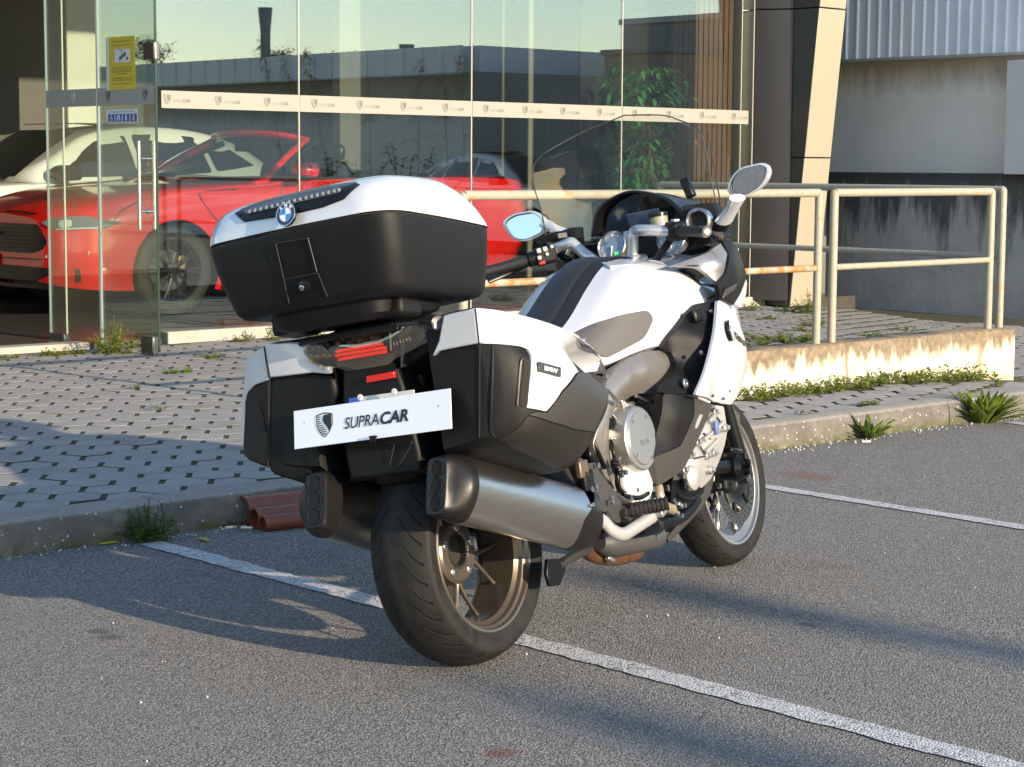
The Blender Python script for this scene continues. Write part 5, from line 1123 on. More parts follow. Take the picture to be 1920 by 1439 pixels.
    for c_ in ((-0.2272,-0.3,0.6047), (-0.2029,-0.31,0.5959), (0.0428,-0.29,0.5179), (0.063,-0.3,0.5085)): MB().box(c_, (.03, .025, .014)).build('case_hinge', mat('bracket_brown', (0, 0, 0)), e, bevel=.003, mirror=s)
    a, b = V((-0.1982,-0.4661,0.7976)), V((-0.1136,-0.48,0.7732)); d_ = nrm(b - a)
    M_ = frame((a + b) / 2, d_, (0, 0, 1))
    if s: M_ = Matrix.Scale(-1, 4, (0, 1, 0)) @ M_
    MB().box((0, 0, 0), (np.linalg.norm(b - a), .026, .006)).xform(M_).build('badge', mat('badge_grey', (.07, .07, .07), .3, metal=.5), e, bevel=.001)
    if not s: text_mb('BMW', .0155, bold=.0006, width=.052, ext=.0004).xform(M_ @ Matrix.Translation((-.022, -.0055, .0034))).build('lettering', mat('emblem_white', (0, 0, 0)), e, sharp=0, fixn=False)
# pannier bracket bolts and grab
MB().lathe([(0, .018), (.012, .018), (.02, .010), (.03, .010)], 16, (0, -1, .3), (0.0298,-0.25,0.5169), cap=(1, 1)).build('case_mount', bolt_m, bike)
MB().cyl((0.0332,-0.25,0.5063), (0.1111,-0.2,0.5013), .012, 12).build('case_mount', bolt_m, bike)
# ---------- top case
e = bpy.data.objects.new('top_case', None); COL.objects.link(e); e.parent = bike
def case_ring(x0, x1, hw0, hw1, z0, z1, r=.09, bow=.02):
    """closed outline: rear edge at x0 (half width hw0, bowed), front edge at x1 (hw1); z runs from z0 at rear to z1 at front"""
    zz = lambda x: z0 + (z1 - z0) * (x - x0) / (x1 - x0)
    pts = [(x0, -hw0), (x0 - bow, 0), (x0, hw0), (x0 + (x1 - x0) * .5, (hw0 + hw1) / 2 + .012), (x1, hw1), (x1 + .01, 0), (x1, -hw1), (x0 + (x1 - x0) * .5, -(hw0 + hw1) / 2 - .012)]
    c0 = corner([(x, y, 0) for x, y in pts], [r, .2, r, .2, .06, .2, .06, .2], 6); c_ = []
    for i, p in enumerate(c0):
        c_.append(p)
        if i % 7 == 6: c_ += [p + (c0[(i + 1) % len(c0)] - p) * k / 6 for k in range(1, 6)]
    return [(p[0], p[1], zz(p[0])) for p in c_]
shell = [case_ring(-.455, -.10, .215, .20, 1.032, 1.000, .06), case_ring(-.488, -.055, .252, .236, 1.038, 1.004, .07), case_ring(-.503, -.035, .270, .252, 1.050, 1.016, .072), case_ring(-.512, -.028, .280, .260, 1.075, 1.040, .075), case_ring(-.528, -.020, .297, .274, 1.15, 1.11, .078), case_ring(-.538, -.015, .307, .282, 1.225, 1.172, .08), case_ring(-.538, -.015, .307, .282, 1.240, 1.182, .08)]
shell = [list(r) for r in zip(*[cr(c_, 3) for c_ in zip(*[[V(p) for p in r] for r in shell])])]
shell_mb = MB().loft(shell, (1, 0)); shell_x = onto(shell_mb, 0, 1); shell_mb.build('case_shell', black, e, sharp=40)
sk = [case_ring(-.535, -.02, .300, .278, 1.241, 1.183, .095), case_ring(-.535, -.02, .300, .278, 1.247, 1.189, .095)]
MB().loft(sk, (0, 0)).build('lid_seal', mat('slat_backing', (0, 0, 0)), e, sharp=0)
lid = [case_ring(-.541, -.012, .310, .286, 1.247, 1.188, .095), case_ring(-.536, -.020, .305, .280, 1.275, 1.212, .095), case_ring(-.520, -.040, .290, .265, 1.308, 1.252, .09), case_ring(-.490, -.075, .268, .235, 1.330, 1.300, .085), case_ring(-.42, -.12, .22, .19, 1.346, 1.338, .08), case_ring(-.33, -.18, .12, .10, 1.358, 1.352, .05), case_ring(-.28, -.22, .03, .03, 1.361, 1.358, .01)]
lid = [list(r) for r in zip(*[cr(c_, 6) for c_ in zip(*[[V(p) for p in r] for r in lid])])]
lid_mb = MB().loft(lid, (0, 1)); lid_x = onto(lid_mb, 0, 1); lid_mb.build('case_lid', silver, e, sharp=60)
panel('light_panel', [(-0.5193,0.185,1.3172), (-0.5457,0.1391,1.2868), (-0.5525,0.0404,1.2814), (-0.5539,-0.0379,1.2787), (-0.55,-0.1214,1.2802), (-0.5411,-0.1826,1.2895), (-0.5115,-0.2193,1.3205), (-0.4888,-0.1901,1.3329), (-0.4475,-0.0853,1.3439), (-0.3482,0.086,1.3597), (-0.4458,0.1384,1.3436), (-0.5071,0.16,1.3277)], black2, e, proj='yz', inward=1, th=.04, res=.010, off=.006, fn=lid_x, bevel=.003, sharp=50)
panel('brake_light_lens', [(-0.5197,0.153,1.3188), (-0.5375,0.1271,1.3052), (-0.5414,-0.0043,1.305), (-0.5312,-0.1697,1.3094), (-0.5113,-0.1607,1.3246), (-0.5172,-0.0858,1.3235), (-0.5166,0.0606,1.3246)], mat('smoked_lens', (.05, .05, .052), .08, coat=1.), e, proj='yz', inward=1, th=.01, res=.012, off=.0085, fn=lid_x, bevel=.001)
for p in ((-0.5421,0.1193,1.3102), (-0.5429,0.0997,1.3103), (-0.5436,0.0803,1.3105), (-0.544,0.0611,1.3107), (-0.5442,0.0422,1.3109), (-0.5435,0.024,1.3115), (-0.5427,0.0059,1.3122), (-0.5417,-0.012,1.3129), (-0.5412,-0.03,1.3132), (-0.5404,-0.0479,1.3135), (-0.5395,-0.0655,1.3139), (-0.5384,-0.083,1.3142), (-0.5371,-0.1003,1.3146), (-0.5357,-0.1174,1.315), (-0.5342,-0.1343,1.3154), (-0.5325,-0.1511,1.3158), (-0.5307,-0.165,1.3163)):
    MB().lathe([(0, .0058), (.002, .0055), (.004, .0035), (.005, 0)], 12, (-1, 0, .4), p).build('led_reflector', mat('led_grey', (.30, .29, .28), .25, metal=.4), e)
pe_ = V((-0.564,-0.0193,1.279)); roundel(frame(pe_ + V((-.006, 0, 0)), (0, -1, 0), (.28, 0, 1)), .031)
# latch, lock
panel('latch', [(-0.5562,0.0385,1.2148), (-0.5549,-0.0639,1.2113), (-0.5409,-0.0646,1.1228), (-0.5415,0.044,1.1224)], black2, e, proj='yz', inward=1, th=.012, off=.004, res=.03, fn=shell_x, bevel=.002)
panel('lock_plate', [(-0.5408,0.0437,1.1192), (-0.54,-0.0671,1.1193), (-0.524,-0.0726,1.0575), (-0.5246,0.0521,1.0569)], black2, e, proj='yz', inward=1, th=.012, off=.004, res=.03, fn=shell_x, bevel=.002)
MB().lathe([(-.01, .017), (.003, .017), (.005, .014), (.005, 0)], 20, (-1, 0, -.2), V((-0.5394,-0.0188,1.0914))).build('lock_boss', black2, e)
pl = V((-0.5423,-0.0126,1.0906)); MB().lathe([(0, .0075), (.004, .0075), (.005, .006), (.005, 0)], 16, (-1, 0, -.2), pl).build('lock_cylinder', bolt_m, e)
MB().box(pl + V((-.006, 0, 0)), (.002, .0025, .008)).build('key_slot', black2, e)
for d0, d1 in (((-0.5611,0.0363,1.2138), (-0.5302,0.0475,1.058)), ((-0.5596,-0.0674,1.2105), (-0.5458,-0.0685,1.1235)), ((-0.5446,-0.0704,1.1182), (-0.5287,-0.077,1.0571)), ((-0.5612,0.0323,1.2139), (-0.5596,-0.0674,1.2105)), ((-0.5461,0.0394,1.12), (-0.5451,-0.0702,1.1202))): MB().tube([d0, d1], .0014, 5).build('latch_edge', dgrey, e)
# case foot and carrier
ft = [case_ring(-.44, -.16, .155, .12, .985, .975, .05), case_ring(-.455, -.13, .18, .16, 1.00, .985, .05), case_ring(-.46, -.12, .19, .18, 1.04, 1.01, .06)]
MB().loft(ft, (1, 0)).build('case_foot', black, e, sharp=40)
for s in (-1, 1):
    MB().box((-.36, s * .165, 1.003), (.10, .10, .05), Matrix.Rotation(R(8), 3, 'Y')).build('foot_lobe', black, e, bevel=.012)
    MB().tube([(-.36, s * .13, .955), (-.15, s * .15, .955), (.02, s * .16, .945)], .012, 8, flat=.7).build('carrier_rail', black2, bike)
    MB().tube([(-.30, s * .08, .90), (-.34, s * .10, .955)], .012, 8).build('carrier_strut', black2, bike)
MB().box((-.20, 0, .962), (.34, .30, .014)).build('carrier_plate', black2, bike, bevel=.005)
mb = MB(); mb.tube(cr([(-.36, -.16, .955), (-.39, -.08, .958), (-.40, 0, .958), (-.39, .08, .958), (-.36, .16, .955)], 4), .009, 8); mb.build('carrier_loop', black2, bike)

# ---------- tail: light, reflector, number plates
tail = MB(); tail.loft([[(x, y * w, z0 + (z1 - z0) * t) for y, t in ((-1, .25), (-.8, .9), (-.4, 1), (.4, 1), (.8, .9), (1, .25), (.5, 0), (-.5, 0))] for x, w, z0, z1 in ((-.27, .185, .85, .985), (-.15, .20, .80, .975), (.05, .20, .78, .96))]); tail.build('tail_cowl', black, bike, sharp=35, bevel=.008)
TL = e = bpy.data.objects.new('tail_light', None); COL.objects.link(e); e.parent = bike
outl = [(-0.275,0.223,0.9337), (-0.28,0.2043,0.9451), (-0.29,0.14,0.9566), (-0.3,0.0694,0.9659), (-0.305,-0.0199,0.9669), (-0.3,-0.1019,0.962), (-0.28,-0.1953,0.9504), (-0.265,-0.2018,0.9365), (-0.262,-0.2011,0.9244), (-0.27,-0.1848,0.9052), (-0.285,-0.139,0.8905), (-0.295,-0.0866,0.8743), (-0.295,-0.0671,0.8627), (-0.295,0.0425,0.8629), (-0.295,0.0705,0.8748), (-0.288,0.1296,0.8861), (-0.278,0.1957,0.9043), (-0.275,0.2202,0.924)]
panel('lamp_housing', outl, mat('lamp_inside', (.15, .145, .13), .30, metal=.6), e, proj='yz', inward=1, th=.05, res=.02, rnd=.01, bevel=.003)
red_e = mat('lit_red', (.75, .02, .012), .3, emit=(1., .04, .015), estr=.35)
for a, b in (((-0.318,0.0898,0.92), (-0.322,-0.0894,0.9205)), ((-0.318,0.0835,0.9094), (-0.322,-0.0872,0.9088)), ((-0.318,0.0769,0.8975), (-0.322,-0.0861,0.8981))): MB().tube([a, (V(a) + V(b)) / 2 + V((-.006, 0, 0)), b], .0043, 8).build('light_bar', red_e, e)
refl = mat('led_grey', (0, 0, 0))
for pt in ((-0.318,0.0677,0.9384), (-0.32,0.0275,0.9365), (-0.318,0.0464,0.9503), (-0.322,-0.0093,0.9382), (-0.32,0.0109,0.951), (-0.322,-0.0479,0.9389), (-0.322,-0.0289,0.9496), (-0.32,-0.0684,0.9466), (-0.32,-0.0877,0.9393), (-0.315,-0.1156,0.9144), (-0.312,-0.1349,0.9181), (-0.308,-0.1532,0.9203), (-0.298,0.1851,0.933), (-0.3,0.1675,0.9353), (-0.302,0.1448,0.9386), (-0.298,0.1748,0.9193), (-0.302,0.152,0.9173), (-0.304,0.1297,0.9161)):
    MB().lathe([(0, .0068), (.004, .006), (.001, .0035), (.001, 0)], 12, (-1, 0, 0), pt).build('led_bulb', refl, e)
for a, b in (((-0.305,0.131,0.9513), (-0.305,0.1063,0.9008)), ((-0.318,-0.103,0.946), (-0.318,-0.0988,0.8985))): MB().tube([a, b], .003, 6).build('lens_rib', mat('led_grey', (0, 0, 0)), e)
panel('clear_lens', outl, glass('lens_clear', (.86, .85, .80), refl=.10, edge=.8), e, proj='yz', inward=1, th=.004, res=.02, off=.034, rnd=.01, bevel=0, extra=[(-.325, -.05, .93), (-.325, .03, .93), (-.32, -.12, .93)])
# plate carrier and mud flap
MB().loft([[(x, y * w, z) for x, y in ((-.295, -1), (-.295, 1), (-.16, 1), (-.16, -1))] for w, z in ((.085, .87), (.10, .80), (.12, .62), (.115, .57))]).build('plate_carrier', black, bike, bevel=.008)
panel('rear_reflector', [(-0.308,0.0024,0.8422), (-0.308,-0.0893,0.8434), (-0.308,-0.0877,0.8259), (-0.308,0.0044,0.823)], mat('red_reflector', (.55, .012, .012), .18, coat=1., emit=(.6, .01, .01), estr=.06), bike, proj='yz', inward=1, th=.012, res=.05, bevel=.002)  # reflector glows faintly by itself, standing in for light thrown back
np_ = bpy.data.objects.new('number_plate', None); COL.objects.link(np_); np_.parent = bike
pa, pb, pcn = V((-0.327,0.064,0.7912)), V((-0.327,-0.1475,0.7883)), V((-0.327,0.064,0.7912)) + V((0, 0, -.11))
dY = nrm(pb - pa); wdt = np.linalg.norm(pb - pa)
MP = frame(pa + V((0, 0, -.105)), dY, (.12, 0, 1))
MB().box((wdt / 2, .0525, -.002), (wdt, .105, .003)).xform(MP).build('plate', mat('plate_grey_white', (.62, .63, .62), .4), np_, bevel=.001)
MB().box((.016, .0525, .0002), (.036, .104, .001)).xform(MP).build('blue_band', mat('plate_blue', (.02, .10, .50), .4), np_, sharp=0)
for ch, x in (('A', .075), ('A', .128)): text_mb(ch, .072, bold=.003, width=.042, ext=.0004).xform(MP @ Matrix.Translation((x, .042, .0006))).build('lettering', black2, np_, sharp=0, fixn=False)
for pt in ((-0.33,0.0148,0.7887), (-0.33,-0.0977,0.7904)): MB().lathe([(0, .0085), (.004, .008), (.006, .005), (.006, .003), (.003, .002), (.003, 0)], 14, (-1, 0, 0), pt).build('plate_screw', mat('screw_white', (.7, .7, .68), .35), np_)
dp = bpy.data.objects.new('dealer_plate', None); COL.objects.link(dp); dp.parent = bike
Q0, Q1, Q2, Q3 = V((-0.352,0.2449,0.676)), V((-0.352,-0.2729,0.6737)), V((-0.33,-0.2909,0.7742)), V((-0.33,0.2264,0.7792))
xd = nrm(Q1 - Q0); yd = nrm((Q3 - Q0) * .5 + (Q2 - Q1) * .5); wd_ = np.linalg.norm(Q1 - Q0); ht = np.linalg.norm(Q3 - Q0)
yv = (Q3 - Q0) - xd * ((Q3 - Q0) @ xd); ht = np.linalg.norm(yv)
MD = frame(Q0, xd, yv)
MB().box((wd_ / 2, ht / 2, -.002), (wd_, ht, .003)).xform(MD).build('plate', mat('dealer_white', (.76, .79, .86), .3, coat=.5), dp, bevel=.001)
shield(ht * .66).xform(MD @ Matrix.Translation((wd_ * .205, ht * .52, .0012))).build('logo', mat('plate_ink', (.008, .008, .012), .4), dp, sharp=0, fixn=False)
wordmark(dp, MD @ Matrix.Translation((wd_ * .335, ht * .345, .0012)), ht * .42, mat('plate_ink', (0, 0, 0)))
for x, y in ((.07, .66), (.925, .60)): MB().lathe([(0, .002), (.0006, 0)], 8, (0, 0, 1), (wd_ * x, ht * y, 0)).xform(MD).build('plate_hole', black2, dp, sharp=0)
mb = MB(); 
for k in range(3): mb.tube(cr([V((-0.358,-0.0166,0.6837)) + V((0, -.008 * k, 0)), V((-0.362,-0.0201,0.6715)) + V((0, -.007 * k, 0)), V((-0.358,-0.0136,0.6607)) + V((0, -.006 * k, -.004 * k))], 4), .0022, 6)
mb.build('wire_clip', black2, dp)
panel('plate_light', [(-0.352,-0.0077,0.684), (-0.352,-0.0362,0.6828), (-0.352,-0.0267,0.6647), (-0.352,-0.0085,0.6643)], black2, dp, proj='yz', inward=1, th=.006, res=.05)
panel('mud_flap', [(-0.3,0.1049,0.6551), (-0.3,-0.0501,0.6516), (-0.3,-0.1077,0.6541), (-0.28,-0.0735,0.5748), (-0.27,-0.0398,0.5634), (-0.27,0.1391,0.5634)], black, bike, proj='yz', inward=1, th=.05, res=.04, bevel=.004)
for a, b in (((-0.305,-0.0536,0.6518), (-0.3,-0.025,0.6004)), ((-0.305,-0.103,0.6396), (-0.3,-0.0623,0.6009)), ((-0.3,-0.0621,0.6), (-0.285,0.0158,0.5643))): MB().tube([a, b], .0016, 5).build('flap_edge', dgrey, bike)
MB().box((-.10, 0, .60), (.34, .15, .12)).build('rear_mudguard', black, bike, bevel=.03)
MB().loft([[(x, y * w, z) for y, z in ((-1, .56), (-1, .80), (1, .80), (1, .56))] for x, w in ((-.26, .10), (.0, .13), (.32, .16))]).build('rear_frame', black, bike, bevel=.01)
for s in (-1, 1): MB().box((.0, s * .165, .72), (.40, .06, .26)).build('case_bracket', mat('slat_backing', (0, 0, 0)), bike, bevel=.01)

# ================================================================ CARS IN THE SHOWROOM (local frame: x forward from the front axle, y left, z up)
carred = mat('red_car_paint', (.80, .010, .006), .22, coat=1., spec=.6)
carwht = mat('white_car_paint', (.78, .77, .73), .25, coat=1.)
carblk = mat('car_black_trim', (.012, .012, .013), .35)
carrub = mat('car_tyre', (.022, .021, .020), .65)
cargl = glass('car_glass', (.50, .56, .55), refl=.10, edge=.85)
cargl_d = mat('car_glass_dark', (.015, .018, .020), .05, spec=.8, coat=1.)
carrim = mat('car_rim_black', (.02, .02, .022), .22, coat=.8)
carlens = mat('car_lens', (.20, .22, .24), .10, coat=1.)
drl = mat('car_lens_white', (.62, .64, .62), .2, coat=1.)
def body_loft(st, n1=10, n2=6):
    P = [np.array([[x, y, z] for y, z in r]).ravel() for x, r in st]
    rows = []
    for q in cr(P, n1):
        rows.append(cr(list(q.reshape(-1, 3)), n2))
    return rows
def make_car(t, st, paint, arches, R_a, cabin=None, interior=None):
    rows = body_loft(st); A = np.array(rows); nr, nc, _ = A.shape
    # open the wheel arches: move the vertices near each arch circle on to it and drop the faces inside
    for ax, az in arches:
        d = np.hypot(A[..., 0] - ax, A[..., 2] - az); m = (np.abs(d - R_a) < .045) & (A[..., 2] < az + R_a + .08) & (np.abs(A[..., 1]) > .6)
        k = R_a / np.maximum(d, 1e-6)
        A[..., 0] = np.where(m, ax + (A[..., 0] - ax) * k, A[..., 0]); A[..., 2] = np.where(m, az + (A[..., 2] - az) * k, A[..., 2])
    full = np.concatenate([A, A[:, ::-1][:, 1:] * np.array([1, -1, 1])], axis=1); m = full.shape[1]
    vs = full.reshape(-1, 3); mb = MB(); fs = []; mi = []
    for i in range(nr - 1):
        for j in range(m - 1):
            f = (i * m + j, i * m + j + 1, (i + 1) * m + j + 1, (i + 1) * m + j); c = vs[list(f)].mean(0)
            if any(math.hypot(c[0] - ax, c[2] - az) < R_a - .008 and abs(c[1]) > .55 and c[2] < az + R_a for ax, az in arches): continue
            fs.append(f); mi.append(1 if interior and interior(c) else 0)
    b = len(mb.v); mb.v = [tuple(p) for p in vs]; mb.f = fs; mb.mi = mi
    n0 = [tuple(p) for p in full[0]]; mb.add(n0, [tuple(range(len(n0)))], 0); n1 = [tuple(p) for p in full[-1]]; mb.add(n1, [tuple(range(len(n1)))[::-1]], 0)
    mb.build('body', [paint, carblk], t, sharp=40)
    MB().box((np.mean([a[0] for a in arches]), 0, .42), (3.9, 1.5, .42)).build('underbody', carblk, t)
    pts = A.reshape(-1, 3)
    def fy(Q):
        out = []
        for x, z in Q:
            d = ((pts[:, 0] - x) / 1.) ** 2 + (pts[:, 2] - z) ** 2 + 100 * (np.abs(pts[:, 1]) < .6); w = 1 / (d + 3e-5) ** 2; out.append((w @ pts[:, 1]) / w.sum())
        return np.array(out)
    for ax, az in arches:
        for s in (1, -1):
            w = bpy.data.objects.new('wheel', None); COL.objects.link(w); w.parent = t; w.location = (ax, s * (abs(st[len(st) // 2][1][2][0]) - .135), az)
            if s < 0: w.rotation_euler = (0, 0, math.pi)
            rr = R_a - .045; ry = .255
            MB().lathe([(-.11, ry), (-.12, rr - .03), (-.10, rr - .008), (-.06, rr), (.06, rr), (.10, rr - .008), (.12, rr - .03), (.118, rr - .07), (.11, ry + .004), (.09, ry - .004)], 56).build('tyre', carrub, w, sharp=50)
            MB().lathe([(-.1, ry), (.095, ry), (.104, ry + .004), (.104, ry - .008), (.09, ry - .014), (-.06, ry - .03)], 56).build('rim', carrim, w, sharp=30)
            MB().lathe([(.0, 0), (.0, .17), (-.02, .17)], 36).build('brake_disc', mat('disc_grey', (.25, .24, .22), .3, metal=.9), w)
            MB().box((-.12, .012, .04), (.07, .05, .16)).build('brake_caliper', mat('caliper_bronze', (.35, .26, .12), .4, metal=.5), w, bevel=.01)
            for k in range(10):
                a = 2 * math.pi * k / 10
                for d_ in (-.075, .075): MB().tube([(.05 * math.cos(a), .085, .05 * math.sin(a)), (.15 * math.cos(a + d_ * .7), .098, .15 * math.sin(a + d_ * .7)), ((ry - .01) * math.cos(a + d_), .092, (ry - .01) * math.sin(a + d_))], [.012, .008, .009], 6).build('spoke', carrim, w, sharp=40)
            MB().lathe([(.08, .07), (.10, .062), (.105, .03), (.105, 0)], 24).build('hub', carrim, w)
            for k in range(5):
                a = 2 * math.pi * k / 5 + .3; MB().cyl((.046 * math.cos(a), .10, .046 * math.sin(a)), (.046 * math.cos(a), .116, .046 * math.sin(a)), .011, 8).build('wheel_nut', chrome, w)
    return fy
def strip(t, path, r=.005, m=None, nm='panel_gap'): return MB().tube(path, r, 6).build(nm, m or carblk, t)

# ---- red convertible
RC = (9.0022,13.8068,0.15)
t = thing('convertible_car', 'red convertible sports car with black wheels and its roof down behind the glass', 'car', (RC[0], RC[1] + 1.0, .15), rz=math.pi)
st = [(1.00, [(.50, .30), (.60, .42), (.62, .56), (.60, .70), (.46, .79), (0, .83)]),
      (.93, [(.70, .27), (.78, .42), (.79, .58), (.75, .75), (.58, .86), (0, .89)]),
      (.74, [(.88, .24), (.93, .42), (.93, .62), (.90, .80), (.74, .92), (0, .965)]),
      (.40, [(.96, .22), (.99, .42), (.99, .66), (.965, .88), (.82, .995), (0, 1.04)]),
      (.0, [(.96, .20), (1.0, .42), (1.005, .70), (.985, .94), (.86, 1.04), (0, 1.09)]),
      (-.45, [(.95, .20), (.98, .42), (.985, .72), (.97, .97), (.87, 1.065), (0, 1.12)]),
      (-.92, [(.95, .20), (.965, .40), (.975, .72), (.96, 1.0), (.90, 1.09), (0, 1.14)]),
      (-1.10, [(.95, .20), (.965, .40), (.975, .72), (.96, 1.02), (.90, 1.105), (0, 1.08)]),
      (-1.80, [(.95, .20), (.97, .40), (.98, .72), (.97, 1.03), (.90, 1.12), (0, 1.05)]),
      (-2.60, [(.96, .20), (1.0, .42), (1.01, .74), (.99, 1.05), (.90, 1.13), (0, 1.07)]),
      (-2.95, [(.96, .22), (1.01, .44), (1.015, .75), (.99, 1.06), (.89, 1.145), (0, 1.15)]),
      (-3.35, [(.95, .26), (1.0, .46), (1.0, .77), (.97, 1.06), (.86, 1.155), (0, 1.175)]),
      (-3.80, [(.86, .34), (.93, .52), (.94, .80), (.91, 1.04), (.80, 1.13), (0, 1.15)]),
      (-3.98, [(.74, .40), (.83, .55), (.85, .80), (.82, 1.0), (.72, 1.07), (0, 1.09)])]
fy = make_car(t, st, carred, [(0, .37), (-2.86, .37)], .415, interior=lambda c: -2.72 < c[0] < -1.0 and abs(c[1]) < .86 and c[2] > .98)
nx = lambda Q: np.array([np.interp(abs(y), [0, .48, .61, .70, .79, .86, .93, .97, 1.0], [1.02, 1.01, .995, .955, .92, .84, .75, .60, .40]) for y, z in Q])
def nose(nm, poly, m, off=.012, th=.03, rnd=.02): return panel(nm, [(0, y, z) for y, z in poly], m, t, proj='yz', inward=-1, fn=nx, off=off, th=th, res=.04, rnd=rnd, bevel=.003)
nose('grille', [(-.50, .75), (.50, .75), (.60, .70), (.665, .61), (.60, .555), (.40, .52), (-.40, .52), (-.60, .555), (-.665, .61), (-.60, .70)], carblk)
for k in range(6): nose('grille_bar', [(-.55, .56 + .03 * k), (.55, .56 + .03 * k), (.55, .563 + .03 * k), (-.55, .563 + .03 * k)], mat('grille_grey', (.03, .03, .03), .4), off=.016, rnd=0)
nose('lower_grille', [(-.62, .41), (.62, .41), (.70, .40), (.62, .34), (.50, .30), (-.50, .30), (-.62, .34), (-.70, .40)], carblk)
nose('splitter', [(-.62, .27), (.62, .27), (.70, .24), (-.70, .24)], carblk)
for s in (1, -1):
    nose('headlight', [(s * .60, .765), (s * .68, .80), (s * .90, .825), (s * .985, .775), (s * .955, .72), (s * .72, .705)], carlens, rnd=.01)
    nose('lamp_core', [(s * .76, .785), (s * .84, .795), (s * .84, .735), (s * .76, .73)], drl, off=.016)
    nose('lamp_strip', [(s * .74, .722), (s * .945, .735), (s * .965, .75), (s * .95, .725), (s * .74, .71)], drl, off=.016, rnd=.003)
    nose('fog_lamp', [(s * .63, .49), (s * .66, .53), (s * .925, .548), (s * .92, .51)], drl, rnd=.006)
    nose('bumper_slit', [(s * .84, .49), (s * .91, .50), (s * .875, .40), (s * .865, .30)], carblk, rnd=0)
nose('bumper_gap', [(-.9, .468), (.9, .478), (.9, .472), (-.9, .462)], carblk, off=.010, rnd=0)
px0 = (7.9455,14.6,0.5986)
mbp = MB(); mbp.box((1.055, -.42, .43), (.012, .54, .115)).build('number_plate', mat('plate_grey_white', (.62, .63, .62), .4), t, bevel=.003)
MB().box((1.045, -.42, .43), (.012, .56, .135)).build('plate_holder', carblk, t, bevel=.003)
text_mb('49', .085, bold=.003, width=.085, ext=.001).xform(frame((1.063, -.262, .40), (0, 1, 0), (0, 0, 1))).build('lettering', black2, t, sharp=0, fixn=False)
MB().tube(cr([(1.035, .02, .66), (1.035, -.03, .675), (1.035, -.08, .66), (1.035, -.12, .64)], 3), .012, 6).build('grille_emblem', chrome, t)
zt = lambda x, y: float(np.interp(y, *zip(*sorted((a, b) for a, b in [(r[k][0], r[k][1]) for r in [min(st, key=lambda q: abs(q[0] - x))[1]] for k in (3, 4, 5)]))))
sy = lambda x, z, o=.003: (x, float(fy([(x, z)])[0]) + o, z)
strip(t, [sy(x, z) for x, z in ((-.22, 1.0), (-.25, .93), (-.36, .80), (-.46, .72), (-.48, .45), (-.5, .24))])
strip(t, [sy(x, z) for x, z in ((-1.12, 1.07), (-1.05, .98), (-1.05, .80), (-1.1, .5), (-1.15, .26))])
strip(t, [sy(x, z) for x, z in ((-2.35, 1.08), (-2.42, .9), (-2.36, .6), (-2.25, .3))])
strip(t, [sy(x, z, .004) for x, z in ((.60, .74), (.50, .86), (.35, .93), (.1, .985), (-.2, 1.01), (-.6, 1.03))], .006)
strip(t, cr([(1.0, 0, .845), (.99, .3, .845), (.95, .52, .83), (.80, .74, .87), (.62, .88, .85)], 4), .008)
MB().loft([[(x, y, z) for y, z in ((.93, .19), (.985, .19), (.985, .255), (.93, .255))] for x in (-.45, -2.4)]).build('sill', carblk, t)
# windscreen and frame
base = cr([(-.92, .90, 1.09), (-.62, .55, 1.12), (-.50, 0, 1.14), (-.62, -.55, 1.12), (-.92, -.90, 1.09)], 5)
head = cr([(-1.52, .70, 1.44), (-1.36, .45, 1.48), (-1.28, 0, 1.495), (-1.36, -.45, 1.48), (-1.52, -.70, 1.44)], 5)
MB().grid([[a * (1 - k) + b * k + V((0, 0, .02 * math.sin(math.pi * k))) for a, b in zip(base, head)] for k in np.linspace(0, 1, 7)]).build('windscreen', cargl, t, sharp=180)
MB().tube([base[0] + V((.12, .02, -.02)), base[0], (base[0] + head[0]) / 2 + V((0, .0, .02))] + [h + V((0, 0, .012)) for h in head] + [(base[-1] + head[-1]) / 2 + V((0, 0, .02)), base[-1], base[-1] + V((.12, -.02, -.02))], [.04, .036, .034] + [.032] * len(head) + [.034, .036, .04], 10, flat=.8).build('screen_frame', carred, t, sharp=60)
for s in (1, -1): MB().tube([(-1.02, s * .91, 1.09), (-1.30, s * .82, 1.29), (-1.62, s * .70, 1.425)], [.026, .024, .03], 8).build('pillar_seal', carblk, t)
MB().tube(base, .018, 8).build('cowl', carblk, t)
MB().box((-1.35, 0, 1.38), (.05, .22, .07)).build('inner_mirror', carblk, t, bevel=.015)
for s in (1, -1):
    m = MB(); m.loft([[V((-1.17, s * 1.13, 1.19)) + V((dx, s * y * k, z * k)) for y, z in ((-.13, -.05), (.11, -.06), (.13, .0), (.10, .065), (-.10, .07), (-.14, .02))] for dx, k in ((.09, .35), (.05, .85), (-.02, 1.0), (-.08, .95))]).build('door_mirror', carred, t, sharp=60, bevel=.012)
    MB().box((-1.15, s * 1.05, 1.115), (.16, .22, .035)).build('mirror_foot', carblk, t, bevel=.01)
    for x in (-1.95,):
        sb = MB(); sb.loft([[(x + dx, s * .38 + y, z) for y in (-w, w) for dx in ((0, -.14) if y < 0 else (-.14, 0))] for w, dx0, z in ((.26, 0, .95), (.25, -.05, 1.15), (.20, -.09, 1.27))]); sb.build('seat', carblk, t, bevel=.05)
        MB().box((x - .12, s * .38, 1.345), (.10, .25, .15)).build('headrest', carblk, t, bevel=.045)
    MB().box((-2.55, s * .35, 1.10), (.16, .55, .16)).build('rear_seat', carblk, t, bevel=.05)
MB().lathe([(0, .18), (.015, .19), (.03, .18), (.015, .17)], 28, (-.85, 0, .5), (-1.48, .38, 1.10), closed=True).build('steering_wheel', carblk, t)
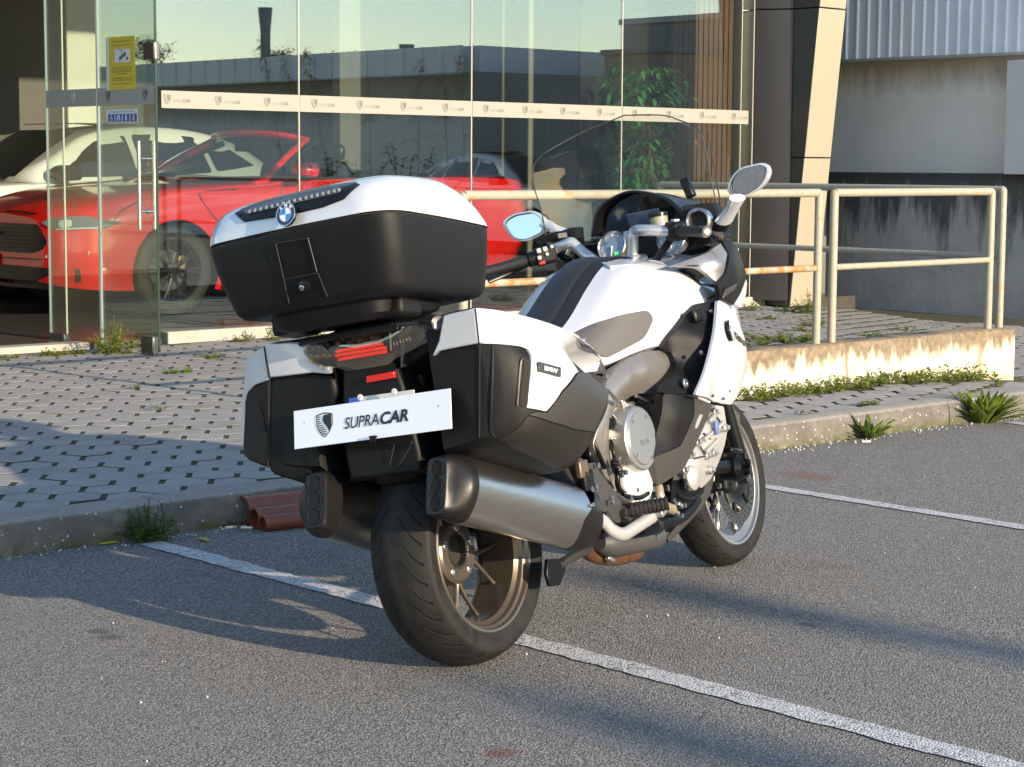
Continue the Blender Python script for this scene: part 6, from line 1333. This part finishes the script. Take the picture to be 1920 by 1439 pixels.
MB().loft([[(-2.58, y, z) for y, z in ((-.9, 1.09), (-.84, 1.15), (.84, 1.15), (.9, 1.09))], [(-3.02, y, z) for y, z in ((-.88, 1.11), (-.8, 1.19), (.8, 1.19), (.88, 1.11))]]).build('folded_roof', mat('soft_top', (.02, .02, .021), .85), t, bevel=.03)
MB().box((-3.99, 0, .95), (.05, 1.5, .10)).build('tail_lamp', mat('car_tail', (.25, .005, .005), .15, coat=1.), t, bevel=.015)

# ---- white car behind it
stw = [(.95, [(.50, .30), (.62, .42), (.66, .60), (.62, .76), (.5, .86), (0, .90)]),
       (.80, [(.80, .24), (.86, .42), (.88, .62), (.84, .82), (.66, .93), (0, .97)]),
       (.40, [(.90, .22), (.95, .42), (.955, .68), (.93, .90), (.76, 1.0), (0, 1.04)]),
       (.0, [(.92, .20), (.965, .42), (.965, .72), (.94, .94), (.80, 1.03), (0, 1.07)]),
       (-.6, [(.91, .20), (.945, .42), (.95, .74), (.93, .97), (.86, 1.06), (0, 1.10)]),
       (-1.5, [(.91, .20), (.945, .40), (.95, .76), (.94, .98), (.88, 1.07), (0, 1.09)]),
       (-2.5, [(.92, .20), (.965, .42), (.965, .78), (.95, 1.0), (.88, 1.10), (0, 1.11)]),
       (-3.2, [(.90, .26), (.95, .46), (.95, .80), (.93, 1.02), (.84, 1.10), (0, 1.12)]),
       (-3.6, [(.76, .38), (.84, .55), (.85, .84), (.82, 1.0), (.72, 1.08), (0, 1.10)])]
def white_car(name, label, loc, rz):
    t = thing(name, label, 'car', loc, rz=rz)
    fy = make_car(t, stw, carwht, [(0, .36), (-2.70, .36)], .39)
    gh = [(-.42, .86, 1.06, .50, 1.065, 1.07), (-.80, .87, 1.06, .80, 1.26, 1.30), (-1.20, .875, 1.07, .74, 1.46, 1.51), (-1.75, .88, 1.08, .70, 1.54, 1.60), (-2.35, .88, 1.10, .68, 1.53, 1.585), (-2.85, .87, 1.10, .66, 1.44, 1.49), (-3.25, .84, 1.10, .64, 1.27, 1.31), (-3.50, .76, 1.08, .60, 1.10, 1.12)]
    P = [np.array([[x, yb, zb], [x, yb - (yb - yt) * .45, zb + (zs - zb) * .55], [x, yt, zs], [x, yt - .14, zs + (zc - zs) * .7], [x, 0, zc]]).ravel() for x, yb, zb, yt, zs, zc in gh]
    rows = [cr(list(q.reshape(-1, 3)), 4) for q in cr(P, 6)]
    full = [list(r) + [p * V((1, -1, 1)) for p in r[::-1][1:]] for r in rows]
    MB().grid(full).build('roof', carwht, t, sharp=60)
    def gy(Q):
        out = []
        for x, z in Q:
            xs_ = [g_[0] for g_ in gh][::-1]; v = [np.interp(x, xs_, [g_[k] for g_ in gh][::-1]) for k in range(1, 6)]
            k = np.clip((z - v[1]) / max(.05, v[3] - v[1]), 0, 1); out.append(v[0] - (v[0] - v[2]) * (k * .45 / .55 if k < .55 else .45 + (k - .55) / .45 * .55))
        return np.array(out)
    for s in (False, True):
        for poly in ([(-.74, 1.10), (-1.28, 1.44), (-1.62, 1.50), (-1.68, 1.12)], [(-1.74, 1.12), (-1.69, 1.505), (-2.1, 1.515), (-2.42, 1.49), (-2.52, 1.15)], [(-2.58, 1.16), (-2.48, 1.48), (-2.74, 1.42), (-3.08, 1.22)]):
            panel('side_window', [(x, 0, z) for x, z in poly], cargl_d, t, fn=gy, th=.01, off=.012, inward=-1, res=.05, rnd=.04, mirror=s, bevel=.002)
        panel('mirror_shell', [(-.76, 0, 1.07), (-.70, 0, 1.17), (-.78, 0, 1.22), (-.95, 0, 1.20), (-.95, 0, 1.08)], carblk, t, fn=lambda Q: np.full(len(Q), 1.10), th=.16, inward=-1, res=.08, rnd=.04, mirror=s, bevel=.02)
        strip(t, [(x, float(fy([(x, z)])[0]) * (-1 if s else 1) + (-.003 if s else .003), z) for x, z in ((-.62, 1.02), (-.66, .8), (-.62, .3))]); strip(t, [(x, float(fy([(x, z)])[0]) * (-1 if s else 1) + (-.003 if s else .003), z) for x, z in ((-1.72, 1.03), (-1.74, .8), (-1.70, .3))])
    b = cr([(-.46, .80, 1.08), (-.36, .4, 1.075), (-.34, 0, 1.08), (-.36, -.4, 1.075), (-.46, -.80, 1.08)], 4); h = cr([(-1.16, .66, 1.49), (-1.10, .3, 1.51), (-1.08, 0, 1.515), (-1.10, -.3, 1.51), (-1.16, -.66, 1.49)], 4)
    MB().grid([[a * (1 - k) + c * k + V((.03 + .03 * math.sin(math.pi * k), 0, .03)) for a, c in zip(b, h)] for k in np.linspace(0, 1, 6)]).build('windscreen', cargl_d, t, sharp=180)
    MB().box((-1.85, 0, 1.605), (1.2, 1.0, .01)).build('roof_glass', cargl_d, t, bevel=.004)
    for s in (1, -1): MB().box((.86, s * .68, .80), (.08, .30, .12)).build('headlight', drl, t, bevel=.03)
    MB().box((.97, 0, .66), (.04, .9, .20)).build('grille', carblk, t, bevel=.03)
    return t
white_car('hatchback_car', 'white hatchback with dark windows parked behind the red convertible', (8.55, 17.22, .15), math.pi)
white_car('parked_car', 'white car across the yard, mirrored in the glass front', RF((22.1163,22.5,1.3984))[:2] + (0,), R(95))

# ================================================================ PLANTS AND SMALL THINGS
def leaf_mat(name, c1, c2, tr=.35):
    g = NT(name); oi = g.node('ShaderNodeNewGeometry').outputs['Random Per Island']
    c = g.mix(oi, c1, c2); g.base(c, .5); b = g.b
    t = g.node('ShaderNodeBsdfTranslucent'); g.set(t.inputs[0], c); mx = g.node('ShaderNodeMixShader'); mx.inputs[0].default_value = tr
    out = g.n.nodes['Material Output']; g.n.links.new(b.outputs[0], mx.inputs[1]); g.n.links.new(t.outputs[0], mx.inputs[2]); g.n.links.new(mx.outputs[0], out.inputs[0])
    return g.m
weed_m = leaf_mat('weed_leaf', (.10, .16, .02), (.22, .27, .035)); weed_d = leaf_mat('weed_leaf_dark', (.045, .10, .018), (.10, .17, .03))
def blade(mb, p, d, l, w, droop=.3, lobes=False):
    """one leaf: a folded, drooping blade"""
    d = nrm(d); s = nrm(np.cross(d, (0, 0, 1)) + V((1e-3, 0, 0))); pts = []
    for t, k in ((0, .25), (.35, 1.), (.7, .75), (1., .05)):
        c = p + d * l * t + V((0, 0, -droop * l * t * t)); pts.append((c - s * w * k / 2, c + V((0, 0, -w * .12)), c + s * w * k / 2))
    vs = [q for r in pts for q in r]
    mb.add(vs, [(i * 3 + j, i * 3 + j + 1, i * 3 + j + 4, i * 3 + j + 3) for i in range(3) for j in range(2)])
def weed(loc, r, h, n, label, m=None, name='weed', style='bushy', group='weeds in the paving'):
    """stems that carry small leaves; one thing with leaves and stems as parts"""
    t = thing(name, label, 'weed', loc, group); lv = MB(); stm = MB()
    for i in range(n):
        a = random.uniform(0, 2 * math.pi); q = random.random() ** .6 * r; b = V((q * math.cos(a) * .45, q * math.sin(a) * .45, 0))
        tip = V((q * math.cos(a), q * math.sin(a), h * random.uniform(.35, 1.) * (1.15 - .6 * q / r)))
        if style == 'rosette':
            blade(lv, b * .3, V((math.cos(a), math.sin(a), random.uniform(.5, 2.2))), h * random.uniform(.5, 1.), h * .14, .25); continue
        mid = (b + tip) / 2 + V((0, 0, h * .08)); path = cr([b, mid, tip], 3); stm.tube(path, .0018, 4, cap=False)
        k = max(5, int(np.linalg.norm(tip) / .018))
        for j in range(k):
            u = random.uniform(.15, 1.); c = path[min(len(path) - 1, int(u * (len(path) - 1)))]
            aa = random.uniform(0, 6.28); sz = random.uniform(.014, .034) * (1.15 - .4 * u)
            blade(lv, c, V((math.cos(aa), math.sin(aa), random.uniform(-.1, .9))), sz * 1.4, sz * .75, .4)
    lv.build('leaves', m or weed_m, t, sharp=0, fixn=False, kind='stuff')
    if stm.v: stm.build('stems', m or weed_m, t, sharp=0, fixn=False, kind='stuff')
    return t
zp = .12
def on(p): return (p[0], p[1], pz(p[0], p[1]) - .008)
weed(on((7.0674,11.6168,0.12)), .20, .24, 46, 'large leafy weed clump at the foot of the open glass door')
weed(on((6.6633,11.7493,0.12)), .16, .06, 22, 'low flat weed strip along the door threshold at the left')
weed(on((6.3385,11.73,0.12)), .10, .05, 14, 'small weed tuft at the left end of the door threshold')
weed(on((6.8478,11.7449,0.12)), .09, .06, 14, 'small weed tuft just left of the big clump by the door')
weed(on((8.2549,11.8106,0.12)), .10, .10, 16, 'round weed below the glass, left of the top case')
weed(on((8.4661,11.7539,0.12)), .08, .16, 16, 'upright weed below the glass beside the tail light gap')
weed(on((8.7346,11.6533,0.12)), .13, .15, 26, 'bushy weed showing between the top case and the left pannier')
weed(on((13.5529,11.6464,0.12)), .10, .12, 16, 'weed at the corner of the glass front behind the fairing')
weed(on((13.7637,11.4011,0.12)), .12, .10, 18, 'dark green weed at the foot of the slanted pillar', weed_d)
weed(on((13.8676,11.2389,0.12)), .17, .22, 34, 'tall weed in front of the beige face of the pillar')
weed(on((12.6554,10.1714,0.12)), .16, .12, 26, 'weed patch left of the twin railing posts')
weed(on((11.3754,9.437,0.12)), .34, .10, 46, 'broad bright weed strip behind the low wall')
weed(on((10.8551,9.297,0.12)), .22, .08, 26, 'weed strip behind the wall next to the motorcycle fairing')
weed(on((12.4433,9.4886,0.12)), .12, .09, 18, 'weed behind the wall inside the short railing')
weed(on((12.7113,9.4671,0.12)), .09, .08, 12, 'small weed inside the short railing, right of its neighbour')
for k, (p, lb) in enumerate((((12.8691,10.8529,0.12), 'low weed in the paving between the pillar and the bike fairing'), ((12.143,9.9159,0.12), 'weed tuft in the paving left of the tall railing post'), ((10.4356,8.2495,0.2), 'weeds between the two close railing posts'), ((13.6315,10.0028,0.1), 'flat weed in the paving at the middle of the short railing'), ((7.3957,10.9699,0.12), 'flat weed in the sunny paving right of the door fitting'), ((6.7004,10.3131,0.12), 'small flat weed in the sunny paving below the door'))): weed(on(p), .12, .06, 14, lb)
grp = 'weeds in the paving'
gs = MB(); gt = MB()
for i, X in enumerate(np.linspace(8.25, 10.55, 52)):
    for k in range(6):
        b = V((X + random.uniform(-.05, .05), 7.17 - abs(random.gauss(0, .075)), 0)); b[2] = pz(b[0], b[1]); hh = random.uniform(.02, .08) * (1 if random.random() > .12 else 1.7)
        for j in range(7):
            aa = random.uniform(0, 6.28); blade(gs, b + V((random.uniform(-.02, .02), random.uniform(-.02, .02), hh * random.random())), V((math.cos(aa), math.sin(aa), random.uniform(.1, 1.6))), random.uniform(.02, .05), random.uniform(.010, .02), .4)
tag(gs.build('grass_strip', weed_m, sharp=0, fixn=False), kind='stuff')
# moss and seedlings in the paver joints
ms = MB()
for k, (iv, dz, p, z) in enumerate(cells):
    if iv == 0 and random.random() < .62:
        c = V((*(p + u_ * SP * .5), z - .012))
        for j in range(random.randint(2, 7)): aa = random.uniform(0, 6.28); blade(ms, c + V((*(v_ * random.uniform(-.045, .045)), 0)), V((math.cos(aa), math.sin(aa), random.uniform(.2, 2))), random.uniform(.012, .028), random.uniform(.006, .011), .3)
        if random.random() < .05:
            for j in range(26): aa = random.uniform(0, 6.28); q = random.uniform(0, .05); blade(ms, c + V((q * math.cos(aa), q * math.sin(aa), random.uniform(0, .03))), V((math.cos(aa), math.sin(aa), random.uniform(.1, 1.4))), random.uniform(.015, .035), random.uniform(.008, .014), .3)
tag(ms.build('joint_moss', weed_d, sharp=0, fixn=False), kind='stuff')
# kerb weeds
weed(((3.9583,6.3502,0)[0], 6.29, 0), .13, .17, 24, 'toothed weed growing from the kerb foot at the left parking line', weed_d, style='bushy', group='weeds at the kerb foot')
weed(((3.9137,6.3744,0)[0], 6.29, 0), .07, .17, 9, 'broad leaved rosette at the kerb foot beside the toothed weed', weed_d, style='rosette', group='weeds at the kerb foot')
weed(((8.2881,6.2894,0)[0], 6.29, 0), .14, .22, 40, 'bright weed tuft at the kerb right of the front wheel', weed_m, style='rosette', group='weeds at the kerb foot')
weed(((9.2975,6.2878,0)[0], 6.29, 0), .30, .30, 90, 'large grassy weed at the kerb near the right edge', weed_m, style='rosette', group='weeds at the kerb foot')
weed((*(8.6072,6.5511,0.12)[:2], .115), .08, .06, 12, 'small weed on the pavement above the kerb tuft')
weed((*(10.2736,6.8681,0.05)[:2], .05), .06, .16, 8, 'thin upright weed at the right foot of the low wall')
# clay pipes
pipe_m = mat('clay_pipe', (.20, .055, .022), .45, var=.35, vscale=14, coat=.15)
for (pa, pb, r, lb) in (((4.4145,6.3405,0), (4.8654,6.3016,0), .055, 'largest brown clay drain pipe lying against the kerb'), ((4.3943,6.2373,0), (4.7906,6.2049,0), .040, 'middle brown clay drain pipe beside the largest one'), ((4.3862,6.1702,0), (4.7324,6.1296,0), .030, 'thinnest brown clay drain pipe, nearest the camera')):
    a = V(pa); b = V(pb); d = nrm(b - a) * .9; t = thing('drain_pipe', lb, 'pipe', (a[0], a[1], 0), 'clay pipes by the kerb')
    MB().lathe([(0, r), (0, r * .86), (.9, r * .86), (.9, r)], 28, d / np.linalg.norm(d), (0, 0, r), closed=True).build('pipe_barrel', pipe_m, t, sharp=40)
    MB().lathe([(.0, r * 1.0), (.0, r * 1.02), (.012, r * 1.02), (.014, r)], 28, d / np.linalg.norm(d), (0, 0, r)).build('pipe_rim', pipe_m, t, sharp=40)
# litter
butt = mat('cigarette_paper', (.72, .66, .56), .8); filt = mat('cigarette_filter', (.55, .36, .16), .8)
for k, (p, a, lb) in enumerate((((8.3092,6.4051,0), .3, 'cigarette butt lying left of the bright kerb tuft'), ((8.5627,6.384,0), -.2, 'cigarette butt lying right of the bright kerb tuft'), ((8.1575,6.2164,0), .1, 'cigarette butt on the asphalt in front of the kerb tuft'), ((9.1678,6.3959,0), .4, 'cigarette butt on the asphalt left of the large grassy weed'), ((8.6247,7.2627,0.125), .2, 'cigarette butt on the pavement by the low wall'), ((4.3329,6.3048,0), .5, 'cigarette butt on the asphalt left of the clay pipes'), ((4.3727,6.2558,0), -.3, 'cigarette butt on the asphalt in front of the clay pipes'))):
    t = thing('cigarette_butt', lb, 'litter', (p[0], p[1], p[2] + .005), 'cigarette butts')
    d = V((math.cos(a - .7), math.sin(a - .7), 0)); MB().cyl(-d * .022, d * .008, .0048, 8).build('paper', butt, t); MB().cyl(d * .008, d * .024, .0049, 8).build('filter', filt if k % 2 else butt, t)
yp = mat('yellow_plastic', (.42, .36, .03), .4)
for p, q, lb in (((3.7732,6.3289,0), (3.8436,6.3232,0), 'yellow plastic strip on the asphalt below the kerb weed'), ((4.1111,6.1907,0), (4.1097,6.122,0), 'small yellow plastic strip on the asphalt by the parking line')):
    a, b = V(p), V(q); d = b - a; L_ = np.linalg.norm(d); o = MB().box((L_ / 2, 0, .006), (L_, .018, .004)).build('plastic_strip', yp, None, bevel=.001)
    o.location = (a[0], a[1], .001); o.rotation_euler = (0, 0, math.atan2(d[1], d[0])); tag(o, lb, 'litter', 'yellow plastic strips')
# grit along the kerb
gr = MB()
for i in range(420):
    x = random.uniform(3.2, 10.2); y = 6.335 - abs(random.gauss(0, .05)); s = random.uniform(.002, .007); gr.box((x, y, s * .5), (s, s * random.uniform(.7, 1.4), s), None)
for i in range(160):
    x, y = random.uniform(2.2, 9), random.uniform(2.4, 6.2); s = random.uniform(.002, .005); gr.box((x, y, s * .5), (s, s * 1.2, s))
tag(gr.build('kerb_grit', mat('grit', (.50, .47, .42), .9), sharp=0), kind='stuff')
# dead leaves in the gutter
# artificial tree inside the showroom
tb = (13.3578,12.72,0.18)
t = thing('artificial_tree', 'tall leafy green artificial tree standing inside the glass before the slatted wall', 'tree', (tb[0], 12.72, .15))
lf = leaf_mat('ficus_leaf', (.05, .22, .06), (.14, .42, .14), .35); tr_ = MB(); cw = MB()
for k in range(3): tr_.tube(cr([V((.03 * math.cos(k * 2.1), .03 * math.sin(k * 2.1), .2)), V((.05 * math.cos(k * 2.1 + 1), .05 * math.sin(k * 2.1 + 1), .7)), V((.04 * math.cos(k * 2.1 + 2), .04 * math.sin(k * 2.1 + 2), 1.3)), V((.06 * math.cos(k), .06 * math.sin(k), 1.8))], 4), .014, 7)
tr_.build('trunk', mat('bark', (.12, .07, .04), .8), t)
MB().lathe([(0, .13), (.3, .17), (.32, .175), (.32, .15), (.28, .14)], 28, (0, 0, 1), cap=(1, 1)).build('pot', mat('pot_black', (.03, .03, .03), .4), t, sharp=40)
zc0, zc1 = .55, (13.1983,12.72,2.3158)[2] - .15
for i in range(900):
    u = random.random(); z = zc0 + (zc1 - zc0) * u; lump = 1 + .28 * math.sin(7.3 * u + 1.1) + .16 * math.sin(17 * u); rad = .36 * lump * random.uniform(.25, 1.1)
    if .74 < u < .80: rad *= .75
    a = random.uniform(0, 6.28); c = V((rad * math.cos(a) - .05, rad * math.sin(a) * .6, z)); aa = a + random.uniform(-1, 1)
    blade(cw, c, V((math.cos(aa), math.sin(aa), random.uniform(-1.1, .5))), random.uniform(.06, .12), random.uniform(.028, .05), .35)
cw.build('crown', lf, t, sharp=0, fixn=False, kind='stuff')
br = MB()
for i in range(26):
    z = random.uniform(.6, 1.75); a = random.uniform(0, 6.28); br.tube([V((.03 * math.cos(a), .03 * math.sin(a), z)), V((.25 * math.cos(a), .2 * math.sin(a), z + .12))], .005, 5)
br.build('branches', mat('bark', (0, 0, 0)), t)
# plants across the yard (seen mirrored): trees, reeds, bushes
tleaf = leaf_mat('far_leaf', (.03, .055, .03), (.07, .10, .05), .2); trk = mat('bark', (0, 0, 0))
for p, hw, hh, lb in ((RF((34,53.4466,4.992)), .75, .38, 'dark tree above the warehouse roof, mirrored behind the yellow notice'), (RF((34,46.9315,4.3626)), .5, .45, 'slim dark tree beside the roof vent, mirrored in the second pane'), (RF((34,44.1641,4.0941)), .8, .40, 'broad dark tree above the warehouse roof, mirrored in the third pane')):
    t = thing('tree', lb, 'tree', (p[0], p[1], 0), 'trees beyond the warehouse'); c0 = p[2] - .2
    MB().tube([(0, 0, -.3), (.1, 0, c0 * .6), (0, .1, c0)], [.16, .12, .08], 8).build('trunk', trk, t)
    cw = MB(); cl = [V((random.gauss(0, hw * .5), random.gauss(0, hw * .5), c0 + random.uniform(-.6, 1) * hh)) for _ in range(26)]
    for c in cl:
        for j in range(60): q = V((random.gauss(0, .13), random.gauss(0, .13), random.gauss(0, .10))); aa = random.uniform(0, 6.28); blade(cw, c + q, V((math.cos(aa), math.sin(aa), random.uniform(-.6, .8))), .09, .05, .3)
    cw.build('crown', tleaf, t, sharp=0, fixn=False, kind='stuff')
reed = leaf_mat('reed_stalk', (.20, .16, .07), (.34, .27, .13), .3)
for (pa, pb, lb) in (((17.6,23.7848,1.2951), (17.6,24.6929,3.1764), 'dry reed leaning left, mirrored left of the second joint'), ((17.6,23.2716,1.2218), (17.6,24.0964,2.8828), 'dry reed with a feathery plume, mirrored beside the second joint'), ((17.6,22.7707,1.2258), (17.6,23.5764,3.0175), 'tall dry reed, mirrored right of the second joint'), ((17.6,22.0429,1.2316), (17.6,22.1588,2.5609), 'upright dry reed, mirrored in the third pane'), ((17.6,21.1137,1.239), (17.6,21.0261,2.7444), 'upright reed with a thick plume, mirrored mid pane'), ((17.6,20.3371,1.2451), (17.6,20.5606,2.5885), 'dry reed, mirrored left of the third joint'), ((17.6,20.014,1.2477), (17.6,20.2151,2.8225), 'tall thin reed, mirrored at the third joint')):
    a, b = V(RF(pa)), V(RF(pb)); a[2] = 0; t = thing('reed', lb, 'reed', a, 'dry reeds across the yard'); d = b - a
    path = [d * u + V((0, 0, -.12 * u * u * 0)) for u in np.linspace(0, 1, 6)]
    MB().tube(path, [.008, .007, .006, .005, .004, .003], 5).build('stem', reed, t); pl = MB()
    for j in range(90): u = random.uniform(.78, 1.02); aa = random.uniform(0, 6.28); blade(pl, d * u + V((random.gauss(0, .02), random.gauss(0, .02), 0)), V((math.cos(aa), math.sin(aa), random.uniform(-.4, .9))), .12, .02, .6)
    for j in range(7): u = random.uniform(.15, .7); aa = random.uniform(0, 6.28); blade(pl, d * u, V((math.cos(aa), math.sin(aa), .9)), .5, .025, .7)
    pl.build('plume', reed, t, sharp=0, fixn=False, kind='stuff')
for p, hw, hh, lb in ((RF((17,20.7811,1.4524)), .8, .9, 'dark green bush, mirrored below the film band in the third pane'), (RF((17,22.2339,1.3761)), .6, .8, 'loose green bush, mirrored above the red car'), (RF((17,19.8551,1.3171)), .5, .5, 'low pale bush, mirrored at the third joint')):
    t = thing('bush', lb, 'bush', (p[0], p[1], 0), 'bushes across the yard'); cw = MB(); stm = MB()
    for j in range(40):
        a = V((random.gauss(0, hw * .25), random.gauss(0, hw * .25), 0)); b = V((random.gauss(0, hw * .55), random.gauss(0, hw * .55), random.uniform(.5, 1.9) * hh)); stm.tube([a, (a + b) / 2, b], .006, 4)
        for k in range(26): c = a + (b - a) * random.uniform(.3, 1); aa = random.uniform(0, 6.28); blade(cw, c, V((math.cos(aa), math.sin(aa), random.uniform(-.3, .9))), .10, .045, .3)
    stm.build('stems', trk, t, sharp=0, fixn=False, kind='stuff'); cw.build('foliage', leaf_mat('bush_leaf_%s' % 'abc'[int(hw * 10) % 3], (.05, .10, .03), (.13, .18, .06), .3), t, sharp=0, fixn=False, kind='stuff')
